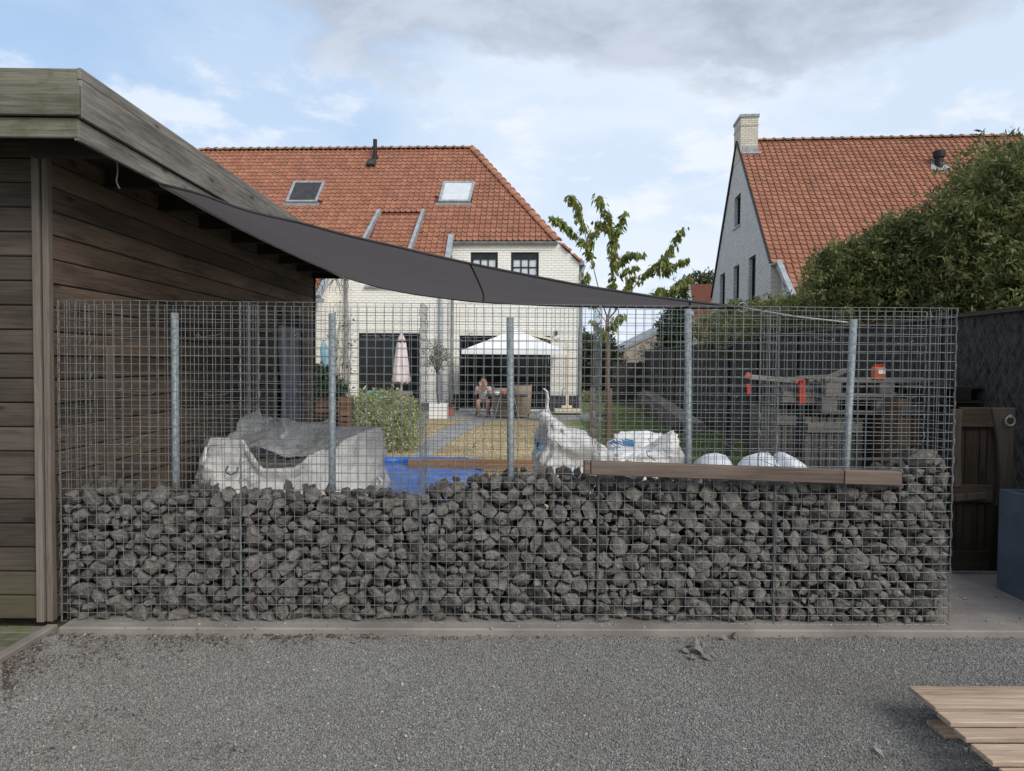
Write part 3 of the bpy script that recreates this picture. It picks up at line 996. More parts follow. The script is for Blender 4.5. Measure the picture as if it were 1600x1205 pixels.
# the brown beam hooked on to the front of the baskets, in two lengths
def beam(label, xp0, yp0, xp1, yp1, h, group):
    y0, y1 = GY - 0.062, GY - 0.004
    a, c = at(xp0, yp0, y0), at(xp1, yp1, y0)
    b = MB()
    b.add([(a.x, y0, a.z - h), (c.x, y0, c.z - h), (c.x, y1, c.z - h), (a.x, y1, a.z - h), (a.x, y0, a.z), (c.x, y0, c.z), (c.x, y1, c.z), (a.x, y1, a.z)],
          [(3, 2, 1, 0), (4, 5, 6, 7), (0, 1, 5, 4), (1, 2, 6, 5), (2, 3, 7, 6), (3, 0, 4, 7)])
    o = b.build('timber_beam', M['beam'], None, bevel=0.004)
    single(o, label, 'beam', group)

beam('short end block of brown timber at the left end of the beam on the gabion', 913, 720.5, 922.5, 721, 0.073, 'brown timber beam pieces along the gabion')
beam('long brown timber beam sloping across the front of the two right gabion baskets', 923.5, 721, 1319, 735, 0.077, 'brown timber beam pieces along the gabion')
beam('shorter brown timber length continuing the beam to the right, beside the stone heap', 1320.5, 735, 1410, 738, 0.078, 'brown timber beam pieces along the gabion')

# rubble dropped on the gravel, and the odd stone along the slab
rub = [(1078, 1012, .030), (1092, 1022, .050), (1104, 1030, .030), (1070, 1020, .026), (1088, 1008, .030), (1112, 1026, .026), (1099, 1010, .022), (1082, 1030, .024), (1128, 988, .028), (1148, 997, .032), (1132, 1000, .03), (1122, 985, .02), (1160, 984, .02)]
rub_me = []
for me_ in rocks:
    me_ = me_.copy(); me_.materials.clear(); me_.materials.append(M['rubble']); rub_me.append(me_)
rlab = ['small stone at the upper left of the rubble heap on the gravel', 'largest flat broken stone in the rubble heap on the gravel', 'broken stone at the near edge of the rubble heap',
        'stone at the far left edge of the rubble heap', 'stone topping the back of the rubble heap', 'stone at the right edge of the rubble heap', 'smallest chip at the back right of the rubble heap',
        'small chip at the near left of the rubble heap', 'stone lying at the foot of the slab, upper left of the loose pair', 'larger stone lying alone right of the loose pair near the slab',
        'stone lying just below the loose pair near the slab', 'small stone at the slab edge left of the loose pair', 'rightmost small stone at the slab edge']
place = ['flattest and largest broken stone in the rubble heap on the gravel', 'small broken stone lying on the gravel near the rubble heap']
for k, (px, py, s) in enumerate(rub):
    o = link('stone', rub_me[k % 12], None, None)
    g0 = gnd(px, py, -0.035)
    o.location = (g0.x, g0.y, -0.035 + s * 0.42)
    o.rotation_euler = (rnd.random() * .8, rnd.random() * .8, rnd.random() * 6)
    o.scale = (s * 1.1, s * .85, s * .7)
    tag(o, rlab[k], 'stone', 'broken stones lying on the gravel')

# feather on the gravel
fb = MB()
f0, f1 = gnd(1364, 1164, -0.028), gnd(1382, 1184, -0.028)
sd_ = (f1 - f0).normalized().cross(V((0, 0, 1)))
mid = f0.lerp(f1, 0.45)
fb.add([f0, mid + sd_ * 0.011 + V((0, 0, .004)), f1, mid - sd_ * 0.011 + V((0, 0, .002)), mid + V((0, 0, .008))], [(0, 1, 4), (1, 2, 4), (2, 3, 4), (3, 0, 4)])
fb.tube([f0 + V((0, 0, .003)), mid + V((0, 0, .0095)), f1 + V((0, 0, .002))], 0.0008, 4)
single(fb.build('feather', M['quill']), 'small pale feather lying on the gravel left of the pallet', 'feather')

# larger pebbles and chips of stone strewn over the gravel and along the slab
pbv, pbf, nvp = [], [], 0
rq = np.random.RandomState(77)
for k in range(420):
    if k < 260:
        q = gnd(rq.uniform(10, 1590), rq.uniform(992, 1200), -0.036)
    elif k < 340:
        q = gnd(rq.uniform(100, 1590), 991 + abs(rq.randn()) * 5, -0.034)
    else:
        q = gnd(rq.uniform(100, 1480) if k < 390 else rq.uniform(1490, 1600), rq.uniform(974, 982) if k < 390 else rq.uniform(930, 980), 0.002)
    Aq, Tq = rock_np[rq.randint(12)]
    e = Matrix.Rotation(rq.rand() * 6.28, 3, 'Z') @ Matrix.Rotation(rq.rand() * 6.28, 3, 'X')
    sz = rq.uniform(.004, .0095) * (1.5 if rq.rand() < .1 else 1)
    pbv.append((Aq * sz) @ np.array(e).T + np.array(q[:])); pbf.append(Tq + nvp); nvp += len(Aq)
mesh_np('pebbles', np.concatenate(pbv), np.concatenate(pbf), M['pebble'], kind='stuff')

# ================================================================== SHED
SX, SY0, SY1 = -2.53, 4.12, 9.85
shed = thing('wooden_shed', 'weathered dark timber shed with a flat roof and deep silvered fascia, left of the gabion', 'shed', (-4.0, 6.9, 0))
PH = 0.1355
nplank = 20
dy0, dy1, dz1 = 8.28, 9.28, 1.95
for k in range(nplank):
    z0, z1 = k * PH + 0.0015, (k + 1) * PH - 0.0035
    b = MB(); b.box(-6.2, SX - 0.075, SY0 + 0.004 + rnd.uniform(0, .004), SY0 + 0.03, z0 + .01, z1 + .01); b.build('plank', M['shed_x'], shed, bevel=0.006)
    segs = [(SY0 + 0.02, SY1)] if z0 > dz1 else [(SY0 + 0.02, dy0), (dy1, SY1)]
    for (a, c) in segs:
        b = MB(); b.box(SX - 0.03, SX - rnd.uniform(0, .004), a, c, z0, z1); b.build('plank', M['shed_y'], shed, bevel=0.006)
b = MB(); b.box(-6.2, SX - 0.032, SY0 + 0.034, SY1, 0, 2.7); b.box(SX - 0.4, SX - 0.033, dy0 - .1, dy1 + .1, 0, .02)
b.build('core', M['rafter'], shed)
for (x0, x1, y0, y1) in ((SX - 0.072, SX - 0.030, SY0 - 0.022, SY0 + 0.03), (SX - 0.022, SX + 0.012, SY0 - 0.012, SY0 + 0.035)):
    b = MB(); b.box(x0, x1, y0, y1, 0.0, 2.62); b.build('corner_post', M['shed_z'], shed, bevel=0.004)
b = MB(); b.box(SX - 0.026, SX + 0.014, SY1 - 0.02, SY1 + 0.035, 0, 2.62); b.build('corner_post', M['rafter'], shed, bevel=0.003)
b = MB(); b.box(SX + 0.002, SX + 0.016, 4.70, 4.76, 0, 1.56); b.build('batten', M['shed_z'], shed, bevel=0.003)
# doorway with a sheet hanging in it
b = MB(); b.box(SX - 0.03, SX + 0.004, dy0 - 0.05, dy0, 0, dz1 + .05); b.box(SX - 0.03, SX + 0.004, dy1, dy1 + 0.05, 0, dz1 + .05); b.box(SX - 0.03, SX + 0.004, dy0, dy1, dz1, dz1 + 0.05)
b.build('door_frame', M['rafter'], shed)
b = MB()
nc, nr = 26, 12
for j in range(nr + 1):
    for i in range(nc + 1):
        y = dy0 + 0.02 + (dy1 - dy0 - 0.22) * i / nc
        z = 0.05 + (dz1 - 0.13) * j / nr
        b.v.append(V((SX + 0.012 + 0.016 * math.sin(i * 1.45 + j * .35) + 0.008 * math.sin(j * 1.1 + i), y, z)))
for j in range(nr):
    for i in range(nc):
        k = j * (nc + 1) + i
        b.f.append((k, k + 1, k + nc + 2, k + nc + 1))
b.build('door_sheet', M['curtain'], shed, smooth=True, label='grey sheet hanging in the shed doorway')
# roof and fascia
FX, FY0, FY1 = -2.10, 3.69, 10.0
zt, zb = at(129, 107, FY0).z, at(129, 215, FY0).z
b = MB(); b.box(-6.4, FX - 0.03, FY0 + 0.03, FY1, zt - 0.16, zt - 0.02); b.build('roof', M['roof_felt'], shed)
b = MB(); b.box(-6.4, FX - 0.05, FY0 + 0.05, FY1, zb + .10, zb + .125); b.build('soffit', M['rafter'], shed)
h = zt - zb
zA, zB = zt - h * 0.245, zb + h * 0.305
b = MB(); b.box(-6.4, FX - 0.012, FY0 - 0.0, FY0 + 0.026, zA + .002, zt); b.build('fascia_board', M['fascia_x'], shed, bevel=.004)
b = MB(); b.box(-6.4, FX + 0.010, FY0 - 0.022, FY0 + 0.004, zB, zA - .001); b.build('fascia_board', M['fascia_x'], shed, bevel=.004)
b = MB(); b.box(-6.4, FX - 0.012, FY0 + 0.006, FY0 + 0.03, zb, zB - .004); b.build('fascia_board', M['fascia_x'], shed, bevel=.004)
zs = zt + 0.004
for (y0, y1, za, zc, xo) in ((FY0 + .002, FY1, zB - 0.005, zt - h * .16, 0.012), (FY0 - 0.0, FY1, zt - h * .157, zs, 0.010)):
    b = MB(); b.box(FX - 0.012, FX + xo, y0, y1, za, zc); b.build('fascia_board', M['fascia_y'], shed, bevel=.003)
b = MB(); b.box(FX - 0.034, FX - 0.010, FY0 + 0.01, FY1 - 0.02, zb - .012, zB - .010); b.build('fascia_board', M['fascia_y'], shed, bevel=.003)
for k in range(9):
    y = 4.0 + k * 0.72
    b = MB(); b.box(SX - 0.02, FX - 0.04, y, y + 0.06, zb - 0.005, zb + 0.10); b.build('rafter_end', M['rafter'], shed)
for k in range(5):
    x = -3.0 - k * 0.7
    b = MB(); b.box(x, x + 0.06, FY0 + 0.04, SY0, zb - 0.005, zb + 0.10); b.build('rafter_end', M['rafter'], shed)
# loose cable under the eave
c0 = at(183, 250, 4.35)
b = MB(); b.tube([c0 + V((0, 0, .06)), c0, c0 + V((.003, 0, -.07)), c0 + V((-.006, 0, -.12)), c0 + V((.004, 0, -.15)), c0 + V((.012, 0, -.165))], 0.0045, 6)
single(b.build('cable', M['rope'], None, smooth=True), 'short loose pale cable hanging from the eave of the shed', 'cable')

# dry creeper hanging off the far corner of the shed
cr_ = thing('dry_creeper', 'bare dry creeper dangling from the far corner of the shed roof', 'creeper', at(520, 455, 9.9))
for k in range(16):
    px = 492 + 52 * rnd.random()
    p = at(px, 430, 9.8 + .3 * rnd.random())
    q = [p]
    for s in range(5):
        q.append(q[-1] + V((rnd.gauss(0, .035), rnd.gauss(0, .03), -rnd.uniform(.02, .085))))
    b = MB(); b.tube(q, [.006, .005, .004, .004, .003, .002], 4); b.build('stem', M['vine'], cr_)

# corner pavers and kerb in front of the shed
tag(MB().box(-2.535, -2.475, 2.2, 4.09, -0.12, -0.003).build('kerb', M['concrete'], bevel=.006), kind='structure')
pv = thing('corner_paving', 'mossy grey paving in front of the shed at the left edge', 'paving', (-3.0, 3.7, -0.04))
for i in range(9):
    for j in range(3):
        b = MB(); b.box(-2.541 - 0.22 * (j + 1) + .004, -2.541 - 0.22 * j - .004, 4.1 - 0.11 * (i + 1) + .003, 4.1 - .11 * i - .003, -0.08, -0.012 - rnd.uniform(0, .005))
        b.build('paver', M['mossy_paver'], pv, bevel=.005)

# ================================================================== SHADE SAIL
sail = thing('shade_sail', 'dark grey triangular shade sail slung from the shed fascia towards the right', 'shade sail', (-2.0, 4.6, 2.4))
A_, B_, C_ = at(250, 287, 4.45), at(541, 434, 9.62), at(1160, 480.5, 4.62)
# keep the attached edge just in front of the fascia
ns, ntt = 80, 36
def sail_pt(s, t):
    ac = A_.lerp(C_, s) + V((0, 0, -0.085 * 4 * s * (1 - s)))
    bc = B_.lerp(C_, s) + V((0, 0, -0.13 * 4 * s * (1 - s) * (1.25 - .5 * s)))
    p = ac.lerp(bc, t)
    p.z -= 0.05 * 4 * t * (1 - t) * min(1, s * 3) * (1 - s) + 0.03 * 4 * t * (1 - t) * (1 - s)
    p.z += 0.006 * math.sin(t * 9 + s * 4) * (1 - s)
    p.z += 0.007 * math.sin(t * 17 + 1.3 * math.sin(s * 7)) * math.exp(-((1 - s) / .35) ** 2) * (1 - s) * 3
    p.z += 0.010 * noise.noise(V((s * 9, t * 3, 2.0))) * (1 - s) + 0.012 * math.sin(s * 30 - t * 6) * math.exp(-(s / .25) ** 2) * (1 - t)
    return p
top, bot = [], []
for i in range(ns + 1):
    for j in range(ntt + 1):
        top.append(sail_pt(i / ns * 0.996, j / ntt))
b = MB()
nv = len(top)
b.v = top
for i in range(ns):
    for j in range(ntt):
        k = i * (ntt + 1) + j
        b.f.append((k, k + ntt + 1, k + ntt + 2, k + 1))
b.build('cloth', M['fabric'], sail, smooth=True)
b = MB()
b.tube([sail_pt(i / 40 * .996, 0) + V((0, 0, -.002)) for i in range(41)], 0.009, 6)
b.tube([sail_pt(i / 40 * .996, 1) + V((0, 0, -.002)) for i in range(41)], 0.009, 6)
b.build('hem', M['hem'], sail, smooth=True)
b = MB(); b.tube([sail_pt(0, j / 20) + V((0.004, 0, -.006)) for j in range(21)], 0.010, 6); b.build('hem', M['rope'], sail, smooth=True, label='pale edge rope along the shed')
for s0 in (0.52, 0.905):
    b = MB(); b.tube([sail_pt(s0 + .012 * math.sin(math.pi * j / 16), j / 16) + V((0, 0, -.007)) for j in range(17)], 0.006, 5); b.build('seam', M['hem'], sail, smooth=True)
pt5 = at(1334, 505, GY + 0.16)
b = MB(); b.tube([C_, C_.lerp(pt5, .5) + V((0, 0, -.01)), pt5], 0.005, 6)
b.build('tie_rope', M['rope'], sail, smooth=True)
b = MB(); b.tube([C_ + V((.03 * math.cos(a), 0, .03 * math.sin(a))) for a in [k * .7 for k in range(10)]], 0.004, 5); b.build('corner_ring', M['post'], sail, smooth=True)

# ================================================================== HOUSES
def holed(poly, rects):
    """Split a convex outline (u, w) round rectangular openings; returns face polygons."""
    us = sorted({p[0] for p in poly} | {r[0] for r in rects} | {r[1] for r in rects})
    ws = sorted({p[1] for p in poly} | {r[2] for r in rects} | {r[3] for r in rects})
    res = []
    for a, c in zip(us, us[1:]):
        for e, g in zip(ws, ws[1:]):
            if any(a >= r[0] - 1e-6 and c <= r[1] + 1e-6 and e >= r[2] - 1e-6 and g <= r[3] + 1e-6 for r in rects): continue
            q = poly
            for (nx, nz, d) in ((-1, 0, -a), (1, 0, c), (0, -1, -e), (0, 1, g)):
                q = clip(q, nx, nz, d)
                if len(q) < 3: break
            if len(q) >= 3: res.append(q)
    return res


def wall(parent, name, m, poly, rects, to3, inward, depth=0.16, label=None):
    """A wall plane with openings and their reveals. to3(u, w) -> local point; inward = local vector into the house."""
    area = sum(poly[i - 1][0] * poly[i][1] - poly[i][0] * poly[i - 1][1] for i in range(len(poly)))
    if area < 0: poly = poly[::-1]
    b = MB()
    for q in holed(poly, rects):
        b.poly([to3(*p) for p in q])
    iv = V(inward) * depth
    for (u0, u1, w0, w1) in rects:
        c = [to3(u0, w0), to3(u1, w0), to3(u1, w1), to3(u0, w1)]
        for i in range(4):
            p, q = c[i], c[(i + 1) % 4]
            b.poly([p, q, q + iv, p + iv])
    o = b.build(name, m, parent, local=True, label=label)
    bm = bmesh.new(); bm.from_mesh(o.data); bmesh.ops.remove_doubles(bm, verts=bm.verts, dist=1e-4); bmesh.ops.recalc_face_normals(bm, faces=bm.faces); bm.to_mesh(o.data); bm.free()
    return o


def window(parent, rect, to3, inward, cols=1, rows=1, fw=0.06, depth=0.12, glassm='glass', name='window', boxtop=0.0, label=None):
    u0, u1, w0, w1 = rect
    iv = V(inward)
    b = MB()
    def barr(a, c, d0, d1):
        p = [to3(a[0], a[1]) + iv * d0, to3(c[0], a[1]) + iv * d0, to3(c[0], c[1]) + iv * d0, to3(a[0], c[1]) + iv * d0]
        b.prism(p, iv * (d1 - d0))
    d0, d1 = depth - 0.05, depth + 0.02
    barr((u0 + .002, w0 + .002), (u0 + fw, w1 - .002), d0, d1); barr((u1 - fw, w0 + .002), (u1 - .002, w1 - .002), d0, d1)
    barr((u0 + fw, w0 + .002), (u1 - fw, w0 + fw), d0, d1); barr((u0 + fw, w1 - fw - boxtop), (u1 - fw, w1 - .002), d0, d1)
    g0, g1 = u0 + fw, u1 - fw
    h0, h1 = w0 + fw, w1 - fw - boxtop
    for k in range(1, cols):
        x = g0 + (g1 - g0) * k / cols
        barr((x - fw * .28, h0), (x + fw * .28, h1), d0 + .008, d1 - .002)
    for k in range(1, rows):
        z = h0 + (h1 - h0) * k / rows
        barr((g0, z - fw * .28), (g1, z + fw * .28), d0 + .011, d1 - .004)
    f = b.build(name, M['anthracite'], parent, local=True, label=label)
    gap = 0.004
    for i in range(cols):
        for j in range(rows):
            a0 = g0 + (g1 - g0) * i / cols; a1 = g0 + (g1 - g0) * (i + 1) / cols
            e0 = h0 + (h1 - h0) * j / rows; e1 = h0 + (h1 - h0) * (j + 1) / rows
            gb = MB(); z = iv * (depth - 0.012)
            gb.prism([to3(a0 + gap, e0 + gap) + z, to3(a1 - gap, e0 + gap) + z, to3(a1 - gap, e1 - gap) + z, to3(a0 + gap, e1 - gap) + z], iv * 0.008)
            gb.build('pane', M[glassm], f, local=True)
    return f


def inside(p, poly):
    s = None
    for i in range(len(poly)):
        a, c = poly[i - 1], poly[i]
        cr = (c[0] - a[0]) * (p[1] - a[1]) - (c[1] - a[1]) * (p[0] - a[0])
        if s is None: s = cr > 0
        elif (cr > 0) != s: return False
    return True


def tile_template(cu, cv):
    """One clay pantile: gently dished with a roll on one side, nose lifted over the course below. (u, v, n)"""
    prof = [(-0.01, -0.012), (0.03, 0.038), (0.13, 0.046), (0.23, 0.028), (0.31, 0.004), (0.94, 0.006)]
    vs, fs = [], []
    k = len(prof)
    for v, lift in ((-0.04, 0.034), (1.0, 0.004)):
        for (u, n) in prof: vs.append((u * cu * 1.02, v * cv, n + lift))
    for (u, n) in prof: vs.append((u * cu * 1.02, -0.04 * cv, n + 0.008))
    for i in range(k - 1):
        fs.append((i, i + 1, k + i + 1)); fs.append((i, k + i + 1, k + i))
        fs.append((2 * k + i, 2 * k + i + 1, i + 1)); fs.append((2 * k + i, i + 1, i))
    return np.array(vs), np.array(fs)


def tiles(parent, O, U, Vv, poly, cu, cv, holes=(), n_single=0, pick=None, seed=0, name='roof_tile'):
    """Clay tiles laid on a roof plane given by O + u*U + v*Vv, inside the (u, v) polygon and outside the holes."""
    O, U, Vv = V(O), V(U).normalized(), V(Vv).normalized()
    Nn = U.cross(Vv)
    T, Fc = tile_template(cu, cv)
    us = [p[0] for p in poly]; vs = [p[1] for p in poly]
    cells = []
    nu, nv_ = int((max(us) - min(us)) / cu) + 1, int((max(vs) - min(vs)) / cv) + 1
    for j in range(nv_):
        for i in range(nu):
            u, v = min(us) + i * cu, min(vs) + j * cv
            c = (u + cu * .5, v + cv * .5)
            if inside(c, poly) and not any(inside(c, h) for h in holes): cells.append((u, v))
    r = np.random.RandomState(seed)
    if n_single and pick:
        cells.sort(key=lambda c: pick(O + U * c[0] + Vv * c[1]))
    one, rest = cells[:n_single], cells[n_single:]
    base = np.array([list(O)]) ; Bm = np.array([list(U), list(Vv), list(Nn)])
    if one:
        me = bpy.data.meshes.new('roof_tile')
        me.from_pydata([tuple(p) for p in (T @ Bm)], [], [tuple(f) for f in Fc.tolist()])
        me.materials.append(M['tile_one'])
        for (u, v) in one:
            o = bpy.data.objects.new(name, me); C.objects.link(o); o.parent = parent
            o.location = O + U * u + Vv * v + Nn * (r.rand() * .006)
    if rest:
        A = np.array(rest)
        n = len(A)
        loc = np.concatenate([A, r.rand(n, 1) * 0.007], 1)
        Tt = np.repeat(T[None], n, 0)
        Tt[:, :, 2] += (r.rand(n, 1) - .5) * 0.10 * (Tt[:, :, 0] / cu - .5) * 0.2
        vv = (Tt + loc[:, None, :]).reshape(-1, 3) @ Bm + base
        ff = (Fc[None] + (np.arange(n) * len(T))[:, None, None]).reshape(-1, 3)
        me = bpy.data.meshes.new('roof_tiles')
        me.from_pydata([tuple(p) for p in vv], [], [tuple(f) for f in ff.tolist()])
        o = link('roof_tiles', me, M['tile'], parent)
        tag(o, kind='stuff')


def ridge(parent, p0, p1, step, r, m, name='ridge_tile', flat=1.0):
    p0, p1 = V(p0), V(p1)
    d = (p1 - p0); n = max(1, int(d.length / step)); d.normalize()
    x = d.cross(V((0, 0, 1))).normalized(); y = x.cross(d).normalized()
    vs, fs = [], []
    k = 7
    for (s, q, lift) in ((-0.03, 1.14, .012), (0.05, 1.14, .012), (0.051, 1.0, 0), (step, 1.0, 0)):
        for i in range(k):
            a = math.pi * (0.08 + 0.84 * i / (k - 1))
            vs.append(x * (math.cos(a) * r * q * 1.15) + y * (math.sin(a) * r * q * flat - r * .25 + lift) + d * s)
    for l in range(3):
        for i in range(k - 1):
            fs.append((l * k + i, l * k + i + 1, (l + 1) * k + i + 1, (l + 1) * k + i))
    fs.append(tuple(range(k)))
    me = bpy.data.meshes.new(name)
    me.from_pydata(vs, [], fs)
    me.materials.append(m)
    for i in range(n):
        o = bpy.data.objects.new(name, me); C.objects.link(o); o.parent = parent
        o.location = p0 + d * (i * (p1 - p0).length / n)


class Local:
    """The frame of a house: sight lines expressed in its own axes."""
    def __init__(s, loc, rz):
        s.o = V(loc); s.r = Matrix.Rotation(rz, 3, 'Z'); s.ri = s.r.transposed()
        s.c = s.ri @ (CAM - s.o)

    def plane(s, px, py, axis, val):
        d = s.ri @ ray(px, py)
        return s.c + d * ((val - s.c[axis]) / d[axis])

    def hit(s, px, py, O, Nn):
        d = s.ri @ ray(px, py)
        return s.c + d * ((O - s.c).dot(Nn) / d.dot(Nn))


def quad_frame(parent, O, Nn, corners, fw, th, m, name, glassm):
    """Roof window: corners in order on the roof plane; a raised frame round a pane."""
    c = [V(p) for p in corners]
    ctr = sum(c, V()) / 4
    inn = []
    for i in range(4):
        p = c[i]; a = (c[i - 1] - p).normalized(); e = (c[(i + 1) % 4] - p).normalized()
        inn.append(p + (a + e) * fw)
    b = MB()
    up = Nn * th
    for i in range(4):
        j = (i + 1) % 4
        b.add([c[i], c[j], inn[j], inn[i], c[i] + up, c[j] + up, inn[j] + up, inn[i] + up],
              [(4, 5, 6, 7), (0, 1, 5, 4), (2, 3, 7, 6)])
    f = b.build(name, m, parent, local=True)
    g = MB(); g.prism([p + Nn * (th * .35) for p in inn], Nn * (th * .4)); g.build('pane', M[glassm], f, local=True)
    return f


# ---------------------------------------------------------- house on the left
LY = 22.0
p0 = gnd(905, 641, 0.0); k0 = at(905, 641, LY)
LH_loc = (k0.x, LY, 0)
LH = Local(LH_loc, R(-3.7))
lh = thing('brick_house', 'white brick house with red hipped roof and two roof windows behind the shade sail', 'house', LH_loc, R(-3.7))
zg = LH.plane(790, 377, 1, 0).z
PT = R(46)
Ro, Rn_ = V((0, 0, zg)), V((0, -math.sin(PT), math.cos(PT)))
Vup = V((0, math.cos(PT), math.sin(PT)))
rh = lambda px, py: LH.hit(px, py, Ro, Rn_)
P = rh(738, 233)                                   # end of the ridge
XL = -17.5
A = LH.plane(871, 378, 1, 0.0); Bv = LH.plane(905, 410, 1, 0.0)
xW2 = LH.plane(706, 420, 1, 0).x
xr = Bv.x
yw = -0.62
zW1 = zg + yw * math.tan(PT)
xW1 = LH.plane(514, 450, 1, yw).x
# walls
def front(y): return lambda u, w_: V((u, y, w_))
def px_rect(y, x0, x1, y0, y1):
    a, c = LH.plane(x0, y1, 1, y), LH.plane(x1, y0, 1, y)
    return (a.x, c.x, max(a.z, 0.02), c.z)
dR = px_rect(0, 717.5, 860.5, 525, 638)
wA = px_rect(0, 735, 778, 394, 446); wB = px_rect(0, 798, 842, 394, 446)
dR = (dR[0], dR[1], 0.06, dR[3])
wall(lh, 'wall', M['brick_w'], [(xW2, 0), (xr, 0), (xr, Bv.z - .02), (A.x, A.z - .02), (xW2, A.z - .02)], [dR, wA, wB], front(0), (0, 1, 0))
window(lh, wA, front(0), (0, 1, 0), 3, 3, .07, boxtop=.14, glassm='blind_sky')
window(lh, wB, front(0), (0, 1, 0), 3, 3, .07, boxtop=.14, glassm='blind_sky')
window(lh, dR, front(0), (0, 1, 0), 4, 1, .06, name='sliding_door', label='wide dark sliding door behind the white parasol')
dL = px_rect(yw, 560, 656, 521, 638); dL = (dL[0], dL[1], 0.06, dL[3])
dt = [rh(593, 335), rh(662, 335)]
dm0, dm1 = LH.plane(562, 398, 1, yw - .03), LH.plane(641, 398, 1, yw - .03)
zD = dm1.z
dw = (dm0.x + .25, dm1.x - .25, LH.plane(620, 447, 1, yw).z, zD - .25)
wall(lh, 'wall', M['brick_w'], [(XL, 0), (xW2, 0), (xW2, zW1 - .03), (XL, zW1 - .03)], [dL], front(yw), (0, 1, 0))
window(lh, dL, front(yw), (0, 1, 0), 3, 1, .06, name='sliding_door', label='dark sliding door behind the closed parasol')
wall(lh, 'wall', M['brick_w'], [(dm0.x, zW1 - .03), (dm1.x, zW1 - .03), (dm1.x, zD), (dm0.x, zD)], [(dw[0], dw[1], max(dw[2], zW1 + .0), dw[3])], front(yw), (0, 1, 0))
window(lh, (dw[0], dw[1], max(dw[2], zW1), dw[3]), front(yw), (0, 1, 0), 3, 1, .06)
b = MB(); b.box(dw[0] - .1, dw[1] + .1, yw - .09, yw + .02, dw[2] - .06, dw[2] - .002); b.build('sill', M['lead'], lh, local=True)
wall(lh, 'wall', M['brick_w'], [(yw, 0), (0, 0), (0, zW1 + .0), (yw, zW1 - .05)], [], lambda u, w_: V((xW2, u, w_)), (-1, 0, 0))
yb = 2 * P.y
wall(lh, 'wall', M['brick_w'], [(0, 0), (yb, 0), (yb, Bv.z - .02), (0, Bv.z - .02)], [], lambda u, w_: V((xr, u, w_)), (-1, 0, 0))
# plinths
b = MB()
for (x0, x1) in ((xW2, dR[0]), (dR[1], xr)):
    b = MB(); b.box(x0, x1 + .004, -.014, .0, 0, LH.plane(880, 618, 1, 0).z); b.build('plinth', M['dark_plastic'], lh, local=True)
for (x0, x1) in ((xW1, dL[0]), (dL[1], xW2)):
    b = MB(); b.box(x0, x1, yw - .014, yw, 0, LH.plane(690, 630, 1, yw).z); b.build('plinth', M['dark_plastic'], lh, local=True)
# a course of headers under the gutter
b = MB(); b.box(xW2 + .02, A.x - .15, -.012, .02, LH.plane(790, 391, 1, 0).z, LH.plane(790, 389.3, 1, 0).z); b.build('string_course', M['brick_w'], lh, local=True)
# roof planes
b = MB()
lowv = -1.9 / math.cos(PT)
zlow = rh(497, 470)
front_poly = [V((xW2, yw, zW1)), V((xW2, 0, zg)), V(A), V(P), V((XL, P.y, P.z)), V((XL, yw, zW1))]
front_poly = [p - Rn_ * .012 for p in front_poly]
b.poly(front_poly)
sideN = (V((0, 1, 0)).cross(V(Bv) - V(A))).normalized()
A2, B2 = V((A.x, yb, A.z)), V((Bv.x, yb, Bv.z))
b.poly([V(Bv), V((Bv.x, yb, Bv.z)), V((A.x, yb, A.z)), V(P), V(A)])
b.poly([V((XL, P.y, P.z)), V(P), V((A.x, yb, A.z)), V((XL, yb, zg))])
b.poly([V((XL, zlow.y, zlow.z)), V((xW1, zlow.y, zlow.z)) , V((xW1 + .25, yw, zW1)), V((XL, yw, zW1))])
b.build('roof', M['roof_base'], lh, local=True)
U = V((1, 0, 0))
uv = lambda p: ((V(p) - Ro).dot(U), (V(p) - Ro).dot(Vup))
sk = [[rh(x, y) for x, y in ((447, 319), (496, 319), (509, 287), (460, 287))], [rh(x, y) for x, y in ((685, 318.5), (735, 318.5), (743, 287), (693, 287))]]
holes = [[uv(p) for p in s] for s in sk] + [[uv(dt[0]), uv(dt[1]), (dm1.x, yw / math.cos(PT)), (dm0.x, yw / math.cos(PT))]]
holes[0][0] = (holes[0][0][0] - .1, holes[0][0][1] - .12); holes[0][1] = (holes[0][1][0] + .1, holes[0][1][1] - .12)
holes[1][0] = (holes[1][0][0] - .1, holes[1][0][1] - .12); holes[1][1] = (holes[1][1][0] + .1, holes[1][1][1] - .12)
XV = rh(318, 300).x - 1.0
CU, CV = 0.172, 0.212
tiles(lh, Ro, U, Vup, [(XV, 0), (A.x, 0.0), uv(P), (XV, uv(P)[1])], CU, CV, holes, seed=1)
v0 = yw / math.cos(PT) - .1
tiles(lh, Ro, U, Vup, [(XV, v0), (xW2 - .06, v0), (xW2 - .06, -.005), (XV, -.005)], CU, CV, holes, seed=2)
zs_ = [rh(514, 433), rh(499, 468)]
tiles(lh, Ro, U, Vup, [(zs_[1].x - 2, uv(zs_[1])[1]), (zs_[1].x - .05, uv(zs_[1])[1]), (zs_[0].x - .05, v0), (zs_[1].x - 2, v0)], CU, CV, [], seed=3)
# tiles of the hipped side, seen edge-on
Vs = (V(A) - V(Bv)).normalized()
tiles(lh, V(Bv) + V((0, .05, 0)), V((0, 1, 0)), Vs, [(0, 0), (yb, 0), (yb, (A - Bv).length), (0, (A - Bv).length)], CU, CV, [], seed=4)
ridge(lh, (P.x, P.y, P.z + .02), (XV, P.y, P.z + .02), .31, .115, M['ridge'])
ridge(lh, A + V((0, -.02, .03)), P + V((0, 0, .03)), .33, .12, M['hip'], 'hip_tile')
ridge(lh, Bv + V((.02, .0, .02)), A + V((.02, .0, .02)), .30, .10, M['hip'], 'verge_tile')
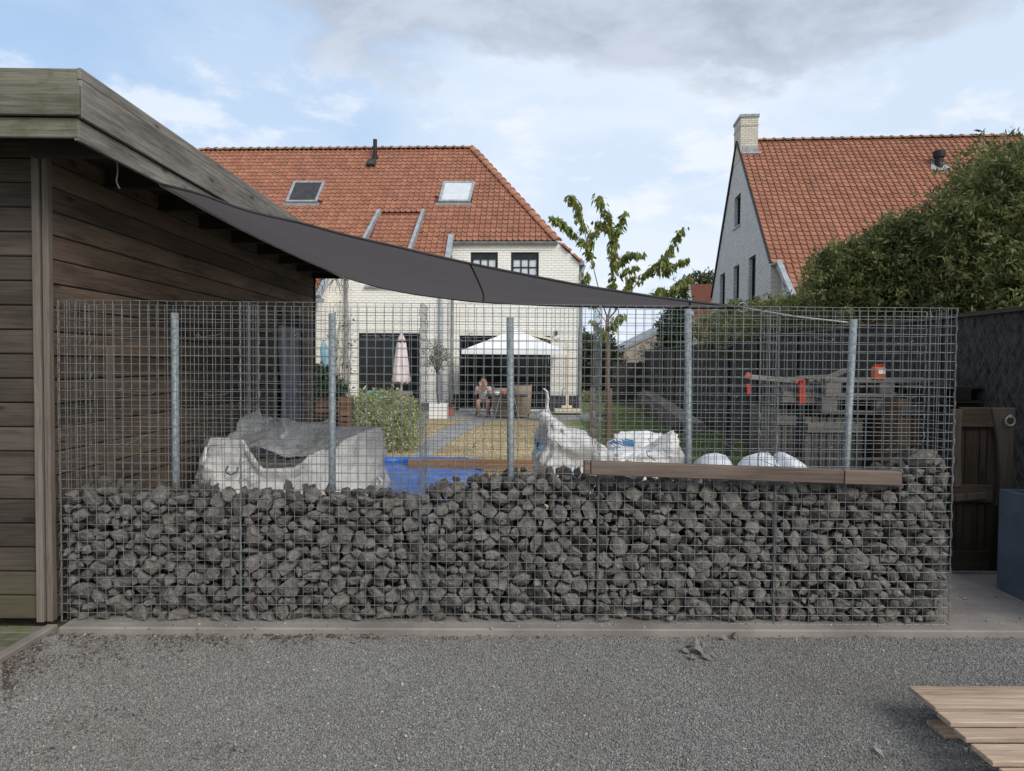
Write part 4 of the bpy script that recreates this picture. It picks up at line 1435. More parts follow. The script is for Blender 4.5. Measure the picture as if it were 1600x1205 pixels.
# skylights
for s, gm, lb in ((sk[0], 'netting', 'roof window with a dark screen'), (sk[1], 'blind_sky', 'roof window with a sky reflection painted as a pale pane')):  # second pane's pale colour stands in for reflected sky
    f = quad_frame(lh, Ro, Rn_, [p + Rn_ * .03 for p in s], .085, .07, M['lead'], 'roof_window', gm)
    f['label'] = lb
    q0, q1 = s[0], s[1]
    b = MB(); b.prism([q0 + V((-.08, 0, 0)) + Rn_ * .035, q1 + V((.08, 0, 0)) + Rn_ * .035, q1 + V((.08, 0, 0)) - Vup * .16 + Rn_ * .03, q0 + V((-.08, 0, 0)) - Vup * .16 + Rn_ * .03], Rn_ * .012)
    b.build('flashing', M['gutter'], f, local=True)
# flue
fl = rh(586, 250)
ft_ = LH.plane(587.5, 218, 1, fl.y)
b = MB(); b.tube([fl + V((0, 0, -.1)), V((fl.x, fl.y, ft_.z))], .072, 12); b.tube([fl + V((0, 0, .0)), fl + V((0, 0, .12))], .10, 12)
flo = b.build('flue_pipe', M['black'], lh, local=True)
vb = rh(580, 262)
b = MB(); b.bar(vb + Rn_ * .06 - Vup * .04, vb + Rn_ * .10 + Vup * .30, .26, .14, up=Rn_); b.bar(vb + Rn_ * .16 - Vup * .05, vb + Rn_ * .17 + Vup * .16, .30, .03, up=Rn_)
b.build('vent_hood', M['dark_plastic'], lh, local=True, bevel=.01)
# dormer
b = MB()
dl0, dl1 = V((dm0.x, yw - .06, zD)), V((dm1.x, yw - .06, zD))
b.poly([dl0, dl1, dt[1], dt[0]])
b.build('dormer_roof', M['roof_base'], lh, local=True)
Vd = (dt[1] - dl1).normalized(); Ud = V((1, 0, 0)); Vd = (Vd - Ud * Vd.dot(Ud)).normalized()
Lv = (dt[1] - dl1).length
tiles(lh, V((0, dl0.y, dl0.z)), Ud, Vd, [(dm0.x + .05, 0), (dm1.x - .05, 0), (dt[1].x - .05, Lv), (dt[0].x + .05, Lv)], CU, CV, [], seed=5)
for a, c, nm in ((dt[0], dl0, 'left'), (dt[1], dl1, 'right')):
    b = MB(); b.bar(a + V((0, 0, .10)), c + V((0, -.06, .10)), .10, .16); b.build('zinc_cheek', M['zinc'], lh, local=True)
    b = MB(); base_ = V((c.x, c.y, zW1)); b.prism([a + V((-.02, 0, .02)), c + V((-.02, 0, .02)), base_ + V((-.02, 0, 0))], (.04, 0, 0)); b.build('cheek_wall', M['dark_plastic'], lh, local=True)
b = MB(); b.bar(dl0 + V((-.1, -.07, .0)), dl1 + V((.1, -.07, .0)), .13, .10); b.build('gutter', M['gutter'], lh, local=True)
# zinc verges where the lower roof steps forward
b = MB(); b.bar(V((xW2 - .03, 0.10, zg + .18)), V((xW2 - .03, yw - .10, zW1 - .02)), .16, .14); b.build('zinc_verge', M['zinc'], lh, local=True)
b = MB(); b.bar(zs_[0] + Rn_ * .10 + Vup * .1, zs_[1] + Rn_ * .10, .13, .14, up=Rn_); b.build('zinc_verge', M['zinc'], lh, local=True)
b = MB(); b.bar(V((zs_[1].x - 2.5, zs_[1].y - .04, zs_[1].z - .03)), V((zs_[1].x + .12, zs_[1].y - .04, zs_[1].z - .03)), .14, .11); b.build('gutter', M['gutter'], lh, local=True)
wall(lh, 'wall', M['brick_w'], [(zlow.y + .25, 0), (yw, 0), (yw, zW1 - .1), (zlow.y + .25, zs_[1].z - .05)], [], lambda u, w_: V((zs_[1].x - .12, u, w_)), (-1, 0, 0))
wall(lh, 'wall', M['brick_w'], [(XL, 0), (zs_[1].x - .12, 0), (zs_[1].x - .12, zs_[1].z - .05), (XL, zs_[1].z - .05)], [], front(zlow.y + .25), (0, 1, 0))
# gutters and downpipes
def halfgutter(parent, x0, x1, y, z, r=.075):
    b = MB(); k = 7
    for x in (x0, x1):
        for rr_ in (r, r - .012):
            for i in range(k):
                a = math.pi + math.pi * i / (k - 1)
                b.v.append(V((x, y + rr_ * math.cos(a), z + rr_ * math.sin(a) + r * .6)))
    for i in range(k - 1):
        b.f += [(i, i + 1, 2 * k + i + 1, 2 * k + i), (k + i, 3 * k + i, 3 * k + i + 1, k + i + 1)]
    b.f += [(0, 2 * k, 3 * k, k), (k - 1, 2 * k - 1, 4 * k - 1, 3 * k - 1)] + [(i, k + i, k + i + 1, i + 1) for i in range(k - 1)] + [(2 * k + i, 2 * k + i + 1, 3 * k + i + 1, 3 * k + i) for i in range(k - 1)]
    b.build('gutter', M['gutter'], parent, local=True)
halfgutter(lh, xW2, A.x + .02, -.09, A.z - .06, .085)
halfgutter(lh, dm1.x, xW2 - .06, yw - .10, zW1 - .07)
halfgutter(lh, zs_[0].x + .1, dm0.x, yw - .10, zW1 - .07)
for px, y, zt_, m in ((540.5, yw, zW1, 'gutter'), (688.5, yw, zW1, 'zinc'), (706.5, yw - .0, zW1, 'gutter')):
    q = LH.plane(px, 500, 1, y - .07)
    b = MB(); b.tube([V((q.x, y - .07, .02)), V((q.x, y - .07, zt_ - .1))], .05, 10); 
    for z in (0.9, 2.4): b.tube([V((q.x, y - .07, z)), V((q.x, y - .07, z + .04))], .058, 10)
    b.build('downpipe', M[m], lh, local=True)
b = MB(); b.tube([V((xr + .06, -.02, .02)), V((xr + .06, -.02, Bv.z - .35)), V((xr + .16, .1, Bv.z - .08))], .05, 10); b.build('downpipe', M['gutter'], lh, local=True)
b = MB(); b.bar(V((Bv.x + .08, -.05, Bv.z - .02)), V((Bv.x + .08, yb, Bv.z - .02)), .15, .12); b.build('gutter', M['gutter'], lh, local=True)
b = MB(); b.box(dR[1] + .12, dR[1] + .2, -.05, 0, 2.3, 2.42); b.build('wall_lamp', M['black'], lh, local=True)

# ---------------------------------------------------------- house on the right
RY = 22.0
k1 = at(1205, 640, RY)
RH = Local((k1.x, RY, 0), R(-5.8))
rhs = thing('brick_house', 'pale brick gabled house with a chimney on the right, behind the evergreen shrubs', 'house', (k1.x, RY, 0), R(-5.8))
E = RH.plane(1205, 412, 0, 0.0); Ap = RH.plane(1152.3, 222, 0, 0.0)
slope = math.atan2(Ap.z - E.z, Ap.y - E.y)
Rr = RH.plane(1113, 462, 0, 0.0)
ro, rn2 = V(E), V((0, -math.sin(slope), math.cos(slope)))
vup2 = V((0, math.cos(slope), math.sin(slope)))
hit2 = lambda px, py: RH.hit(px, py, ro, rn2)
XR = 15.0
gp_ = [(E.y, 0), (Rr.y, 0), (Rr.y, Rr.z), (Ap.y, Ap.z), (E.y, E.z)]
def grect(x0, x1, y0, y1):
    a, c = RH.plane(x0, y0, 0, 0), RH.plane(x1, y1, 0, 0)
    ya, yc = sorted((a.y, c.y))
    zt_ = RH.plane((x0 + x1) / 2, y0, 0, 0).z; zb_ = RH.plane((x0 + x1) / 2, y1, 0, 0).z
    return (ya, yc, zb_, zt_)
gw = [grect(1148, 1156.5, 306, 354), grect(1170, 1179.5, 401, 474), grect(1146.5, 1154, 415, 482), grect(1125, 1132, 428, 486)]
g3 = lambda u, w_: V((0, u, w_))
wall(rhs, 'wall', M['brick_g'], gp_, gw, g3, (1, 0, 0), .2)
for r_ in gw: window(rhs, r_, g3, (1, 0, 0), 1, 1, .05, depth=.17)
b = MB(); b.box(-.05, .1, gw[0][0] - .08, gw[0][1] + .08, gw[0][2] - .06, gw[0][2] - .003); b.build('sill', M['lead'], rhs, local=True)
xs = hit2(1229, 440).x
fz = E.z - .05
wall(rhs, 'wall', M['brick_c'], [(0, 0), (XR, 0), (XR, fz), (0, fz)], [], lambda u, w_: V((u, E.y + .004, w_)), (0, 1, 0))
lo = hit2(1244, 477)
hi = hit2(1216, 416)
vext = (lo - ro).dot(vup2)
LO = ro + vup2 * (vext * 1.45)
b = MB()
b.poly([V((0, E.y, E.z)), V((XR, E.y, E.z)), V((XR, Ap.y, Ap.z)), V((0, Ap.y, Ap.z))])
b.poly([V((0, Rr.y + .2, Rr.z - .2)), V((XR, Rr.y + .2, Rr.z - .2)), V((XR, Ap.y, Ap.z)), V((0, Ap.y, Ap.z))][::-1])
b.poly([V((lo.x, LO.y, LO.z)), V((XR, LO.y, LO.z)), V((XR, E.y, E.z)), V((hi.x, E.y, E.z))])
for p in b.v: p -= rn2 * 0  # planes meet at the ridge
ob = b.build('roof', M['roof_base'], rhs, local=True)
ob.location = V((0, 0, -.015))
wall(rhs, 'wall', M['brick_g'], [(LO.y + .3, 0), (E.y, 0), (E.y, E.z - .05), (LO.y + .3, LO.z + .2)], [], lambda u, w_: V((hi.x + .12, u, w_)), (1, 0, 0))
wall(rhs, 'wall', M['brick_c'], [(hi.x, 0), (XR, 0), (XR, LO.z), (hi.x, LO.z)], [], lambda u, w_: V((u, LO.y + .3, w_)), (0, 1, 0))
wall(rhs, 'wall', M['brick_g'], [(E.y, 0), (Rr.y, 0), (Rr.y, Rr.z), (E.y, E.z)], [], lambda u, w_: V((XR, u, w_)), (-1, 0, 0))
vp = hit2(1467, 262)
uv2 = lambda p: ((V(p) - ro).dot(U), (V(p) - ro).dot(vup2))
Ltop = (V(Ap) - V(E)).length
cyf = hit2(1170, 240).y
chw = [RH.plane(x, 237, 1, cyf) for x in (1157.5, 1184)]
chole = [(chw[0].x - .3, uv2(hit2(1170, 240))[1] - .1), (chw[1].x + .02, uv2(hit2(1170, 240))[1] - .1), (chw[1].x + .02, Ltop + .2), (chw[0].x - .3, Ltop + .2)]
CU2, CV2 = .205, .232
cam_l = RH.c
XVr = min(XR, hit2(1640, 300).x + .5)
tiles(rhs, ro, U, vup2, [(0.0, 0), (XVr, 0), (XVr, Ltop), (0.0, Ltop)], CU2, CV2, [chole], 300, lambda p: 0 if False else (p.x - 1.4) ** 2 * .9 + (p - V((1.4, E.y, E.z))).length_squared, 6)
tiles(rhs, ro, U, vup2, [(hi.x + (lo.x - hi.x) * 1.45, vext * 1.45), (XVr, vext * 1.45), (XVr, 0), (hi.x, 0)], CU2, CV2, [], 0, None, 7)
ridge(rhs, (chw[1].x, Ap.y, Ap.z + .02), (XVr, Ap.y, Ap.z + .02), .335, .12, M['ridge'])
# verge trims
b = MB(); b.bar(V((-.03, E.y - .02, E.z + .01)), V((-.03, Ap.y, Ap.z + .01)), .06, .07); b.build('verge_trim', M['black'], rhs, local=True)
b = MB(); b.bar(V((-.03, Rr.y + .1, Rr.z - .08)), V((-.03, Ap.y, Ap.z + .01)), .08, .08); b.build('verge_trim', M['black'], rhs, local=True)
b = MB(); b.bar(hi + rn2 * .08 + vup2 * .1, lo + rn2 * .08 - vup2 * 1.2 + V(((lo.x - hi.x) * .9, 0, 0)) * .5, .15, .16, up=rn2); b.build('zinc_verge', M['zinc'], rhs, local=True)
halfgutter(rhs, -.05, hi.x + .05, E.y - .09, E.z - .06, .085)
b = MB(); q = V((hi.x * .75, E.y - .08, 0)); b.tube([V((q.x, q.y, E.z - .1)), V((q.x + .1, q.y - .1, E.z - .35)), V((lo.x - .1, lo.y, lo.z + .05)), V((lo.x, lo.y - .5, lo.z - .6))], .05, 10); b.build('downpipe', M['gutter'], rhs, local=True)
# chimney
ctop = RH.plane(1170, 178.5, 1, cyf).z
cy0, cy1 = cyf, cyf + 1.15
b = MB(); b.box(-.012, chw[1].x, cy0, cy1, Ap.z - .8, ctop - .1); b.build('chimney', M['brick_c'], rhs, local=True)
b = MB(); b.box(-.05, chw[1].x + .04, cy0 - .04, cy1 + .04, ctop - .1, ctop); b.build('chimney_cap', M['lead'], rhs, local=True)
b = MB(); z1 = RH.plane(1170, 194, 1, cy0).z; b.box(-.03, chw[1].x + .016, cy0 - .02, cy1 + .02, z1 - .06, z1); b.build('chimney_band', M['brick_c'], rhs, local=True)
b = MB(); z0_, z1_ = RH.plane(1170, 239, 1, cy0).z, RH.plane(1170, 229, 1, cy0).z; b.box(.05, chw[1].x + .02, cy0 - .02, cy0 + .3, z0_, z1_)
b.prism([V((.03, cy0 - .02, z0_)), V((chw[1].x + .1, cy0 - .02, z0_)), V((chw[1].x + .1, cy0 - .02, z0_)) - vup2 * .12, V((.03, cy0 - .02, z0_)) - vup2 * .12], rn2 * .05)
b.build('flashing', M['lead'], rhs, local=True)
# roof vent
b = MB(); vz = RH.plane(1467, 237, 1, vp.y).z
b.lathe(vp + V((0, 0, -.15)), [(.13, 0), (.13, vz - vp.z - .05), (.19, vz - vp.z - .05), (.20, vz - vp.z + .15), (.13, vz - vp.z + .2), (0, vz - vp.z + .2)], 14); b.build('roof_vent', M['black'], rhs, local=True, smooth=False)
b = MB(); b.prism([vp + U * .34 - vup2 * .25 + rn2 * .04, vp + U * .2 + vup2 * .3 + rn2 * .05, vp - U * .2 + vup2 * .3 + rn2 * .05, vp - U * .34 - vup2 * .25 + rn2 * .04], rn2 * .02); b.build('flashing', M['lead'], rhs, local=True)
# second small vent lower down
v2 = hit2(1496, 300)
b = MB(); b.tube([v2, v2 + V((0, 0, .45))], .08, 10); b.tube([v2 + V((0, 0, .38)), v2 + V((0, 0, .5))], .12, 10); b.build('roof_vent', M['black'], rhs, local=True)

# ---------------------------------------------------------- small houses far behind
fh = thing('far_house', 'distant house with orange tiled roof and white gable, left of the pale brick house', 'house', at(1085, 575, 48))
fa, fb_, fc, fd = at(1078, 444, 48), at(1125, 444, 47), at(1125, 560, 43), at(1093, 560, 43)
b = MB(); b.poly([fd, fc, fb_, fa]); b.build('roof', M['roof_base'], fh)
uu = (fb_ - fa).normalized(); vv_ = (fa - fd); vv_ = (vv_ - uu * vv_.dot(uu)); L2 = vv_.length; vv_.normalize()
# the gable wall left of it
b = MB(); b.prism([fa, fd, V((fd.x, fd.y, 0)), V((at(1062, 545, 50).x, 50, 0)), at(1063, 545, 50), at(1076, 446, 48.3)], (0.02, .3, 0)); b.build('gable_wall', M['white_paint'], fh)
O_ = fd - wloc(fh) - uu * .1
tiles(fh, O_, uu, vv_, [(0, 0), (2.6, 0), (2.6, L2), (-.4, L2)], .26, .36, [], seed=9)
b = MB(); b.box(fd.x, fc.x + 3, 43, 47, 0, 1.6); b.build('wall', M['beige_render'], fh)

bn = thing('barn', 'distant low barn with a sloping beige roof, behind the garden hedge', 'barn', at(990, 580, 40))
q = [at(957, 552, 40), at(957, 580, 40), at(1050, 580, 40), at(1050, 508, 40)]
b = MB(); b.prism([at(953, 554, 40), at(1050, 506, 40), at(1050, 511, 40), at(953, 558, 40)], (0, 6, 0)); b.build('roof', M['lead'], bn)
b = MB(); b.prism([V((q[0].x, 40.1, 0)), V((q[2].x, 40.1, 0)), V((q[3].x, 40.1, q[3].z - .1)), V((q[0].x, 40.1, q[0].z - .1))], (0, 5.8, 0)); b.build('wall', M['beige_render'], bn)
b = MB(); b.tube([at(966, 575, 39.9), at(966, 545, 39.9)], .12, 8); b.build('downpipe', M['zinc'], bn)
hs = thing('far_house', 'sliver of distant orange roof between garden trees beside the white house', 'house', at(921, 575, 60))
b = MB(); b.prism([at(912, 552, 60), at(930, 552, 60), at(927, 540, 60), at(915, 540, 60)], (0, 4, 0)); b.build('roof', M['tile'], hs)
b = MB(); a, c = at(914, 560, 60.2), at(928, 560, 60.2); b.box(a.x, c.x, 60.2, 63.6, 0, at(920, 552, 60).z - .01); b.build('wall', M['white_paint'], hs)

# ================================================================== BLACK GARDEN FENCE (right)
def screenmat():
    m, t, b = base_mat('woven_black_screen')
    tc = t.nodes.new('ShaderNodeTexCoord')
    sp = t.nodes.new('ShaderNodeSeparateXYZ')
    t.links.new(tc.outputs['Object'], sp.inputs[0])
    wv = math_(t, 'MULTIPLY', math_(t, 'SUBTRACT', noise_(t, tc.outputs['Object'], 5.0, 4), 0.5), 1.2)
    a = math_(t, 'ADD', math_(t, 'MULTIPLY', sp.outputs[1], 17.0), wv)
    c = math_(t, 'MULTIPLY', sp.outputs[2], 13.0)
    d1 = math_(t, 'ABSOLUTE', math_(t, 'SINE', math_(t, 'MULTIPLY', math_(t, 'ADD', a, c), 1.7)))
    d2 = math_(t, 'ABSOLUTE', math_(t, 'SINE', math_(t, 'MULTIPLY', math_(t, 'SUBTRACT', a, c), 1.7)))
    net = math_(t, 'MINIMUM', d1, d2)
    line = math_(t, 'SUBTRACT', 1.0, smooth(t, net, 0.04, 0.42))
    nz = noise_(t, coords(t, (14, 14, 9)), 1.0, 6, 0.75)
    col = mixc(t, smooth(t, nz, 0.35, 0.7), (0.018, 0.017, 0.017), (0.085, 0.080, 0.075))
    col = mixc(t, math_(t, 'MULTIPLY', line, 0.55), col, (0.085, 0.083, 0.078))
    t.links.new(col, b.inputs['Base Color'])
    b.inputs['Roughness'].default_value = 0.9
    b.inputs['Specular IOR Level'].default_value = 0.15
    bump_(t, b, math_(t, 'ADD', math_(t, 'MULTIPLY', nz, 0.5), line), 0.6, 0.02)
    return m


M['screen'] = screenmat()
FR = R(-2.7)                                  # the plot line turns slightly to the right
fdir = V((math.sin(-FR), math.cos(FR), 0))
fnrm = V((math.cos(FR), math.sin(FR), 0))      # points away from our garden
FOFF, FH = 3.85, 1.95
fpt = lambda t, z=0.0: fnrm * FOFF + fdir * t + V((0, 0, z))
fence = thing('garden_fence', 'long black woven screen fence with black posts along the right side of the garden', 'fence', fpt(14))
SP = 1.95
t0 = 3.3
for k in range(12):
    a, c = t0 + k * SP, t0 + (k + 1) * SP
    b = MB()
    b.add([fpt(a + .05, .02), fpt(c - .05, .02), fpt(c - .05, FH - .03), fpt(a + .05, FH - .03)] + [fpt(q, z) + fnrm * .025 for q, z in ((a + .05, .02), (c - .05, .02), (c - .05, FH - .03), (a + .05, FH - .03))],
          [(3, 2, 1, 0), (4, 5, 6, 7), (0, 1, 5, 4), (1, 2, 6, 5), (2, 3, 7, 6), (3, 0, 4, 7)])
    b.build('screen_panel', M['screen'], fence)
    b = MB(); b.bar(fpt(a + .03, FH - .015) - fnrm * .005, fpt(c - .03, FH - .015) - fnrm * .005, .05, .035); b.build('top_rail', M['black'], fence)
for k in range(13):
    a = t0 + k * SP
    b = MB(); b.bar(fpt(a, 0) - fnrm * .01, fpt(a, FH + .03) - fnrm * .01, .06, .06, up=fnrm); b.build('post', M['black'], fence)
# return panel closing the far end
b = MB(); e = fpt(t0 + 12 * SP); b.box(e.x - 1.2, e.x - .05, e.y - .02, e.y + .02, 0, 1.5); b.build('screen_panel', M['screen'], fence)

# concrete edging in front of it, rising gently with the ground
ed = MB()
ed.prism([at(1003, 609, 25.5), at(1020, 611, 25.5), at(1101, 661, 15.6), at(1073, 662, 15.6)], (0, 0, -.35))
tag(ed.build('concrete_edging', M['concrete']), kind='structure')
sb = MB()
sb.prism([at(1001, 611, 25.4), at(1010, 616, 24), at(1072, 664, 15.6), at(1050, 664, 15.5), at(995, 616, 25)], (0, 0, -.3))
tag(sb.build('soil_border', M['soil']), kind='structure')

# ================================================================== PATH AND PATIO
pat = MB()
patio = thing('patio', 'grey slab patio in front of the white brick house', 'patio', (0, 19.5, 0))
x0, x1 = at(640, 650, 19.5).x, at(940, 650, 19.5).x
ya, yb_ = gnd(800, 655).y, 21.95
nyy = 4
for i in range(9):
    for j in range(nyy):
        b = MB()
        wx = (x1 - x0) / 9; wy = (yb_ - ya) / nyy
        b.box(x0 + i * wx + .006, x0 + (i + 1) * wx - .006, ya + j * wy + .006, ya + (j + 1) * wy - .006, -.08, .012 + rnd.uniform(-.003, .003))
        b.build('paving_slab', M['paver'], patio)
path = thing('garden_path', 'grey slab path curving from the patio across the dry lawn', 'path', gnd(690, 690))
Lp = [gnd(*p) for p in ((640, 722), (655, 700), (668, 686), (690, 672), (716, 660), (738, 655))]
Rp = [gnd(*p) for p in ((664, 722), (680, 706), (699, 694), (726, 676), (754, 662), (778, 655))]
for i in range(5):
    for (s0, s1) in ((0, .5), (.5, 1)):
        for (u0, u1) in ((0, .5), (.5, 1)):
            f_ = lambda s, u: (Lp[i].lerp(Lp[i + 1], s)).lerp(Rp[i].lerp(Rp[i + 1], s), u)
            c = [f_(s0, u0), f_(s0, u1), f_(s1, u1), f_(s1, u0)]
            m_ = sum(c, V()) / 4
            c = [m_ + (p - m_) * .985 + V((0, 0, .006)) for p in c]
            b = MB(); b.prism([p + V((0, 0, -.06)) for p in c], (0, 0, .06)); b.build('paving_slab', M['paver'], path)

# ================================================================== GRASS BLADES
gq = np.random.RandomState(21)
def blades(name, n, sampler, hgt, m):
    P_ = np.array([sampler() for _ in range(n)])
    a = gq.rand(n) * 6.28
    w_ = .004 + .004 * gq.rand(n); h_ = hgt * (.5 + gq.rand(n))
    d = np.stack([np.cos(a), np.sin(a), np.zeros(n)], 1)
    ln = gq.randn(n, 2) * .4
    tip = P_ + np.stack([ln[:, 0] * h_, ln[:, 1] * h_, h_], 1)
    v = np.stack([P_ - d * w_[:, None], P_ + d * w_[:, None], tip], 1).reshape(-1, 3)
    return mesh_np(name, v, np.arange(3 * n).reshape(-1, 3), m, kind='stuff')
def lawn_dry():
    while True:
        y = 8 + 11 * gq.rand() ** .8; x = -3.2 + 4.2 * gq.rand()
        if y < 9.9 and x < -1.2: continue
        return (x, y, -.012)
def lawn_green():
    y = 8.5 + 14 * gq.rand() ** .8
    return (1.2 + (2.9) * gq.rand() + .04 * y, y, -.012)
blades('dry_grass', 26000, lawn_dry, .03, M['grass_dry'])
blades('green_grass', 34000, lawn_green, .045, M['grass_blade'])
def weeds():
    c = at(1148, 690, 8.4)
    return (c.x + gq.randn() * .26, c.y + gq.randn() * .6, -.012)
blades('long_grass', 5000, weeds, .26, M['grass_blade'])

# ================================================================== FOLIAGE
def leaves(name, P_, D, L_, W_, m, parent, rs):
    n = len(P_)
    D = D / np.linalg.norm(D, axis=1, keepdims=True)
    r = rs.randn(n, 3)
    S = np.cross(D, r); S /= np.linalg.norm(S, axis=1, keepdims=True) + 1e-9
    Nn = np.cross(S, D)
    l = (L_ * (.65 + .7 * rs.rand(n)))[:, None]; w_ = (W_ * (.7 + .6 * rs.rand(n)))[:, None]
    mid = P_ + D * l * .5 - Nn * l * .06
    v = np.stack([P_, mid + S * w_ * .5 + Nn * w_ * .15, P_ + D * l - Nn * l * .05, mid - S * w_ * .5 + Nn * w_ * .15], 1).reshape(-1, 3)
    return mesh_np(name, v, np.arange(4 * n).reshape(-1, 4), m, parent)


def crown(parent, blobs, n, L_, W_, m, seed, whorl=7, rough=.22, shell=.35, up=.3, name='foliage'):
    rs = np.random.RandomState(seed)
    wts = np.array([b[1][0] * b[1][2] + b[1][1] * b[1][2] for b in blobs]); wts = wts / wts.sum()
    k = n // whorl
    idx = rs.choice(len(blobs), k, p=wts)
    dirs = rs.randn(k, 3); dirs /= np.linalg.norm(dirs, axis=1, keepdims=True)
    cen = np.array([list(b[0]) for b in blobs])[idx]; rad = np.array([list(b[1]) for b in blobs])[idx]
    bump = np.array([noise.noise(V(d * 2.6) + V((i * 3.1 + seed, 0, 0))) + .5 * noise.noise(V(d * 6.3) + V((i * 1.7, seed, 0))) for d, i in zip(dirs, idx)])
    rr_ = (1 - shell * rs.rand(k) ** 1.6) * (1 + rough * bump)
    P0 = cen + dirs * rad * rr_[:, None]
    keep = P0[:, 2] > 0.02
    P0, dirs = P0[keep], dirs[keep]
    ax = dirs + .55 * rs.randn(len(P0), 3) + np.array([0, 0, up]); ax /= np.linalg.norm(ax, axis=1, keepdims=True)
    P_ = np.repeat(P0, whorl, 0); A_x = np.repeat(ax, whorl, 0)
    pr = rs.randn(len(P_), 3); pr -= A_x * (pr * A_x).sum(1, keepdims=True); pr /= np.linalg.norm(pr, axis=1, keepdims=True)
    D = A_x * .6 + pr * .85
    P_ = P_ + A_x * (L_ * .8 * (rs.rand(len(P_), 1) - .5)) + rs.randn(len(P_), 3) * L_ * .25
    return leaves(name, P_, D, L_, W_, m, parent, rs)


def limbs(parent, base, tops, r0, m, seed=0, name='trunk'):
    r = random.Random(seed)
    b = MB()
    base = V(base)
    for tp in tops:
        tp = V(tp); n = 6
        q = []
        for i in range(n + 1):
            s = i / n
            p = base.lerp(tp, s); p.z = base.z + (tp.z - base.z) * (s ** .85)
            if 0 < i < n: p += V((r.gauss(0, .04), r.gauss(0, .04), 0)) * (tp - base).length * .4
            q.append(p)
        b.tube(q, [r0 * (1 - .8 * i / n) for i in range(n + 1)], 7)
    return b.build(name, m, parent, smooth=True)


# three big evergreen shrubs behind the fence
sh = thing('evergreen_shrub', 'broad dark evergreen shrub rising over the black fence at the right edge of view', 'shrub', (7.6, 9.6, 0), group='evergreen shrubs behind the black fence')
bl = []
for (px, py, Y, r_) in ((1590, 300, 9.6, .75), (1640, 330, 9.3, .9), (1535, 300, 9.8, .6), (1575, 380, 9.2, .85), (1640, 430, 9.0, .9), (1510, 400, 9.4, .8), (1560, 455, 9.0, .8), (1640, 500, 9, .9), (1700, 380, 9.5, 1.0), (1720, 480, 9, 1.0), (1690, 290, 9.8, .8)):
    bl.append((at(px, py, Y), (r_, r_, r_ * .9)))
for (px, py, r_) in ((1545, 255, .32), (1515, 300, .3), (1590, 262, .3), (1490, 352, .32), (1560, 320, .4), (1500, 350, .4), (1530, 420, .45), (1590, 430, .45)):
    bl.append((at(px, py, 9.1), (r_, r_, r_)))
crown(sh, bl, 60000, .082, .026, M['leaf_ever'], 5, rough=.55, shell=.5)
limbs(sh, (7.4, 9.9, 0), [at(1560, 330, 9.8), at(1640, 360, 9.8), at(1520, 380, 9.6), at(1600, 280, 9.8), at(1480, 420, 9.7)], .09, M['bark'], 3)
sh2 = thing('evergreen_shrub', 'rounded evergreen shrub with yellowish new tips, left neighbour of the broad dark shrub', 'shrub', (5.2, 10.0, 0), group='evergreen shrubs behind the black fence')
bl = []
for (px, py, Y, r_) in ((1445, 392, 10.2, .52), (1395, 418, 10.2, .52), (1450, 430, 9.8, .7), (1375, 440, 10.2, .6), (1330, 430, 10.4, .48), (1410, 470, 9.8, .7), (1340, 480, 10.2, .6), (1470, 490, 9.6, .7)):
    bl.append((at(px, py, Y), (r_, r_, r_ * .85)))
for (px, py, r_) in ((1300, 420, .28), (1310, 400, .2), (1345, 402, .26), (1385, 375, .28), (1425, 360, .26), (1405, 380, .35), (1360, 410, .32), (1290, 440, .3), (1440, 400, .4), (1400, 440, .4), (1462, 350, .25), (1320, 450, .35)):
    bl.append((at(px, py, 9.8), (r_, r_, r_)))
crown(sh2, bl, 50000, .074, .024, M['leaf_ever'], 6, rough=.55, shell=.5)
limbs(sh2, (5.4, 10.4, 0), [at(1440, 380, 10.3), at(1380, 420, 10.3), at(1330, 430, 10.4), at(1420, 440, 10.2)], .08, M['bark'], 4)
sh3 = thing('evergreen_shrub', 'low light green hedge shrub topping the black fence below the pale brick gable', 'shrub', (5.0, 14.5, 0), group='evergreen shrubs behind the black fence')
bl = []
for (px, py, Y, r_) in ((1275, 490, 12.0, .55), (1240, 500, 12.6, .5), (1290, 460, 11.6, .42), (1205, 500, 13.6, .5), (1170, 503, 14.6, .5), (1135, 510, 15.6, .5), (1105, 520, 16.5, .45), (1260, 520, 12.4, .6), (1215, 530, 13.4, .6), (1160, 530, 14.8, .6)):
    bl.append((at(px, py, Y), (r_, r_, r_ * .8)))
for (px, py, Y, r_) in ((1190, 482, 13.6, .22), (1150, 484, 14.6, .2), (1225, 482, 12.8, .22), (1262, 468, 12, .25), (1120, 500, 15.6, .25), (1245, 478, 12.5, .2)):
    bl.append((at(px, py, Y), (r_, r_, r_)))
crown(sh3, bl, 26000, .075, .026, M['leaf_pale'], 7, rough=.35, shell=.5)
limbs(sh3, (5.1, 14.6, 0), [at(1205, 505, 13.9), at(1160, 510, 14.9), at(1260, 500, 12.4), at(1115, 525, 16.2)], .06, M['bark'], 5)

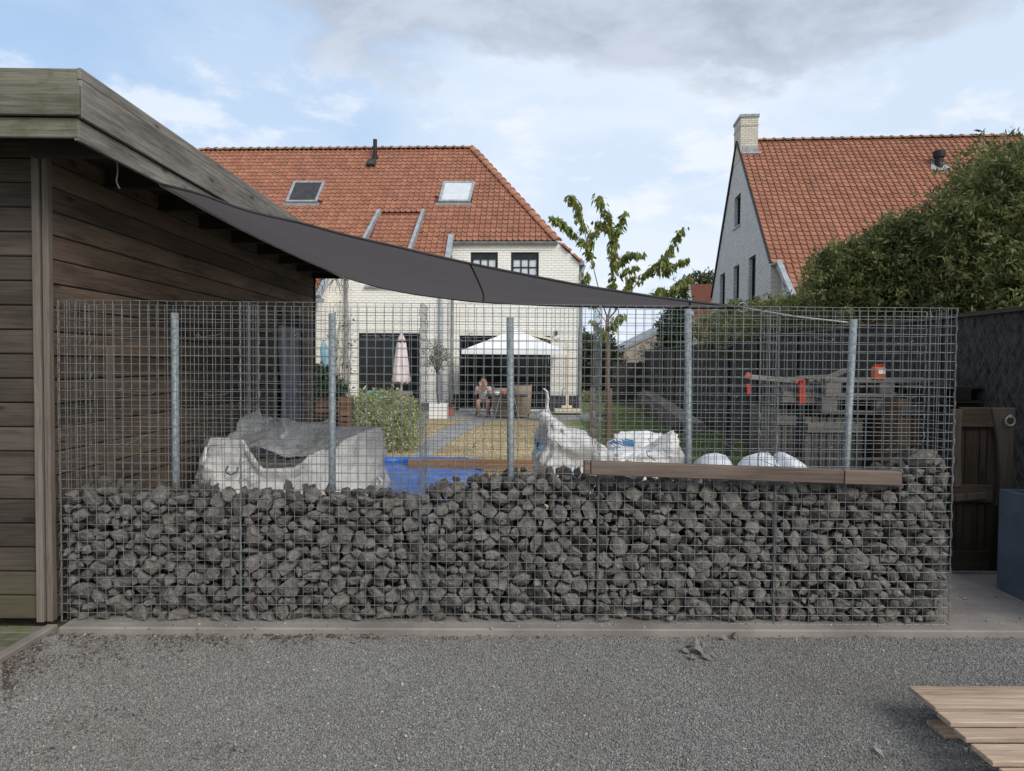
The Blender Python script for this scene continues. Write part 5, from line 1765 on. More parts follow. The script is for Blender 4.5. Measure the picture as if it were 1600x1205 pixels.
# far trees
def far_tree(label, loc, blobs, n, L_, W_, m, seed, r0=.1, cat='tree'):
    t = thing('garden_tree', label, cat, loc)
    crown(t, blobs, n, L_, W_, M[m], seed, rough=.4, shell=.7)
    limbs(t, loc, [V(b[0]) for b in blobs[:5]], r0, M['bark'], seed)
    return t
B = lambda px, py, Y, r_: (at(px, py, Y), (r_, r_, r_))
far_tree('leafy green tree beyond the clipped hedge, right beside the white house', (at(925, 580, 33).x, 33, 0),
         [B(912, 545, 33, .75), B(935, 550, 33, .7), B(950, 560, 33, .6), B(915, 565, 33, .7), B(935, 570, 32.6, .6), B(905, 530, 33.5, .5), B(948, 540, 33, .4), B(958, 570, 33, .5)], 9000, .17, .07, 'leaf_far', 31)
far_tree('dark dense tree standing left of the white gabled far house', (at(1058, 575, 36).x, 36, 0),
         [B(1058, 500, 36, .75), B(1052, 530, 36, .85), B(1062, 475, 36, .55), B(1050, 550, 36, .8), B(1040, 515, 36, .5), B(1066, 520, 36, .6), B(1064, 455, 36, .35)], 9000, .17, .07, 'leaf_box', 32)
far_tree('pale treetop showing above the orange far house', (at(1095, 575, 70).x, 70, 0),
         [B(1088, 440, 70, 1.0), B(1106, 442, 70, 1.1), B(1075, 447, 70, 1.0), B(1112, 450, 70, 1.2), B(1066, 450, 70, .9), B(1095, 470, 70, 1.6), B(1090, 500, 70, 2.0)], 8000, .3, .13, 'leaf_far', 33)
far_tree('leafless-looking thin young tree in front of the beige barn', (at(1022, 575, 34).x, 34, 0),
         [B(1015, 550, 34, .5), B(1028, 545, 34, .45), B(1035, 560, 34, .4), B(1008, 560, 34, .4)], 700, .15, .05, 'leaf_olive', 34, .05)
# clipped hedge
hd = thing('clipped_hedge', 'clipped dark green box hedge across the end of the garden', 'hedge', (at(950, 600, 29).x, 29, 0))
rs_ = np.random.RandomState(8)
x0, x1 = at(880, 590, 29).x, at(1004, 590, 29).x
ht = at(950, 579, 29).z
n = 16000
P_ = np.stack([x0 + (x1 - x0) * rs_.rand(n), 28.6 + .9 * rs_.rand(n) ** 2, ht * rs_.rand(n) ** .7], 1)
P_[: n // 3, 2] = ht + rs_.randn(n // 3) * .03
D = rs_.randn(n, 3) * .8 + np.array([0, -.6, .4])
leaves('foliage', P_, D, .085, .05, M['leaf_box'], hd, rs_)
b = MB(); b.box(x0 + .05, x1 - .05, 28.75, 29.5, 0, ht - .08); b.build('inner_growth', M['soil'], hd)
# light ground cover strip in front of the hedge
n = 2500
P_ = np.stack([x0 + (x1 - x0) * rs_.rand(n), 27.6 + .8 * rs_.rand(n), .35 * rs_.rand(n) ** 1.5], 1)
gc = leaves('border_plants', P_, rs_.randn(n, 3) * .6 + np.array([0, -.3, .8]), .12, .05, M['leaf_flower'], None, rs_)
tag(gc, kind='stuff')

# young cherry tree on two stakes
CT = 14.5
tb_ = gnd(950, 684)
CT = tb_.y
ch_ = thing('cherry_tree', 'young cherry tree with long drooping leaves, staked in the lawn behind the gabion', 'tree', (tb_.x, tb_.y, 0))
r = random.Random(12)
def pline(pts, jy=.25):
    o = []
    for i, (x, y) in enumerate(pts):
        o.append(at(x, y, CT + (r.uniform(-jy, jy) if i else 0)))
    return o
trunk = [at(950, 686, CT), at(949, 620, CT), at(950, 560, CT), at(948, 520, CT), at(950, 492, CT)]
b = MB(); b.tube(trunk, [.055, .05, .045, .04, .036], 9); b.build('trunk', M['plum_bark'], ch_, smooth=True)
br = [
    ([(950, 500), (940, 470), (930, 430), (922, 395), (917, 378)], .02),
    ([(917, 378), (905, 372), (890, 358), (878, 346), (862, 338)], .011),
    ([(917, 380), (912, 355), (904, 330), (896, 312), (890, 304)], .011),
    ([(917, 385), (925, 368), (931, 358)], .008),
    ([(950, 495), (958, 460), (958, 420), (960, 395), (958, 365), (948, 335), (940, 318), (935, 306)], .022),
    ([(958, 370), (968, 355), (974, 340), (977, 332)], .011),
    ([(958, 358), (945, 352), (933, 346)], .008),
    ([(958, 425), (970, 405), (982, 395), (1003, 396)], .010),
    ([(970, 430), (980, 420), (992, 415)], .008),
    ([(950, 500), (975, 470), (1000, 436), (1015, 420), (1035, 405), (1050, 385), (1062, 362), (1070, 354)], .018),
    ([(1008, 428), (1030, 424), (1050, 415), (1068, 406), (1075, 404)], .010),
    ([(1010, 424), (1025, 412), (1045, 408)], .007),
    ([(975, 475), (1010, 470), (1030, 462), (1050, 452), (1068, 440), (1078, 432)], .014),
    ([(1020, 468), (1028, 455), (1033, 447)], .008),
    ([(948, 505), (930, 480), (918, 455), (912, 440), (916, 425)], .012),
    ([(955, 480), (975, 455), (985, 440), (988, 428)], .010),
    ([(950, 530), (935, 510), (925, 500)], .008),
    ([(950, 520), (962, 500), (975, 490)], .008),
]
skips = [0.72, 0, 0.2, .3, .15, 0, 0, .2, .2, .42, .35, .4, .4, 0, .35, .2, .2, .2]
LP, LD = [], []
b = MB()
for (pts, r0), sk_ in zip(br, skips):
    q = pline(pts)
    b.tube(q, [.78 * r0 * (1 - .75 * i / (len(q) - 1)) for i in range(len(q))], 6)
    seg = [(q[i + 1] - q[i]).length for i in range(len(q) - 1)]
    tot = sum(seg)
    nl = int(tot * (1 - sk_) * 135) + 14
    for _ in range(nl):
        s = (sk_ + (1 - sk_) * r.random()) * tot
        # leaves gather in tufts along the branch
        s = min(tot, max(0, (round(s / .17) * .17) + r.gauss(0, .045)))
        i = 0
        while i < len(seg) - 1 and s > seg[i]: s -= seg[i]; i += 1
        p = q[i].lerp(q[i + 1], min(1, s / seg[i]))
        LP.append((p.x + r.gauss(0, .035), p.y + r.gauss(0, .06), p.z + r.gauss(0, .02)))
        LD.append((r.gauss(0, .42), r.gauss(0, .42), -1 + r.gauss(0, .35)))
b.build('branches', M['plum_bark'], ch_, smooth=True)
leaves('foliage', np.array(LP), np.array(LD), .145, .062, M['leaf_cherry'], ch_, np.random.RandomState(4))
for px, y0, y1, lb in ((925, 606, 692, 'left of the two wooden stakes holding the young cherry tree'), (951, 607, 700, 'right of the two wooden stakes holding the young cherry tree')):
    g0 = gnd(px, y1); tpz = at(px, y0, g0.y).z
    b = MB(); b.tube([(g0.x, g0.y, -.05), (g0.x, g0.y, tpz)], .05, 9)
    single(b.build('tree_stake', M['stake']), lb, 'stake', 'stakes of the young cherry tree')
b = MB(); a, c = at(926, 650, CT - .3), at(957, 651, CT - .3); b.bar(a, c, .02, .05); single(b.build('tree_tie', M['black']), 'black rubber tie strung between the stakes of the young cherry tree', 'tree tie')

# flowering shrub, planter, climbing plant near the shed
fs = thing('flowering_shrub', 'pale green bushy shrub full of small cream flowers beside the slatted planter', 'shrub', (gnd(592, 705).x, 12.6, 0))
bl = [B(575, 660, 12.5, .42), B(605, 655, 12.6, .45), B(628, 670, 12.4, .36), B(590, 685, 12.2, .45), B(560, 680, 12.3, .35), B(620, 690, 12.1, .35), B(555, 645, 12.6, .3), B(640, 645, 12.7, .25), B(590, 628, 12.8, .22), B(615, 622, 12.8, .16), B(570, 625, 12.8, .16)]
crown(fs, bl, 15000, .07, .022, M['leaf_flower'], 41, rough=.3, shell=.6, up=.8)
limbs(fs, (gnd(592, 705).x, 12.5, 0), [V(x[0]) for x in bl[:6]], .02, M['bark'], 9, 'stems')

pl = thing('slatted_planter', 'tall brown slatted wooden planter box beside the shed corner', 'planter', (at(530, 690, 12).x, 12, 0))
xa_, xb_ = at(531, 650, 11.8).x, at(548, 650, 11.8).x
zt_ = at(540, 621, 11.8).z
for k in range(9):
    z0 = .02 + k * (zt_ - .02) / 9
    b = MB(); b.box(xa_, xb_, 11.8, 11.82, z0, z0 + (zt_ - .02) / 9 - .025); b.build('slat', M['slat'], pl)
xl_ = at(488, 650, 12.2).x
for k in range(3):
    z0 = zt_ - .08 - k * .10
    b = MB(); b.box(xl_, xa_ - .002, 12.2, 12.22, z0, z0 + .075); b.build('slat', M['slat'], pl)
for x in (xa_ - .02, xb_ - .03):
    b = MB(); b.box(x, x + .045, 11.822, 11.865, 0, zt_); b.build('post', M['slat'], pl)
b = MB(); b.box(xl_, xb_, 11.87, 12.19, zt_ - .32, zt_ - .30); b.box(xl_, xb_ - .05, 12.24, 12.28, 0, zt_ - .02); b.build('liner', M['dark_plastic'], pl)
b = MB(); c0, c1 = at(494, 668, 11.4), at(514, 657, 11.6); b.bar(c0, c1, .10, .025)
single(b.build('loose_board', M['stake']), 'loose light brown board leaning in the dark gap by the planter', 'board')
ps = thing('planter_bush', 'dark green leafy bush growing out of the slatted planter at the house corner', 'bush', (at(508, 620, 12.3).x, 12.3, zt_ - .3))
crown(ps, [B(505, 600, 12.4, .2), B(515, 605, 12.3, .22), B(500, 585, 12.5, .16), B(522, 612, 12.3, .18)], 2600, .07, .03, M['leaf_box'], 43, rough=.3)
limbs(ps, at(510, 620, 12.35), [at(505, 595, 12.4), at(516, 600, 12.35), at(500, 582, 12.4)], .012, M['bark'], 2, 'stems')
cp = thing('climbing_plant', 'thin straggly climbing plant on the white house wall by the shed corner', 'climber', LH_loc)
r = random.Random(31)
cp.location = (at(520, 640, 21.4).x, 21.4, 0)
LPc, LDc = [], []
b = MB()
for k in range(12):
    px = 499 + 48 * r.random()
    Yw = LH.o.y
    q = []
    y0 = r.uniform(470, 560)
    for s in range(9):
        w_ = LH.plane(px + r.gauss(0, 2.2), 632 + (y0 - 632) * s / 8, 1, yw - .035)
        q.append(LH.r @ w_ + LH.o)
        for _ in range(3):
            if r.random() < .5: LPc.append((q[-1].x + r.gauss(0, .09), q[-1].y - .03 - abs(r.gauss(0, .04)), q[-1].z + r.gauss(0, .12))); LDc.append((r.gauss(0, 1), -.5, r.gauss(0, 1)))
    b.tube(q, [.010 - .0008 * i for i in range(9)], 4)
b.build('stems', M['vine'], cp)
leaves('foliage', np.array(LPc), np.array(LDc), .10, .06, M['leaf_far'], cp, np.random.RandomState(3))

# ================================================================== PATIO FURNITURE
# large white cantilever parasol
ms = thing('cantilever_parasol', 'large open white parasol hung from a cream mast on a wheeled base', 'parasol', gnd(886, 648))
my = gnd(886, 648).y
hub = at(805, 524, my - .2)
ctr_ = V((hub.x, my - .2, 0))
le, re_ = at(725, 547, my - .2), at(880, 551, my - .2)
hw = (re_.x - le.x) / 2; cxm = (re_.x + le.x) / 2
zb_ = (le.z + re_.z) / 2
cor = [V((cxm - hw, my - .2 - 1.2, zb_)), V((cxm + hw, my - .2 - 1.2, zb_)), V((cxm + hw, my + 1.0, zb_ + .02)), V((cxm - hw, my + 1.0, zb_ + .02))]
apx = V((cxm + .05, my - .1, zb_ + .62))
b = MB()
for i in range(4):
    a, c = cor[i], cor[(i + 1) % 4]
    b.add([a, c, apx], [(0, 1, 2)])
b.build('canopy', M['canopy'], ms)
b = MB()
for i in range(4):
    a, c = cor[i], cor[(i + 1) % 4]
    b.add([a, c, c + V((0, 0, -.10)), a + V((0, 0, -.10))], [(0, 1, 2, 3)])
b.build('valance', M['canopy'], ms)
for i in range(4):
    b = MB(); b.tube([apx + V((0, 0, -.04)), cor[i] + V((0, 0, -.02))], .012, 6); b.build('rib', M['cream'], ms)
mt = at(886, 530, my)
b = MB(); b.bar((gnd(886, 648).x, my, .1), (mt.x, my, zb_ + .30), .085, .085, up=V((0, 1, 0))); b.build('mast', M['cream'], ms, bevel=.01)
b = MB(); b.bar((mt.x, my, zb_ + .27), apx + V((0, 0, -.06)), .05, .06); b.build('arm', M['cream'], ms)
bx0, bx1 = at(866, 645, my).x, at(907, 645, my).x
b = MB(); b.box(bx0, bx1, my - .3, my + .3, .06, .17); b.box((bx0 + bx1) / 2 - .12 - .05, (bx0 + bx1) / 2 + .12, my - .1, my + .1, .17, .26); b.build('base', M['cream'], ms, bevel=.008)
for x in (bx0 + .06, bx1 - .06):
    for y in (my - .26, my + .26):
        b = MB(); b.tube([(x - .02, y, .032), (x + .02, y, .032)], .042, 10); b.build('castor', M['black'], ms)

# closed parasol
cpx = at(627, 600, 19.6)
cpz = at(627, 521, 19.6).z
pz = at(627, 600, 19.6).z
cpa = thing('closed_parasol', 'closed pale pink parasol standing upright before the left sliding door', 'parasol', (cpx.x, 19.6, 0))
b = MB()
n = 24
prof = [(.02, cpz), (.085, cpz - .14), (.10, cpz - .2), (.115, cpz - .34), (.15, cpz - .7), (.19, cpz - 1.1), (.215, pz + .10), (.19, pz + .04)]
for (r_, z) in prof:
    for k in range(n):
        a = 2 * math.pi * k / n
        q = r_ * (1 + .22 * math.sin(a * 6 + z) * min(1, r_ * 8))
        b.v.append(V((cpx.x + q * math.cos(a), 19.6 + q * math.sin(a), z + .03 * math.sin(a * 6))))
for i in range(len(prof) - 1):
    for k in range(n):
        k2 = (k + 1) % n; b.f.append((i * n + k, i * n + k2, (i + 1) * n + k2, (i + 1) * n + k))
b.build('folded_cloth', M['pink_cloth'], cpa, smooth=True)
b = MB(); b.tube([(cpx.x, 19.6, 0), (cpx.x, 19.6, cpz + .08)], .022, 8); b.build('pole', M['cream'], cpa)
b = MB(); b.lathe((cpx.x, 19.6, 0), [(.0, 0), (.24, 0), (.24, .06), (.05, .10), (.05, .3), (0, .3)], 14); b.build('base', M['dark_plastic'], cpa)
b = MB(); b.lathe((cpx.x, 19.6, cpz - .24), [(.115, 0), (.12, .02), (.115, .04)], 12); b.build('strap', M['black'], cpa)

# teal folded parasol leaning at the shed corner
tp = thing('folded_parasol', 'faded teal folded parasol leaning on the white wall near the shed corner', 'parasol', (at(512, 615, 14).x, 14, 0))
b = MB(); a, c = at(505, 536, 14), at(514, 598, 13.8)
b.tube([a, a.lerp(c, .15), a.lerp(c, .5), a.lerp(c, .9), c], [.03, .08, .10, .115, .07], 9); b.build('folded_cloth', M['teal'], tp, smooth=True)
b = MB(); b.tube([a + V((-.0, 0, .05)), c, V((c.x + .08, 13.7, 0))], .018, 6); b.build('pole', M['post'], tp)

# olive in a white cube
oy = 19.2
ol = thing('olive_planter', 'white cube planter on the lawn edge', 'planter', (at(684, 653, oy).x, oy, 0))
x0, x1 = at(670, 650, oy - .22).x, at(698.5, 650, oy - .22).x; zt_ = at(684, 631, oy - .2).z
b = MB()
b.box(x0, x1, oy - .24, oy - .215, 0, zt_); b.box(x0, x1, oy + .215, oy + .24, 0, zt_); b.box(x0, x0 + .025, oy - .215, oy + .215, 0, zt_); b.box(x1 - .025, x1, oy - .215, oy + .215, 0, zt_)
b.build('box', M['white_paint'], ol)
b = MB(); b.box(x0 + .026, x1 - .026, oy - .214, oy + .214, .05, zt_ - .05); b.build('soil', M['soil'], ol)
ot = thing('olive_tree', 'small thin olive tree in the white cube planter', 'tree', ((x0 + x1) / 2, oy, zt_ - .05))
b = MB(); q = [((x0 + x1) / 2, oy, zt_ - .06), at(683, 610, oy), at(683, 585, oy)]; b.tube(q, [.03, .026, .022], 7)
for px, py in ((672, 560), (683, 552), (695, 562), (678, 545), (690, 545)): b.tube([q[2], at((683 + px) / 2, (575 + py) / 2, oy + rnd.uniform(-.1, .1)), at(px, py, oy + rnd.uniform(-.2, .2))], [.016, .011, .005], 5)
b.build('trunk', M['bark'], ot, smooth=True)
crown(ot, [B(683, 552, oy, .3), B(674, 565, oy, .24), B(694, 563, oy, .24), B(683, 570, oy, .26), B(680, 540, oy, .18), B(697, 548, oy, .15), B(670, 550, oy, .14)], 1500, .075, .018, M['leaf_olive'], 51, rough=.5, shell=.9)
# red pot with plant
rp_ = thing('terracotta_pot', 'small red pot plant beside the white cube planter', 'pot plant', (at(703, 642, 19.8).x, 19.8, 0))
b = MB(); b.lathe((at(703, 642, 19.8).x, 19.8, .01), [(0, 0), (.09, 0), (.13, .22), (.145, .22), (.145, .25), (.11, .25), (.10, .2), (0, .2)], 14); b.build('pot', M['terracotta'], rp_)
crown(rp_, [(at(702, 632, 19.8), (.13, .13, .12))], 400, .07, .03, M['litter'], 53, shell=.8)
# turquoise tub and stone bench behind the flowering shrub
b = MB(); a, c = at(572, 622, 15.5), at(597, 611, 15.5); b.box(a.x, c.x, 15.5, 15.9, a.z - .3, c.z)
tb2 = b.build('tub', M['turquoise'], None, bevel=.03)
single(tb2, 'turquoise plastic tub raised behind the flowering shrub', 'tub')
tq = thing('garden_bench', 'low pale stone bench behind the flowering shrub', 'bench', (at(628, 640, 16).x, 16, 0))
a, c = at(612, 618, 16), at(641, 613, 16); b = MB(); b.box(a.x, c.x, 16, 16.45, c.z - .07, c.z); b.build('seat', M['concrete'], tq, bevel=.01)
for x in (a.x + .05, c.x - .12): b = MB(); b.box(x, x + .07, 16.05, 16.4, 0, c.z - .071); b.build('leg', M['concrete'], tq)
b = MB(); b.box(tb2.location.x - .2, tb2.location.x + .2, 15.52, 15.88, 0, tb2.location.z - .002)
single(b.build('stand', M['dark_plastic'], None, bevel=.01), 'dark block under the turquoise tub', 'stand')

# table, wicker chairs, cups, person, sun chair
ty = 18.75
tbz = at(790, 617, ty).z
tbl = thing('garden_table', 'dark topped garden table with splayed thin legs on the patio', 'table', (at(788, 650, ty).x, ty, 0))
x0, x1 = at(760, 617, ty).x, at(824, 617, ty).x
b = MB(); b.box(x0, x1, ty - .4, ty + .4, tbz - .035, tbz); b.build('tabletop', M['dark_plastic'], tbl, bevel=.008)
for (xa2, xb2) in ((at(781, 620, ty).x, at(772, 650, ty).x), (at(803, 620, ty).x, at(811, 650, ty).x)):
    for y in (ty - .38, ty + .3):
        b = MB(); b.tube([(xa2, y, tbz - .036), (xb2, y - .02, 0.01)], .013, 6); b.build('leg', M['post'], tbl)
def tub_chair(label, cx_, cy_, w_, hgt):
    t = thing('wicker_chair', label, 'chair', (cx_, cy_, 0), group='wicker tub chairs at the patio table')
    b = MB(); k = 12
    for z, q in ((.08, .92), (hgt * .6, 1.0), (hgt, 1.06)):
        for rr_ in (1.0, .84):
            for i in range(k + 1):
                a = math.pi * 1.0 + math.pi * i / k
                b.v.append(V((cx_ + math.cos(a) * w_ / 2 * q * rr_, cy_ + math.sin(a) * w_ / 2 * q * rr_, z + (.03 if i in (0, k) else 0))))
    m_ = k + 1
    for l in range(2):
        for i in range(k):
            o_ = l * 2 * m_
            b.f += [(o_ + i, o_ + i + 1, o_ + 2 * m_ + i + 1, o_ + 2 * m_ + i), (o_ + m_ + i + 1, o_ + m_ + i, o_ + 3 * m_ + i, o_ + 3 * m_ + i + 1)]
    o_ = 4 * m_
    for i in range(k): b.f.append((o_ + i, o_ + i + 1, o_ + m_ + i + 1, o_ + m_ + i))
    b.build('backrest', M['wicker'], t, smooth=True)
    b = MB(); b.box(cx_ - w_ * .36, cx_ + w_ * .36, cy_ - w_ * .3, cy_ + w_ * .45, .12, .40); b.build('seat', M['wicker'], t, bevel=.03)
    for sx in (-1, 1):
        for sy in (-1, 1): b = MB(); b.box(cx_ + sx * w_ * .32 - .02, cx_ + sx * w_ * .32 + .02, cy_ + sy * w_ * .28 - .02, cy_ + sy * w_ * .28 + .02, 0, .12); b.build('leg', M['black'], t)
    return t
tub_chair('left brown wicker tub chair with its back to the lawn, at the patio table', at(786, 640, 19.0).x, 19.45, .56, .80)
tub_chair('right brown wicker tub chair at the patio table, half behind the steel post', at(816, 640, 19.1).x, 19.5, .50, .86)
for px, m_, nm, lb, s in ((785, 'red', 'cup', 'red cup standing on the patio table', .045), (776, 'label', 'bowl', 'white bowl on the patio table', .08), (791, 'orange', 'bottle', 'small orange bottle on the patio table', .03)):
    b = MB(); b.lathe((at(px, 617, ty - .2).x, ty - .2, tbz), [(0, 0), (s * .8, 0), (s, .10), (s * .85, .10), (0, .03)], 12); single(b.build(nm, M[m_], None, smooth=True), lb, nm)

sc_ = thing('sun_chair', 'white tubular garden chair with a curved sling seat, seen from the side on the patio', 'chair', (at(862, 650, 18.6).x, 18.6, 0))
q = [at(x, y, 18.5) for x, y in ((850, 608), (854, 611), (856, 622), (855, 632), (856, 640), (862, 652))]
for dy in (-.25, .25):
    b = MB(); b.tube([V((p.x, 18.5 + dy, max(p.z, .01))) for p in q], .022, 8); b.tube([V((q[3].x, 18.5 + dy, q[3].z)), V((q[3].x - .08, 18.5 + dy, .01))], .018, 6); b.build('frame', M['white_paint'], sc_, smooth=True)
b = MB()
for i in range(len(q) - 1): b.add([V((q[i].x, 18.27, q[i].z)), V((q[i].x, 18.73, q[i].z)), V((q[i + 1].x, 18.73, max(q[i + 1].z, .05))), V((q[i + 1].x, 18.27, max(q[i + 1].z, .05)))], [(0, 1, 2, 3)])
b.build('sling', M['canopy'], sc_, smooth=True)

# seated person: one skinned body; hair and clothes as parts
def skin_mesh(name, chains, m, parent, sub=2):
    """chains: list of [(point, radius), ...]; the first point of a later chain is welded to a point already used when equal."""
    vs, es, rs2 = [], [], []
    def idx(p, r_):
        for i, q in enumerate(vs):
            if (q - V(p)).length < 1e-5: return i
        vs.append(V(p)); rs2.append(r_); return len(vs) - 1
    for ch in chains:
        prev = None
        for p, r_ in ch:
            i = idx(p, r_)
            if prev is not None and i != prev: es.append((prev, i))
            prev = i
    me = bpy.data.meshes.new(name)
    off = wloc(parent)
    me.from_pydata([p - off for p in vs], es, [])
    o = bpy.data.objects.new(name, me); C.objects.link(o); o.parent = parent
    sk2 = o.modifiers.new('skin', 'SKIN')
    sk2.use_smooth_shade = True
    for i, d in enumerate(me.skin_vertices[0].data):
        d.radius = (rs2[i], rs2[i]); d.use_root = (i == 0)
    sb2 = o.modifiers.new('sub', 'SUBSURF'); sb2.levels = sub; sb2.render_levels = sub
    dg = bpy.context.evaluated_depsgraph_get()
    nm = bpy.data.meshes.new_from_object(o.evaluated_get(dg))
    o.modifiers.clear(); o.data = nm
    nm.materials.clear(); nm.materials.append(m)
    nm.polygons.foreach_set('use_smooth', [True] * len(nm.polygons))
    return o

py_ = 19.9
pxm = at(755, 640, py_).x
Z0 = .012
pn = thing('person', 'person in a light top seated at the patio table, hands raised to the face', 'person', (pxm, py_, 0))
pelv = V((pxm, py_ + .12, .40))
def PP(dx, dy, z): return V((pxm + dx, py_ + dy, z))
ch1 = [(pelv, .115), (PP(0, .12, .52), .11), (PP(0, .08, .64), .12), (PP(0.0, .03, .76), .115), (PP(0, -.02, .825), .055), (PP(0, -.05, .87), .05), (PP(0, -.085, .925), .082), (PP(0, -.085, .99), .078), (PP(0, -.07, 1.03), .045)]
chains = [ch1]
for s in (-1, 1):
    shd, elb, wri = PP(s * .165, .03, .755), PP(s * .205, -.14, .60), PP(s * .085, -.235, .80)
    chains.append([(PP(0.0, .03, .76), .115), (shd, .062), (shd.lerp(elb, .5), .046), (elb, .040), (elb.lerp(wri, .45), .036), (wri, .024), (wri + V((-s * .008, 0, .035)), .028), (wri + V((-s * .012, .004, .07)), .030)])
    palm = wri + V((-s * .012, .004, .07))
    for k, (o_, ln) in enumerate(((-.030, .062), (-.010, .072), (.010, .068), (.029, .055))):
        f0 = palm + V((o_, 0, .02)); chains.append([(palm, .030), (f0, .0105), (f0 + V((0, .012, ln * .5)), .0095), (f0 + V((-s * .004, .035, ln * .85)), .008)])
    th = wri + V((-s * .012, .0, .035)); chains.append([(wri + V((-s * .008, 0, .035)), .028), (wri + V((-s * .045, .008, .055)), .011), (wri + V((-s * .058, .018, .085)), .009)])
    hip, kne, ank = PP(s * .095, .10, .39), PP(s * .13, -.30, .43), PP(s * .11, -.26, .075 + Z0)
    chains.append([(pelv, .115), (hip, .088), (hip.lerp(kne, .5), .075), (kne, .056), (kne.lerp(ank, .35), .056), (ank, .034), (PP(s * .115, -.30, .035 + Z0), .033), (PP(s * .125, -.41, .024 + Z0), .026)])
skin_mesh('body', chains, M['skin'], pn, 2)
# face: nose, eyes, mouth, ears
b = MB(); b.lathe(PP(0, -.172, .945), [(0, .03), (.010, .01), (.013, -.012), (0, -.018)], 8); b.build('nose', M['skin'], pn, smooth=True)
for s in (-1, 1):
    b = MB(); b.lathe(PP(s * .03, -.158, .968), [(0, -.009), (.011, 0), (0, .009)], 8); b.build('eye', M['black'], pn, smooth=True)
    b = MB(); b.lathe(PP(s * .083, -.08, .95), [(0, -.03), (.014, -.01), (.016, .015), (0, .03)], 8); b.build('ear', M['skin'], pn, smooth=True)
b = MB(); b.bar(PP(-.022, -.163, .905), PP(.022, -.163, .905), .008, .009); b.build('mouth', M['terracotta'], pn)
skin_mesh('hair', [[(PP(0, -.045, 1.03), .066), (PP(0, -.03, .985), .088), (PP(0, -.02, .93), .078), (PP(.02, .0, .87), .055), (PP(.03, .02, .81), .04)], [(PP(0, -.045, 1.03), .066), (PP(0.01, -.11, 1.035), .05)]], M['hair'], pn, 2)
skin_mesh('top', [[(PP(0, .12, .44), .128), (PP(0, .12, .52), .124), (PP(0, .08, .64), .132), (PP(0, .035, .75), .128)], [(PP(0, .035, .75), .128), (PP(-.165, .032, .757), .072), (PP(-.188, -.05, .69), .062)], [(PP(0, .035, .75), .128), (PP(.165, .032, .757), .072), (PP(.188, -.05, .69), .062)]], M['shirt'], pn, 2)
skin_mesh('shorts', [[(PP(0, .125, .42), .126), (PP(0, .12, .46), .124)]] + [[(PP(0, .125, .42), .126), (PP(s * .097, .09, .395), .098), (PP(s * .115, -.10, .415), .088)] for s in (-1, 1)], M['shorts'], pn, 2)
st_ = thing('low_stool', 'low dark garden stool under the seated person', 'stool', (pxm, py_ + .12, 0))
b = MB(); b.box(pxm - .2, pxm + .2, py_ - .05, py_ + .32, .27, .30); b.build('seat', M['dark_plastic'], st_, bevel=.006)
for sx in (-.17, .17):
    for sy in (-.01, .28): b = MB(); b.box(pxm + sx - .018, pxm + sx + .018, py_ + sy - .018, py_ + sy + .018, .0, .27); b.build('leg', M['dark_plastic'], st_)

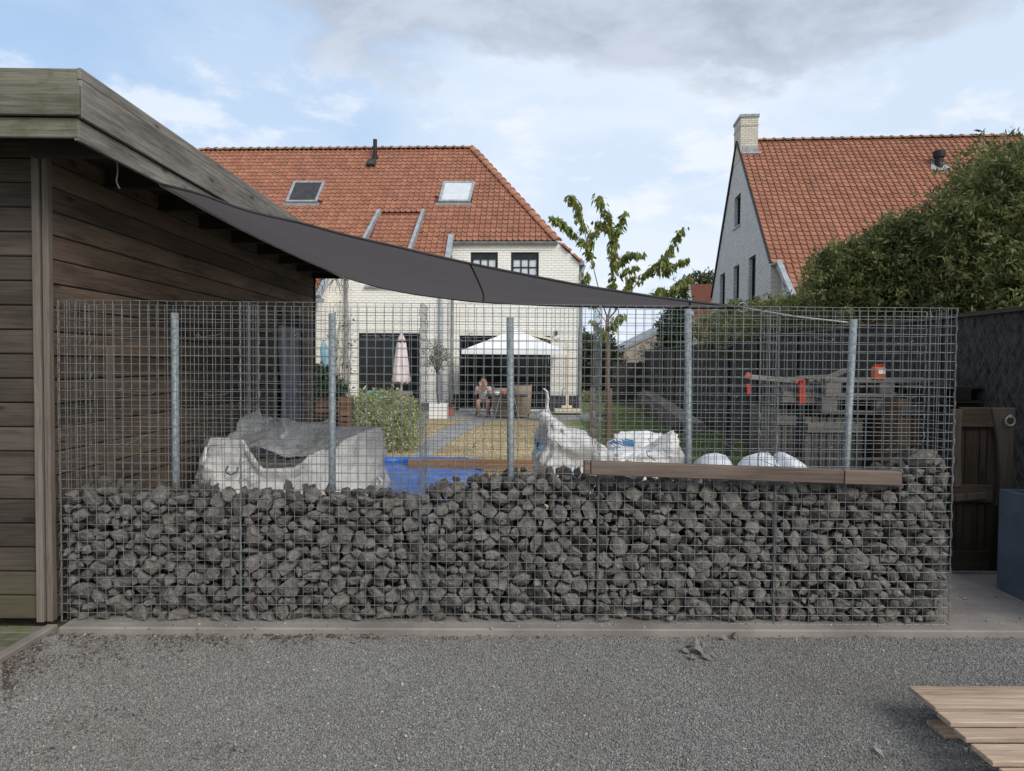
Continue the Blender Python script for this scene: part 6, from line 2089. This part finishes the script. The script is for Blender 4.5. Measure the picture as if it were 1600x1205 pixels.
# ================================================================== BULK BAGS
def bulk_bag(name, label, c, w_, d_, peaks, sag, mname, seed, group, inner=True, fill=None, rot=0.0, tri=110, closed=False):
    """A slumped woven bag. peaks: heights at angles (deg) round the rim; between them the rim sags."""
    r = random.Random(seed)
    t = thing(name, label, 'bulk bag', (c[0], c[1], 0), group=group)
    ks = sorted((a % 360, z) for a, z in peaks)
    def rim(a):
        a %= 360
        for (a0, z0), (a1, z1) in zip(ks, ks[1:] + [(ks[0][0] + 360, ks[0][1])]):
            aa = a if a >= ks[0][0] else a + 360
            if a0 <= aa <= a1:
                s = (aa - a0) / (a1 - a0)
                s2 = s * s * (3 - 2 * s)
                return z0 + (z1 - z0) * (.8 * s + .2 * s2) + .012 * noise.noise(V((a * .11, seed, 0)))
        return z0
    b = MB()
    n = tri; rings = 24
    # points spread evenly round the rounded-square outline
    fine = [2 * math.pi * k / 6000 for k in range(6001)]
    se = lambda a: (math.copysign(abs(math.cos(a)) ** .42, math.cos(a)) * w_, math.copysign(abs(math.sin(a)) ** .42, math.sin(a)) * d_)
    cum, pp = [0.0], se(0)
    for a in fine[1:]:
        q_ = se(a); cum.append(cum[-1] + math.hypot(q_[0] - pp[0], q_[1] - pp[1])); pp = q_
    ANG, j_ = [], 0
    for k in range(n):
        while cum[j_] < cum[-1] * k / n: j_ += 1
        ANG.append(fine[j_])
    def ring_pt(a, s, inward=0.0):
        ca, sa = math.cos(a), math.sin(a)
        e = 0.42
        x = math.copysign(abs(ca) ** e, ca) * w_ / 2; y = math.copysign(abs(sa) ** e, sa) * d_ / 2
        bulge = 1 + .07 * math.sin(math.pi * min(1, s * 1.15)) - .05 * max(0, s - .8) * 5
        q = V((x, y, 0)) * bulge * (1 - inward)
        nz = noise.noise(V((ca * 1.7 + seed, sa * 1.7, s * 2.4))) * .055 + noise.noise(V((ca * 5 + seed, sa * 5, s * 6))) * .022
        f1 = abs(noise.noise(V((ca * 2.4 + seed * 2, sa * 2.4, s * 2.0 + 3)))) + .6 * abs(noise.noise(V((ca * 5.5 - seed, sa * 5.5, s * 4.2)))) + .3 * abs(noise.noise(V((ca * 13, sa * 13 + seed, s * 10))))
        nz += (.32 - f1) * .17
        q *= 1 + nz / max(.3, w_ / 2)
        return q
    cr, sr = math.cos(rot), math.sin(rot)
    def put(q, z): b.v.append(V((c[0] + q.x * cr - q.y * sr, c[1] + q.x * sr + q.y * cr, z)))
    for j in range(rings):
        s = j / (rings - 1)
        for k in range(n):
            a = ANG[k]
            zt2 = rim(math.degrees(a))
            z = zt2 * s + .012 * noise.noise(V((k * .3, s * 5, seed)))
            put(ring_pt(a, s), max(z, 0.0))
    # fold over the rim and down the inside
    folds = ((.022, .012), (.05, -.03), (.09, -.14), (.13, -.26))
    if closed:                                       # top pulled shut: a crumpled surface across the rim
        mz = sum(rim(math.degrees(ANG[k])) for k in range(n)) / n
        for inw in (.03, .12, .25, .4, .55, .7, .85, .98):
            for k in range(n):
                a = ANG[k]
                z = rim(math.degrees(a)) * (1 - inw) + (mz - .03) * inw
                q = ring_pt(a, 1.0, 0) * (1 - inw)
                z += .09 * (abs(noise.noise(V((q.x * 4 + seed, q.y * 4, 1)))) - .2) * min(1, inw * 4)
                put(q, z)
    for (inw, dz) in (() if closed else folds):
        for k in range(n):
            a = ANG[k]
            z = rim(math.degrees(a)) + dz
            if dz < -.1 and fill is not None: z = min(z, max(fill + .02, z)) if z > fill else fill - .02
            put(ring_pt(a, 1.0, inw + .02 * noise.noise(V((k * .25, dz * 9, seed)))), z)
    tot = rings + (8 if closed else 4)
    for j in range(tot - 1):
        for k in range(n):
            k2 = (k + 1) % n
            b.f.append((j * n + k, j * n + k2, (j + 1) * n + k2, (j + 1) * n + k))
    body = b.build('bag', M[mname], t, smooth=True)
    if fill is not None:
        f = MB()
        for q in range(1, 7):
            for k in range(n):
                a = ANG[k]
                p = ring_pt(a, 1.0, .09) * (q / 6)
                z = fill + .10 * (1 - (q / 6) ** 2) + .035 * noise.noise(V((p.x * 4, p.y * 4, seed))) + .018 * noise.noise(V((p.x * 14, p.y * 14, seed)))
                f.v.append(V((c[0] + p.x * cr - p.y * sr, c[1] + p.x * sr + p.y * cr, z)))
        f.v.append(V((c[0], c[1], fill + .1)))
        for q in range(5):
            for k in range(n):
                k2 = (k + 1) % n
                f.f.append((q * n + k, q * n + k2, (q + 1) * n + k2, (q + 1) * n + k))
        for k in range(n): f.f.append((6 * n, k, (k + 1) % n))
        f.build('stone_dust', M['sand'], t)
    return t, body


def strap(parent, pts, r_=.014, m='label', name='lifting_loop'):
    b = MB(); b.tube(pts, r_, 6); b.build(name, M[m], parent, smooth=True)


LB = 6.35
lb, lb_body = bulk_bag('bulk_bag', 'large slumped white bulk bag of stone dust beside the shed, front rim sagging',
    (at(462, 700, LB).x, LB), 1.36, 1.15,
    [(-152, .80), (-136, .85), (-112, .85), (-96, .84), (-92.5, .71), (-90.5, .61), (-88.5, .63), (-84, .72), (-75, .755), (-64, .77), (-47, .85), (-38, .87), (0, .88), (38, .86), (80, .86), (94, .90), (112, .95), (126, 1.02), (142, .96), (165, .82), (185, .78)],
    None, 'bag', 3, 'bulk bags behind the gabion', fill=.56)
fo = MB(); nf = 22
for j in range(nf + 1):                       # the far side of the bag fallen inwards, draped towards the opening
    for i in range(nf + 1):
        u, s = i / nf, j / nf
        x = -.60 + 1.20 * u
        z = .86 + .08 * math.exp(-((x + .28) / .16) ** 2) - (.86 - .66 - .06 * math.exp(-((x - .35) / .2) ** 2)) * s ** .8 - .05 * math.sin(math.pi * s) * math.exp(-((x + .1) / .3) ** 2)
        z += .05 * (abs(noise.noise(V((x * 4, s * 2.2, 5)))) - .2) + .02 * noise.noise(V((x * 11, s * 6, 2)))
        fo.v.append(V((wloc(lb).x + x, LB + .50 - .66 * s - .05 * math.sin(x * 5), z)))
for j in range(nf):
    for i in range(nf):
        k = j * (nf + 1) + i; fo.f.append((k, k + 1, k + nf + 2, k + nf + 1))
fo.build('inner_fold', M['bag'], lb, smooth=True)
strap(lb, [at(332, 690, 5.9), at(322, 700, 5.82), at(318, 720, 5.8), at(322, 740, 5.78)])
strap(lb, [at(356, 728, 5.74), at(352, 738, 5.72), at(360, 742, 5.70), at(370, 738, 5.72), at(372, 730, 5.73)], .008, 'print_grey')
strap(lb, [at(590, 745, 5.8), at(597, 752, 5.76), at(594, 762, 5.76), at(588, 758, 5.78), at(591, 750, 5.79)], .012)
strap(lb, [at(430, 655, 6.8), at(440, 660, 6.6), at(448, 676, 6.45), at(440, 684, 6.3)], .022, 'label')
strap(lb, [at(500, 680, 6.9), at(520, 683, 6.85), at(545, 690, 6.8)], .016, 'label')
b = MB(); a = at(452, 716, 6.1); b.bar(at(452, 722, 5.95), at(508, 713, 6.35), .05, .02); b.build('broken_slat', M['grey_pallet'], lb)
# a second, flatter bag lying behind its shoulder
b = MB()
RB1 = 8.3
rb, rb_body = bulk_bag('bulk_bag', 'grey white bulk bag with a steep peaked left side on the lawn', (at(900, 720, RB1).x, RB1), .88, .85,
    [(-150, .88), (-125, .86), (-100, .76), (-80, .62), (-55, .50), (-30, .44), (0, .42), (40, .44), (75, .60), (105, .80), (130, .90), (170, .93)], None, 'bag_grey', 11, 'bulk bags behind the gabion', closed=True)
rb2, rb2_body = bulk_bag('bulk_bag', 'low white bulk bag with pointed right corner, right of the peaked grey bag', (at(1003, 725, RB1 - .1).x, RB1 - .1), .74, .8,
    [(-150, .44), (-120, .44), (-95, .48), (-65, .60), (-42, .76), (-15, .66), (20, .58), (60, .66), (95, .68), (130, .60), (170, .48)], None, 'bag', 17, 'bulk bags behind the gabion', closed=True)
strap(rb2, [at(1015, 705, 7.75), at(1010, 706, 7.74), at(1012, 712, 7.72), at(1020, 717, 7.72), at(1024, 720, 7.72)], .006, 'print_grey')
strap(rb2, [at(1048, 700, 7.9), at(1056, 706, 7.85), at(1052, 714, 7.82), at(1046, 712, 7.8)], .012)


def printed(parent, bag, text, px, py, size, m, Y, name='lettering', mirror=False):
    """Flat lettering laid on the bag's own surface."""
    cu = bpy.data.curves.new(name, 'FONT'); cu.body = text; cu.size = size; cu.align_x = 'CENTER'; cu.align_y = 'CENTER'
    to = bpy.data.objects.new('tmp', cu); C.objects.link(to)
    dg = bpy.context.evaluated_depsgraph_get()
    me = bpy.data.meshes.new_from_object(to.evaluated_get(dg))
    bpy.data.objects.remove(to); bpy.data.curves.remove(cu)
    bm = bmesh.new(); bm.from_mesh(me)
    bmesh.ops.triangulate(bm, faces=bm.faces[:]); bmesh.ops.subdivide_edges(bm, edges=bm.edges[:], cuts=1)
    off = wloc(bag)
    tree = BVHTree.FromPolygons([v.co + off for v in bag.data.vertices], [tuple(p.vertices) for p in bag.data.polygons])
    ctr = at(px, py, Y)
    po = wloc(parent)
    for v in bm.verts:
        x = -v.co.x if mirror else v.co.x
        o = V((ctr.x + x, 4.6, ctr.z + v.co.y))
        h = tree.ray_cast(o, V((0, 1, 0)))
        y = h[0].y if h[0] else Y
        v.co = V((o.x, y - .006, o.z)) - po
    bm.to_mesh(me); bm.free()
    me.materials.clear()
    o = link(name, me, M[m], parent)
    return o


def patch(parent, bag, px0, px1, py0, py1, m, Y, name):
    off = wloc(bag); po = wloc(parent)
    tree = BVHTree.FromPolygons([v.co + off for v in bag.data.vertices], [tuple(p.vertices) for p in bag.data.polygons])
    b = MB(); n = 8
    for j in range(n + 1):
        for i in range(n + 1):
            q = at(px0 + (px1 - px0) * i / n, py0 + (py1 - py0) * j / n, Y)
            h = tree.ray_cast(V((q.x, 4.6, q.z)), V((0, 1, 0)))
            b.v.append(V((q.x, (h[0].y if h[0] else Y) - .006, q.z)))
    for j in range(n):
        for i in range(n):
            k = j * (n + 1) + i; b.f.append((k, k + 1, k + n + 2, k + n + 1))
    return b.build(name, M[m], parent)


printed(rb, rb_body, 'WW', 890, 737, .12, 'print_blue', 7.85)
printed(rb2, rb2_body, 'gmbH', 971, 700, .085, 'print_blue', 7.8)
patch(rb2, rb2_body, 987, 1003, 696, 706, 'print_blue', 7.8, 'printed_emblem')
patch(rb, rb_body, 835, 847, 694, 706, 'print_blue', 7.9, 'printed_emblem')

# small white sacks by the right-hand wall of stones
def sack(label, pts_px, Y, d_, group):
    """A lumpy sack whose outline follows the points; rounded front and back."""
    q = [at(x, y, Y) for x, y in pts_px]
    m_ = sum(q, V()) / len(q)
    b = MB(); n = len(q)
    rings = ((-1, .0), (-.9, .55), (-.55, .85), (0, 1.0), (.55, .85), (.9, .55), (1, .0))
    for (yy, s) in rings:
        for p in q:
            k = m_ + (p - m_) * max(s, .02); b.v.append(V((k.x, Y + yy * d_ / 2, max(k.z + .012 * noise.noise(p * 7 + V((0, yy * 3, 0))), 0))))
    for l in range(len(rings) - 1):
        for i in range(n):
            i2 = (i + 1) % n; b.f.append((l * n + i, l * n + i2, (l + 1) * n + i2, (l + 1) * n + i))
    o = b.build('white_sack', M['bag_white'], None, smooth=True)
    return single(o, label, 'sack', group)
sk_g = 'small white sacks behind the right gabion baskets'
for lab, pts_ in (('small rounded white sack left of the dark pole foot behind the beam', ((1084, 726), (1092, 716), (1104, 709), (1120, 708), (1134, 712), (1143, 724), (1146, 760), (1146, 905), (1084, 905), (1082, 760))),
                  ('white sack between the two heaped stones behind the beam', ((1158, 724), (1168, 712), (1184, 706), (1200, 707), (1210, 715), (1212, 760), (1212, 905), (1158, 905))),
                  ('rightmost white sack, sloping down to the right behind the beam', ((1212, 716), (1217, 706), (1226, 707), (1244, 717), (1258, 726), (1266, 735), (1268, 905), (1213, 905)))):
    sack(lab, pts_, 5.15, .5, sk_g)

# ================================================================== BLUE TARPAULIN AND SLEEPER
tp_ = thing('blue_tarpaulin', 'bright blue tarpaulin with a rolled far edge, spread right of the large slumped bag', 'tarpaulin', (-.9, 9.0, 0))
b = MB()
nx_, ny_ = 34, 22
x0, x1 = -2.0, at(752, 745, 10).x
for j in range(ny_ + 1):
    for i in range(nx_ + 1):
        x = x0 + (x1 - x0) * i / nx_ + .03 * math.sin(j * .7) * (i / nx_); y = 6.3 + (10.15 - 6.3) * j / ny_
        z = .045 + .035 * noise.noise(V((x * 2.2, y * 1.3, 1))) + .018 * noise.noise(V((x * 7, y * 5, 2)))
        z *= min(1, (nx_ - i) / 4 + .15)
        b.v.append(V((x, y, z)))
for j in range(ny_):
    for i in range(nx_):
        k = j * (nx_ + 1) + i; b.f.append((k, k + 1, k + nx_ + 2, k + nx_ + 1))
b.build('sheet', M['blue_dusty'], tp_, smooth=True)
zt_ = at(640, 714, 10.4).z
b = MB(); q = []
for i in range(20):
    x = x0 + (x1 - x0) * i / 19
    q.append(V((x, 10.42 + .02 * math.sin(i * 1.3), zt_ * .5 + .004 * math.sin(i * 2.1))))
b.tube(q, [zt_ * .5 * (1 + .03 * math.sin(i * 1.7)) * (1 if i < 16 else 1 - .09 * (i - 15)) for i in range(20)], 16); b.build('rolled_edge', M['blue_tarp'], tp_, smooth=True)
sl0, sl1 = at(638, 725, 9.9), at(925, 726, 9.9)
b = MB(); b.bar(sl0, sl1, .10, at(700, 718, 9.9).z - at(700, 732.5, 9.9).z); sle = b.build('timber_sleeper', M['sleeper'], None, bevel=.006)
single(sle, 'long new orange brown timber lying across the far edge of the blue tarpaulin', 'timber')
for px in (655, 905):
    q = at(px, 740, 9.9); b = MB(); b.box(q.x - .09, q.x + .09, 9.85, 9.95, 0, sle.location.z - .001); single(b.build('support_block', M['grey_pallet'], None, bevel=.004), 'wood block under the %s end of the long orange brown timber' % ('left' if px < 700 else 'right'), 'block', 'blocks under the long timber')

# ================================================================== STACKS BY THE FENCE
# sawhorse
sy = 6.7
sh_ = thing('folding_sawhorse', 'folding sawhorse with black legs and red brackets in front of the black fence', 'sawhorse', (at(1200, 690, sy).x, sy, 0))
a, c = at(1168, 589, sy), at(1246, 596, sy + .2)
b = MB(); b.bar(a, c, .06, .045); b.build('top_bar', M['grey_pallet'], sh_, bevel=.004)
b = MB(); b.bar(at(1166, 585, sy), at(1172, 588, sy), .05, .045); b.build('end_cap', M['orange'], sh_)
for (p, q2) in ((at(1168, 598, sy), V((at(1102, 700, sy - .25).x, sy - .25, 0.0))), (at(1170, 600, sy + .05), V((at(1172, 720, sy + .3).x, sy + .3, 0)))):
    b = MB(); b.bar(p, q2, .035, .035); b.build('leg', M['black'], sh_)
b = MB(); b.bar(at(1169, 600, sy - .03), at(1169.5, 616, sy - .03), .035, .03, up=V((0, 1, 0))); b.build('bracket', M['red'], sh_)
b = MB(); b.bar(at(1253, 594, sy + .1), at(1253, 631, sy + .1), .06, .03, up=V((0, 1, 0))); b.build('bracket', M['red'], sh_, bevel=.004)
b = MB(); b.bar(at(1241, 596, sy + .08), at(1256, 593, sy + .08), .05, .012); b.build('bracket', M['red'], sh_)
for (p, q2) in ((at(1251, 600, sy + .16), V((at(1254, 740, sy + .16).x, sy + .16, 0))),):
    b = MB(); b.bar(p, q2, .035, .035, up=V((0, 1, 0))); b.build('leg', M['black'], sh_)

# loose weathered boards lying on the crates
def board(label, p, q, wd, th, m='grey_pallet', group='weathered boards stacked by the fence', cat='board', nm='weathered_board'):
    b = MB(); b.bar(p, q, wd, th); o = b.build(nm, M[m], None, bevel=.004)
    return single(o, label, cat, group)

# three crates that carry the heap
def crate(label, px0, px1, py0, Y, d_, m, nb=5, group='old plank crates under the board heap'):
    x0, x1 = at(px0, 650, Y).x, at(px1, 650, Y).x
    zt2 = at((px0 + px1) / 2, py0, Y).z
    t = thing('plank_crate', label, 'crate', ((x0 + x1) / 2, Y + d_ / 2, 0), group=group)
    for i in range(nb):
        a, c = x0 + (x1 - x0) * i / nb, x0 + (x1 - x0) * (i + 1) / nb
        b = MB(); b.box(a + .004, c - .004, Y + rnd.uniform(0, .006), Y + .022, .02, zt2 - rnd.uniform(.002, .02)); b.build('plank', M[m], t, bevel=.004)
    for i in range(4):
        a, c = Y + .03 + (d_ - .03) * i / 4, Y + .03 + (d_ - .03) * (i + 1) / 4
        b = MB(); b.box(x0, x0 + .022, a + .004, c - .004, .02, zt2 - .01); b.build('plank', M[m], t, bevel=.004)
    b = MB(); b.box(x0 + .03, x1 - .005, Y + .03, Y + d_, .0, zt2 - .03); b.build('back_and_lid', M['rafter'], t)
    b = MB(); b.box(x0 + .02, x1 - .02, Y - .02, Y - .001, zt2 - .16, zt2 - .07); b.build('batten', M['grey_pallet'], t, bevel=.004)
    b = MB(); b.box(x0 + .02, x1 - .02, Y - .02, Y - .001, .12, .2); b.build('batten', M['grey_pallet'], t, bevel=.004)
    return zt2, x0, x1
z1, _, _ = crate('narrow grey plank crate on the left under the board heap', 1212, 1252, 638, 6.9, .8, 'crate_z', 4)
z2, _, _ = crate('wide grey plank crate in the middle under the board heap', 1258, 1350, 650, 6.8, .9, 'crate_z', 8)
z3, bx0_, bx1_ = crate('brown plank crate on the right, between the pallets and the old door', 1404, 1492, 622, 6.5, .9, 'crate_brown', 4)

def pallet(label, px0, px1, py_top, Y, d_, lvl, group='weathered pallets stacked by the fence', m='grey_pallet'):
    x0, x1 = at(px0, 600, Y).x, at(px1, 600, Y).x
    zt2 = at((px0 + px1) / 2, py_top, Y).z
    t = thing('pallet', label, 'pallet', ((x0 + x1) / 2, Y + d_ / 2, zt2 - .144), group=group)
    n = 5
    for i in range(n):
        y = Y + (d_ - .11) * i / (n - 1)
        b = MB(); b.box(x0, x1, y, y + .11, zt2 - .022, zt2); b.build('deck_board', M[m], t, bevel=.003)
    for i in range(3):
        y = Y + (d_ - .11) * i / 2
        b = MB(); b.box(x0, x1, y, y + .1, zt2 - .144, zt2 - .122); b.build('bottom_board', M[m], t, bevel=.003)
        for x in (x0 + .0, (x0 + x1) / 2 - .07, x1 - .14):
            b = MB(); b.box(x, x + .14, y, y + .1, zt2 - .12, zt2 - .045); b.build('block', M[m], t, bevel=.003)
    for x in (x0 + .0, (x0 + x1) / 2 - .07, x1 - .14):
        b = MB(); b.box(x, x + .14, Y, Y + d_, zt2 - .044, zt2 - .023); b.build('stringer', M[m], t)
    return x0, x1, zt2
p1 = pallet('topmost weathered pallet on the board heap, with the orange canister on it', 1291, 1482, 595, 6.75, .9, 0)
p2 = pallet('lower weathered pallet of the heap, resting on the plank crates', 1286, 1478, 622, 6.76, .9, 1)
pk = MB(); pk.box(at(1352, 650, 6.95).x, at(1402, 650, 6.95).x, 6.98, 7.6, 0, p2[2] - .146)
single(pk.build('wooden_bearer', M['rafter'], None, bevel=.006), 'dark timber block holding up the pallets between the two larger crates', 'timber block')
bd1 = board('longest pale weathered board at the left end of the heap', at(1214, 607, 6.95), at(1296, 611, 7.05), .16, .05)
bd2 = board('knotty pale weathered board, second in the left pile', at(1216, 615, 6.92), at(1300, 619, 7.0), .18, .05)
bd3 = board('lowest weathered board of the left pile, lying on the narrow crate', at(1213, 624, 6.9), at(1296, 627, 7.0), .2, .05)
pz_ = MB(); pz_.box(at(1222, 640, 7.1).x, at(1262, 640, 7.1).x, 7.0, 7.3, 0, bd3.location.z - .002)
single(pz_.build('wooden_bearer', M['rafter'], None, bevel=.006), 'dark block behind the narrow crate carrying the left pile of boards', 'timber block')
board('short pale board propped up slanting beside the red bracket', at(1286, 594, 6.72), at(1320, 579, 6.9), .05, .04)
# board on which it rests, and a dark leaning pallet to the right
board('long thin board lying along the top of the heap behind the steel post', at(1245, 590, 7.2), at(1300, 588, 7.2), .12, .03)
dp_ = pallet('dark pallet stacked behind the old door', 1450, 1562, 604, 6.3, .5, 0, m='rafter')
dbk = MB(); dbk.box(dp_[0] + .1, dp_[1] - .05, 6.42, 6.75, 0, dp_[2] - .146)
single(dbk.build('dark_chest', M['rafter'], None, bevel=.01), 'dark chest under the dark pallet behind the old door', 'chest')

# orange canister with a white label
cz = p1[2]
cc = at(1372, 594, 6.85)
ca = thing('canister', 'orange red canister with a white label standing on the topmost pallet', 'canister', (cc.x, 6.85, cz))
h_ = at(1372, 570, 6.85).z - cz
b = MB(); b.box(cc.x - .055, cc.x + .055, 6.81, 6.89, cz, cz + h_ * .86); b.build('body', M['orange'], ca, bevel=.012)
b = MB(); b.bar((cc.x - .04, 6.85, cz + h_ * .95), (cc.x + .045, 6.85, cz + h_ * .97), .03, .02); b.bar((cc.x - .04, 6.85, cz + h_ * .85), (cc.x - .04, 6.85, cz + h_ * .95), .02, .02, up=V((0, 1, 0))); b.bar((cc.x + .04, 6.85, cz + h_ * .85), (cc.x + .04, 6.85, cz + h_ * .96), .03, .03, up=V((0, 1, 0))); b.build('handle', M['red'], ca)
b = MB(); b.box(cc.x - .02, cc.x + .045, 6.805, 6.8085, cz + h_ * .42, cz + h_ * .74); b.build('paper_label', M['label'], ca)

# old plank door leaning at the end of the gabion
DY = 5.15
X = lambda px: at(px, 770, DY).x
Z = lambda py: at(1535, py, DY).z
od = thing('old_door', 'old dark weathered plank door with an iron ring, standing behind the free end of the gabion', 'door', ((X(1490) + X(1580)) / 2, DY, 0))
for k, (a, c) in enumerate(((1490, 1499), (1500, 1510), (1511, 1533), (1534, 1545), (1546, 1562))):
    b = MB(); b.box(X(a), X(c) - .002, DY + .03 + rnd.uniform(0, .008), DY + .055, .01, Z(640)); b.build('plank', M['door_z'], od, bevel=.004)
b = MB(); b.box(X(1497), X(1552), DY + .0, DY + .029, Z(668), Z(637)); b.build('rail', M['door_x'], od, bevel=.006)
b = MB(); b.box(X(1488), X(1553), DY + .004, DY + .029, Z(786), Z(758)); b.build('rail', M['door_x'], od, bevel=.006)
b = MB(); b.bar(V((X(1490), DY - .01, Z(778))), V((X(1541), DY - .01, Z(774))), .02, .05); b.build('broken_batten', M['door_light'], od, bevel=.004)
b = MB(); b.box(X(1488), X(1550), DY + .004, DY + .029, .02, .16); b.build('rail', M['door_x'], od, bevel=.006)
b = MB(); b.prism([V((X(1484), DY - .005, Z(640))), V((X(1500), DY - .005, Z(640))), V((X(1499), DY - .005, Z(700))), V((X(1502), DY - .005, Z(762))), V((X(1490), DY - .005, Z(762)))], (0, .034, 0)); b.build('stile', M['door_light'], od, bevel=.004)
b = MB(); b.prism([V((X(1544), DY - .012, Z(637))), V((X(1582), DY - .012, Z(637))), V((X(1580), DY - .012, Z(790))), V((X(1568), DY - .012, Z(790))), V((X(1562), DY - .012, Z(765))), V((X(1556), DY - .012, Z(690)))], (0, .04, 0)); b.build('stile', M['door_light'], od, bevel=.006)
b = MB(); b.box(X(1556), X(1580), DY + .03, DY + .06, .01, Z(791)); b.build('stile', M['door_z'], od, bevel=.004)
b = MB(); cR = V((X(1570), DY - .03, Z(657))); b.tube([cR + V((.033 * math.cos(a), -.004, .033 * math.sin(a))) for a in [k * math.pi / 6 for k in range(13)]], .007, 6); b.lathe(cR + V((0, .0, .03)), [(0, -.015), (.016, -.006), (.016, .01), (0, .016)], 8); b.build('iron_ring', M['gutter'], od)
b = MB(); b.bar(V((X(1500), DY + .06, .9)), V((X(1512), DY + .95, .02)), .04, .04); b.bar(V((X(1560), DY + .06, .9)), V((X(1560), DY + .95, .02)), .04, .04); b.build('prop', M['rafter'], od)

# slate blue planter
PX, PY0, PY1 = at(1557, 925, 4.82).x, 3.75, 4.82
pz2 = at(1558, 764, 4.82).z
pb = thing('square_planter', 'tall slate blue planter at the right edge, on the concrete beside the old door', 'planter', (PX + .26, (PY0 + PY1) / 2, 0))
b = MB(); w2, th2 = .52, .03
b.box(PX, PX + th2, PY0, PY1, -.0 if True else 0, pz2); b.box(PX + w2 - th2, PX + w2, PY0, PY1, 0, pz2); b.box(PX + th2, PX + w2 - th2, PY1 - th2, PY1, 0, pz2); b.box(PX + th2, PX + w2 - th2, PY0, PY0 + th2, 0, pz2)
for p in b.v:
    if p.z < .01: p.z = .0 if p.y > 4.03 else -.04
b.build('shell', M['planter_blue'], pb)
b = MB(); b.box(PX + th2 + .002, PX + w2 - th2 - .002, PY0 + th2 + .002, PY1 - th2 - .002, .3, pz2 - .12); b.build('soil', M['soil'], pb)

# ================================================================== PALE PALLET ON THE GRAVEL
zt2 = .105
def hz(px, py, z): return gnd(px, py, z)
pt = thing('pallet', 'pale new pallet of rough boards lying on the gravel at the bottom right', 'pallet', (2.3, 2.75, -.04))
boards = [((1425, 1071), (1456, 1105)), ((1464, 1112), (1481, 1129)), ((1490, 1137), (1508, 1153)), ((1520, 1162), (1549, 1190)), ((1562, 1200), (1590, 1225))]
for k, ((xa2, ya2), (xb2, yb2)) in enumerate(boards):
    q0, q1 = hz(xa2, ya2, zt2), hz(xb2, yb2, zt2)
    b = MB(); xx = (q0.x + q1.x) / 2 + rnd.uniform(-.006, .006)
    b.box(xx, xx + 1.25, q1.y, q0.y, zt2 - .020, zt2 + rnd.uniform(-.002, .002)); o = b.build('deck_board', M['pallet'], pt, bevel=.0025)
ye, yf = hz(1549, 1190, zt2).y, hz(1425, 1071, zt2).y
x_l = hz(1440, 1088, zt2).x
for x in (x_l + .24, x_l + .62, x_l + 1.0):
    b = MB(); b.box(x, x + .09, ye - .16, yf - .005, zt2 - .10, zt2 - .021); b.build('bearer', M['pallet_y'], pt, bevel=.003)
lowp = [hz(1447, 1125, -.02), hz(1482, 1149, -.02)]
b = MB(); b.box(lowp[0].x, lowp[0].x + 1.2, lowp[1].y, lowp[0].y, -.037, -.018); b.build('bottom_board', M['pallet'], pt, bevel=.0025)
b = MB(); b.box(lowp[0].x + .02, lowp[0].x + 1.2, ye - .16, ye - .06, -.037, -.018); b.build('bottom_board', M['pallet'], pt, bevel=.0025)
for x in (x_l + .24, x_l + .62, x_l + 1.0):
    b = MB(); b.box(x + .004, x + .086, lowp[1].y + .004, lowp[0].y - .004, -.0179, zt2 - .1001); b.build('spacer', M['pallet_y'], pt)
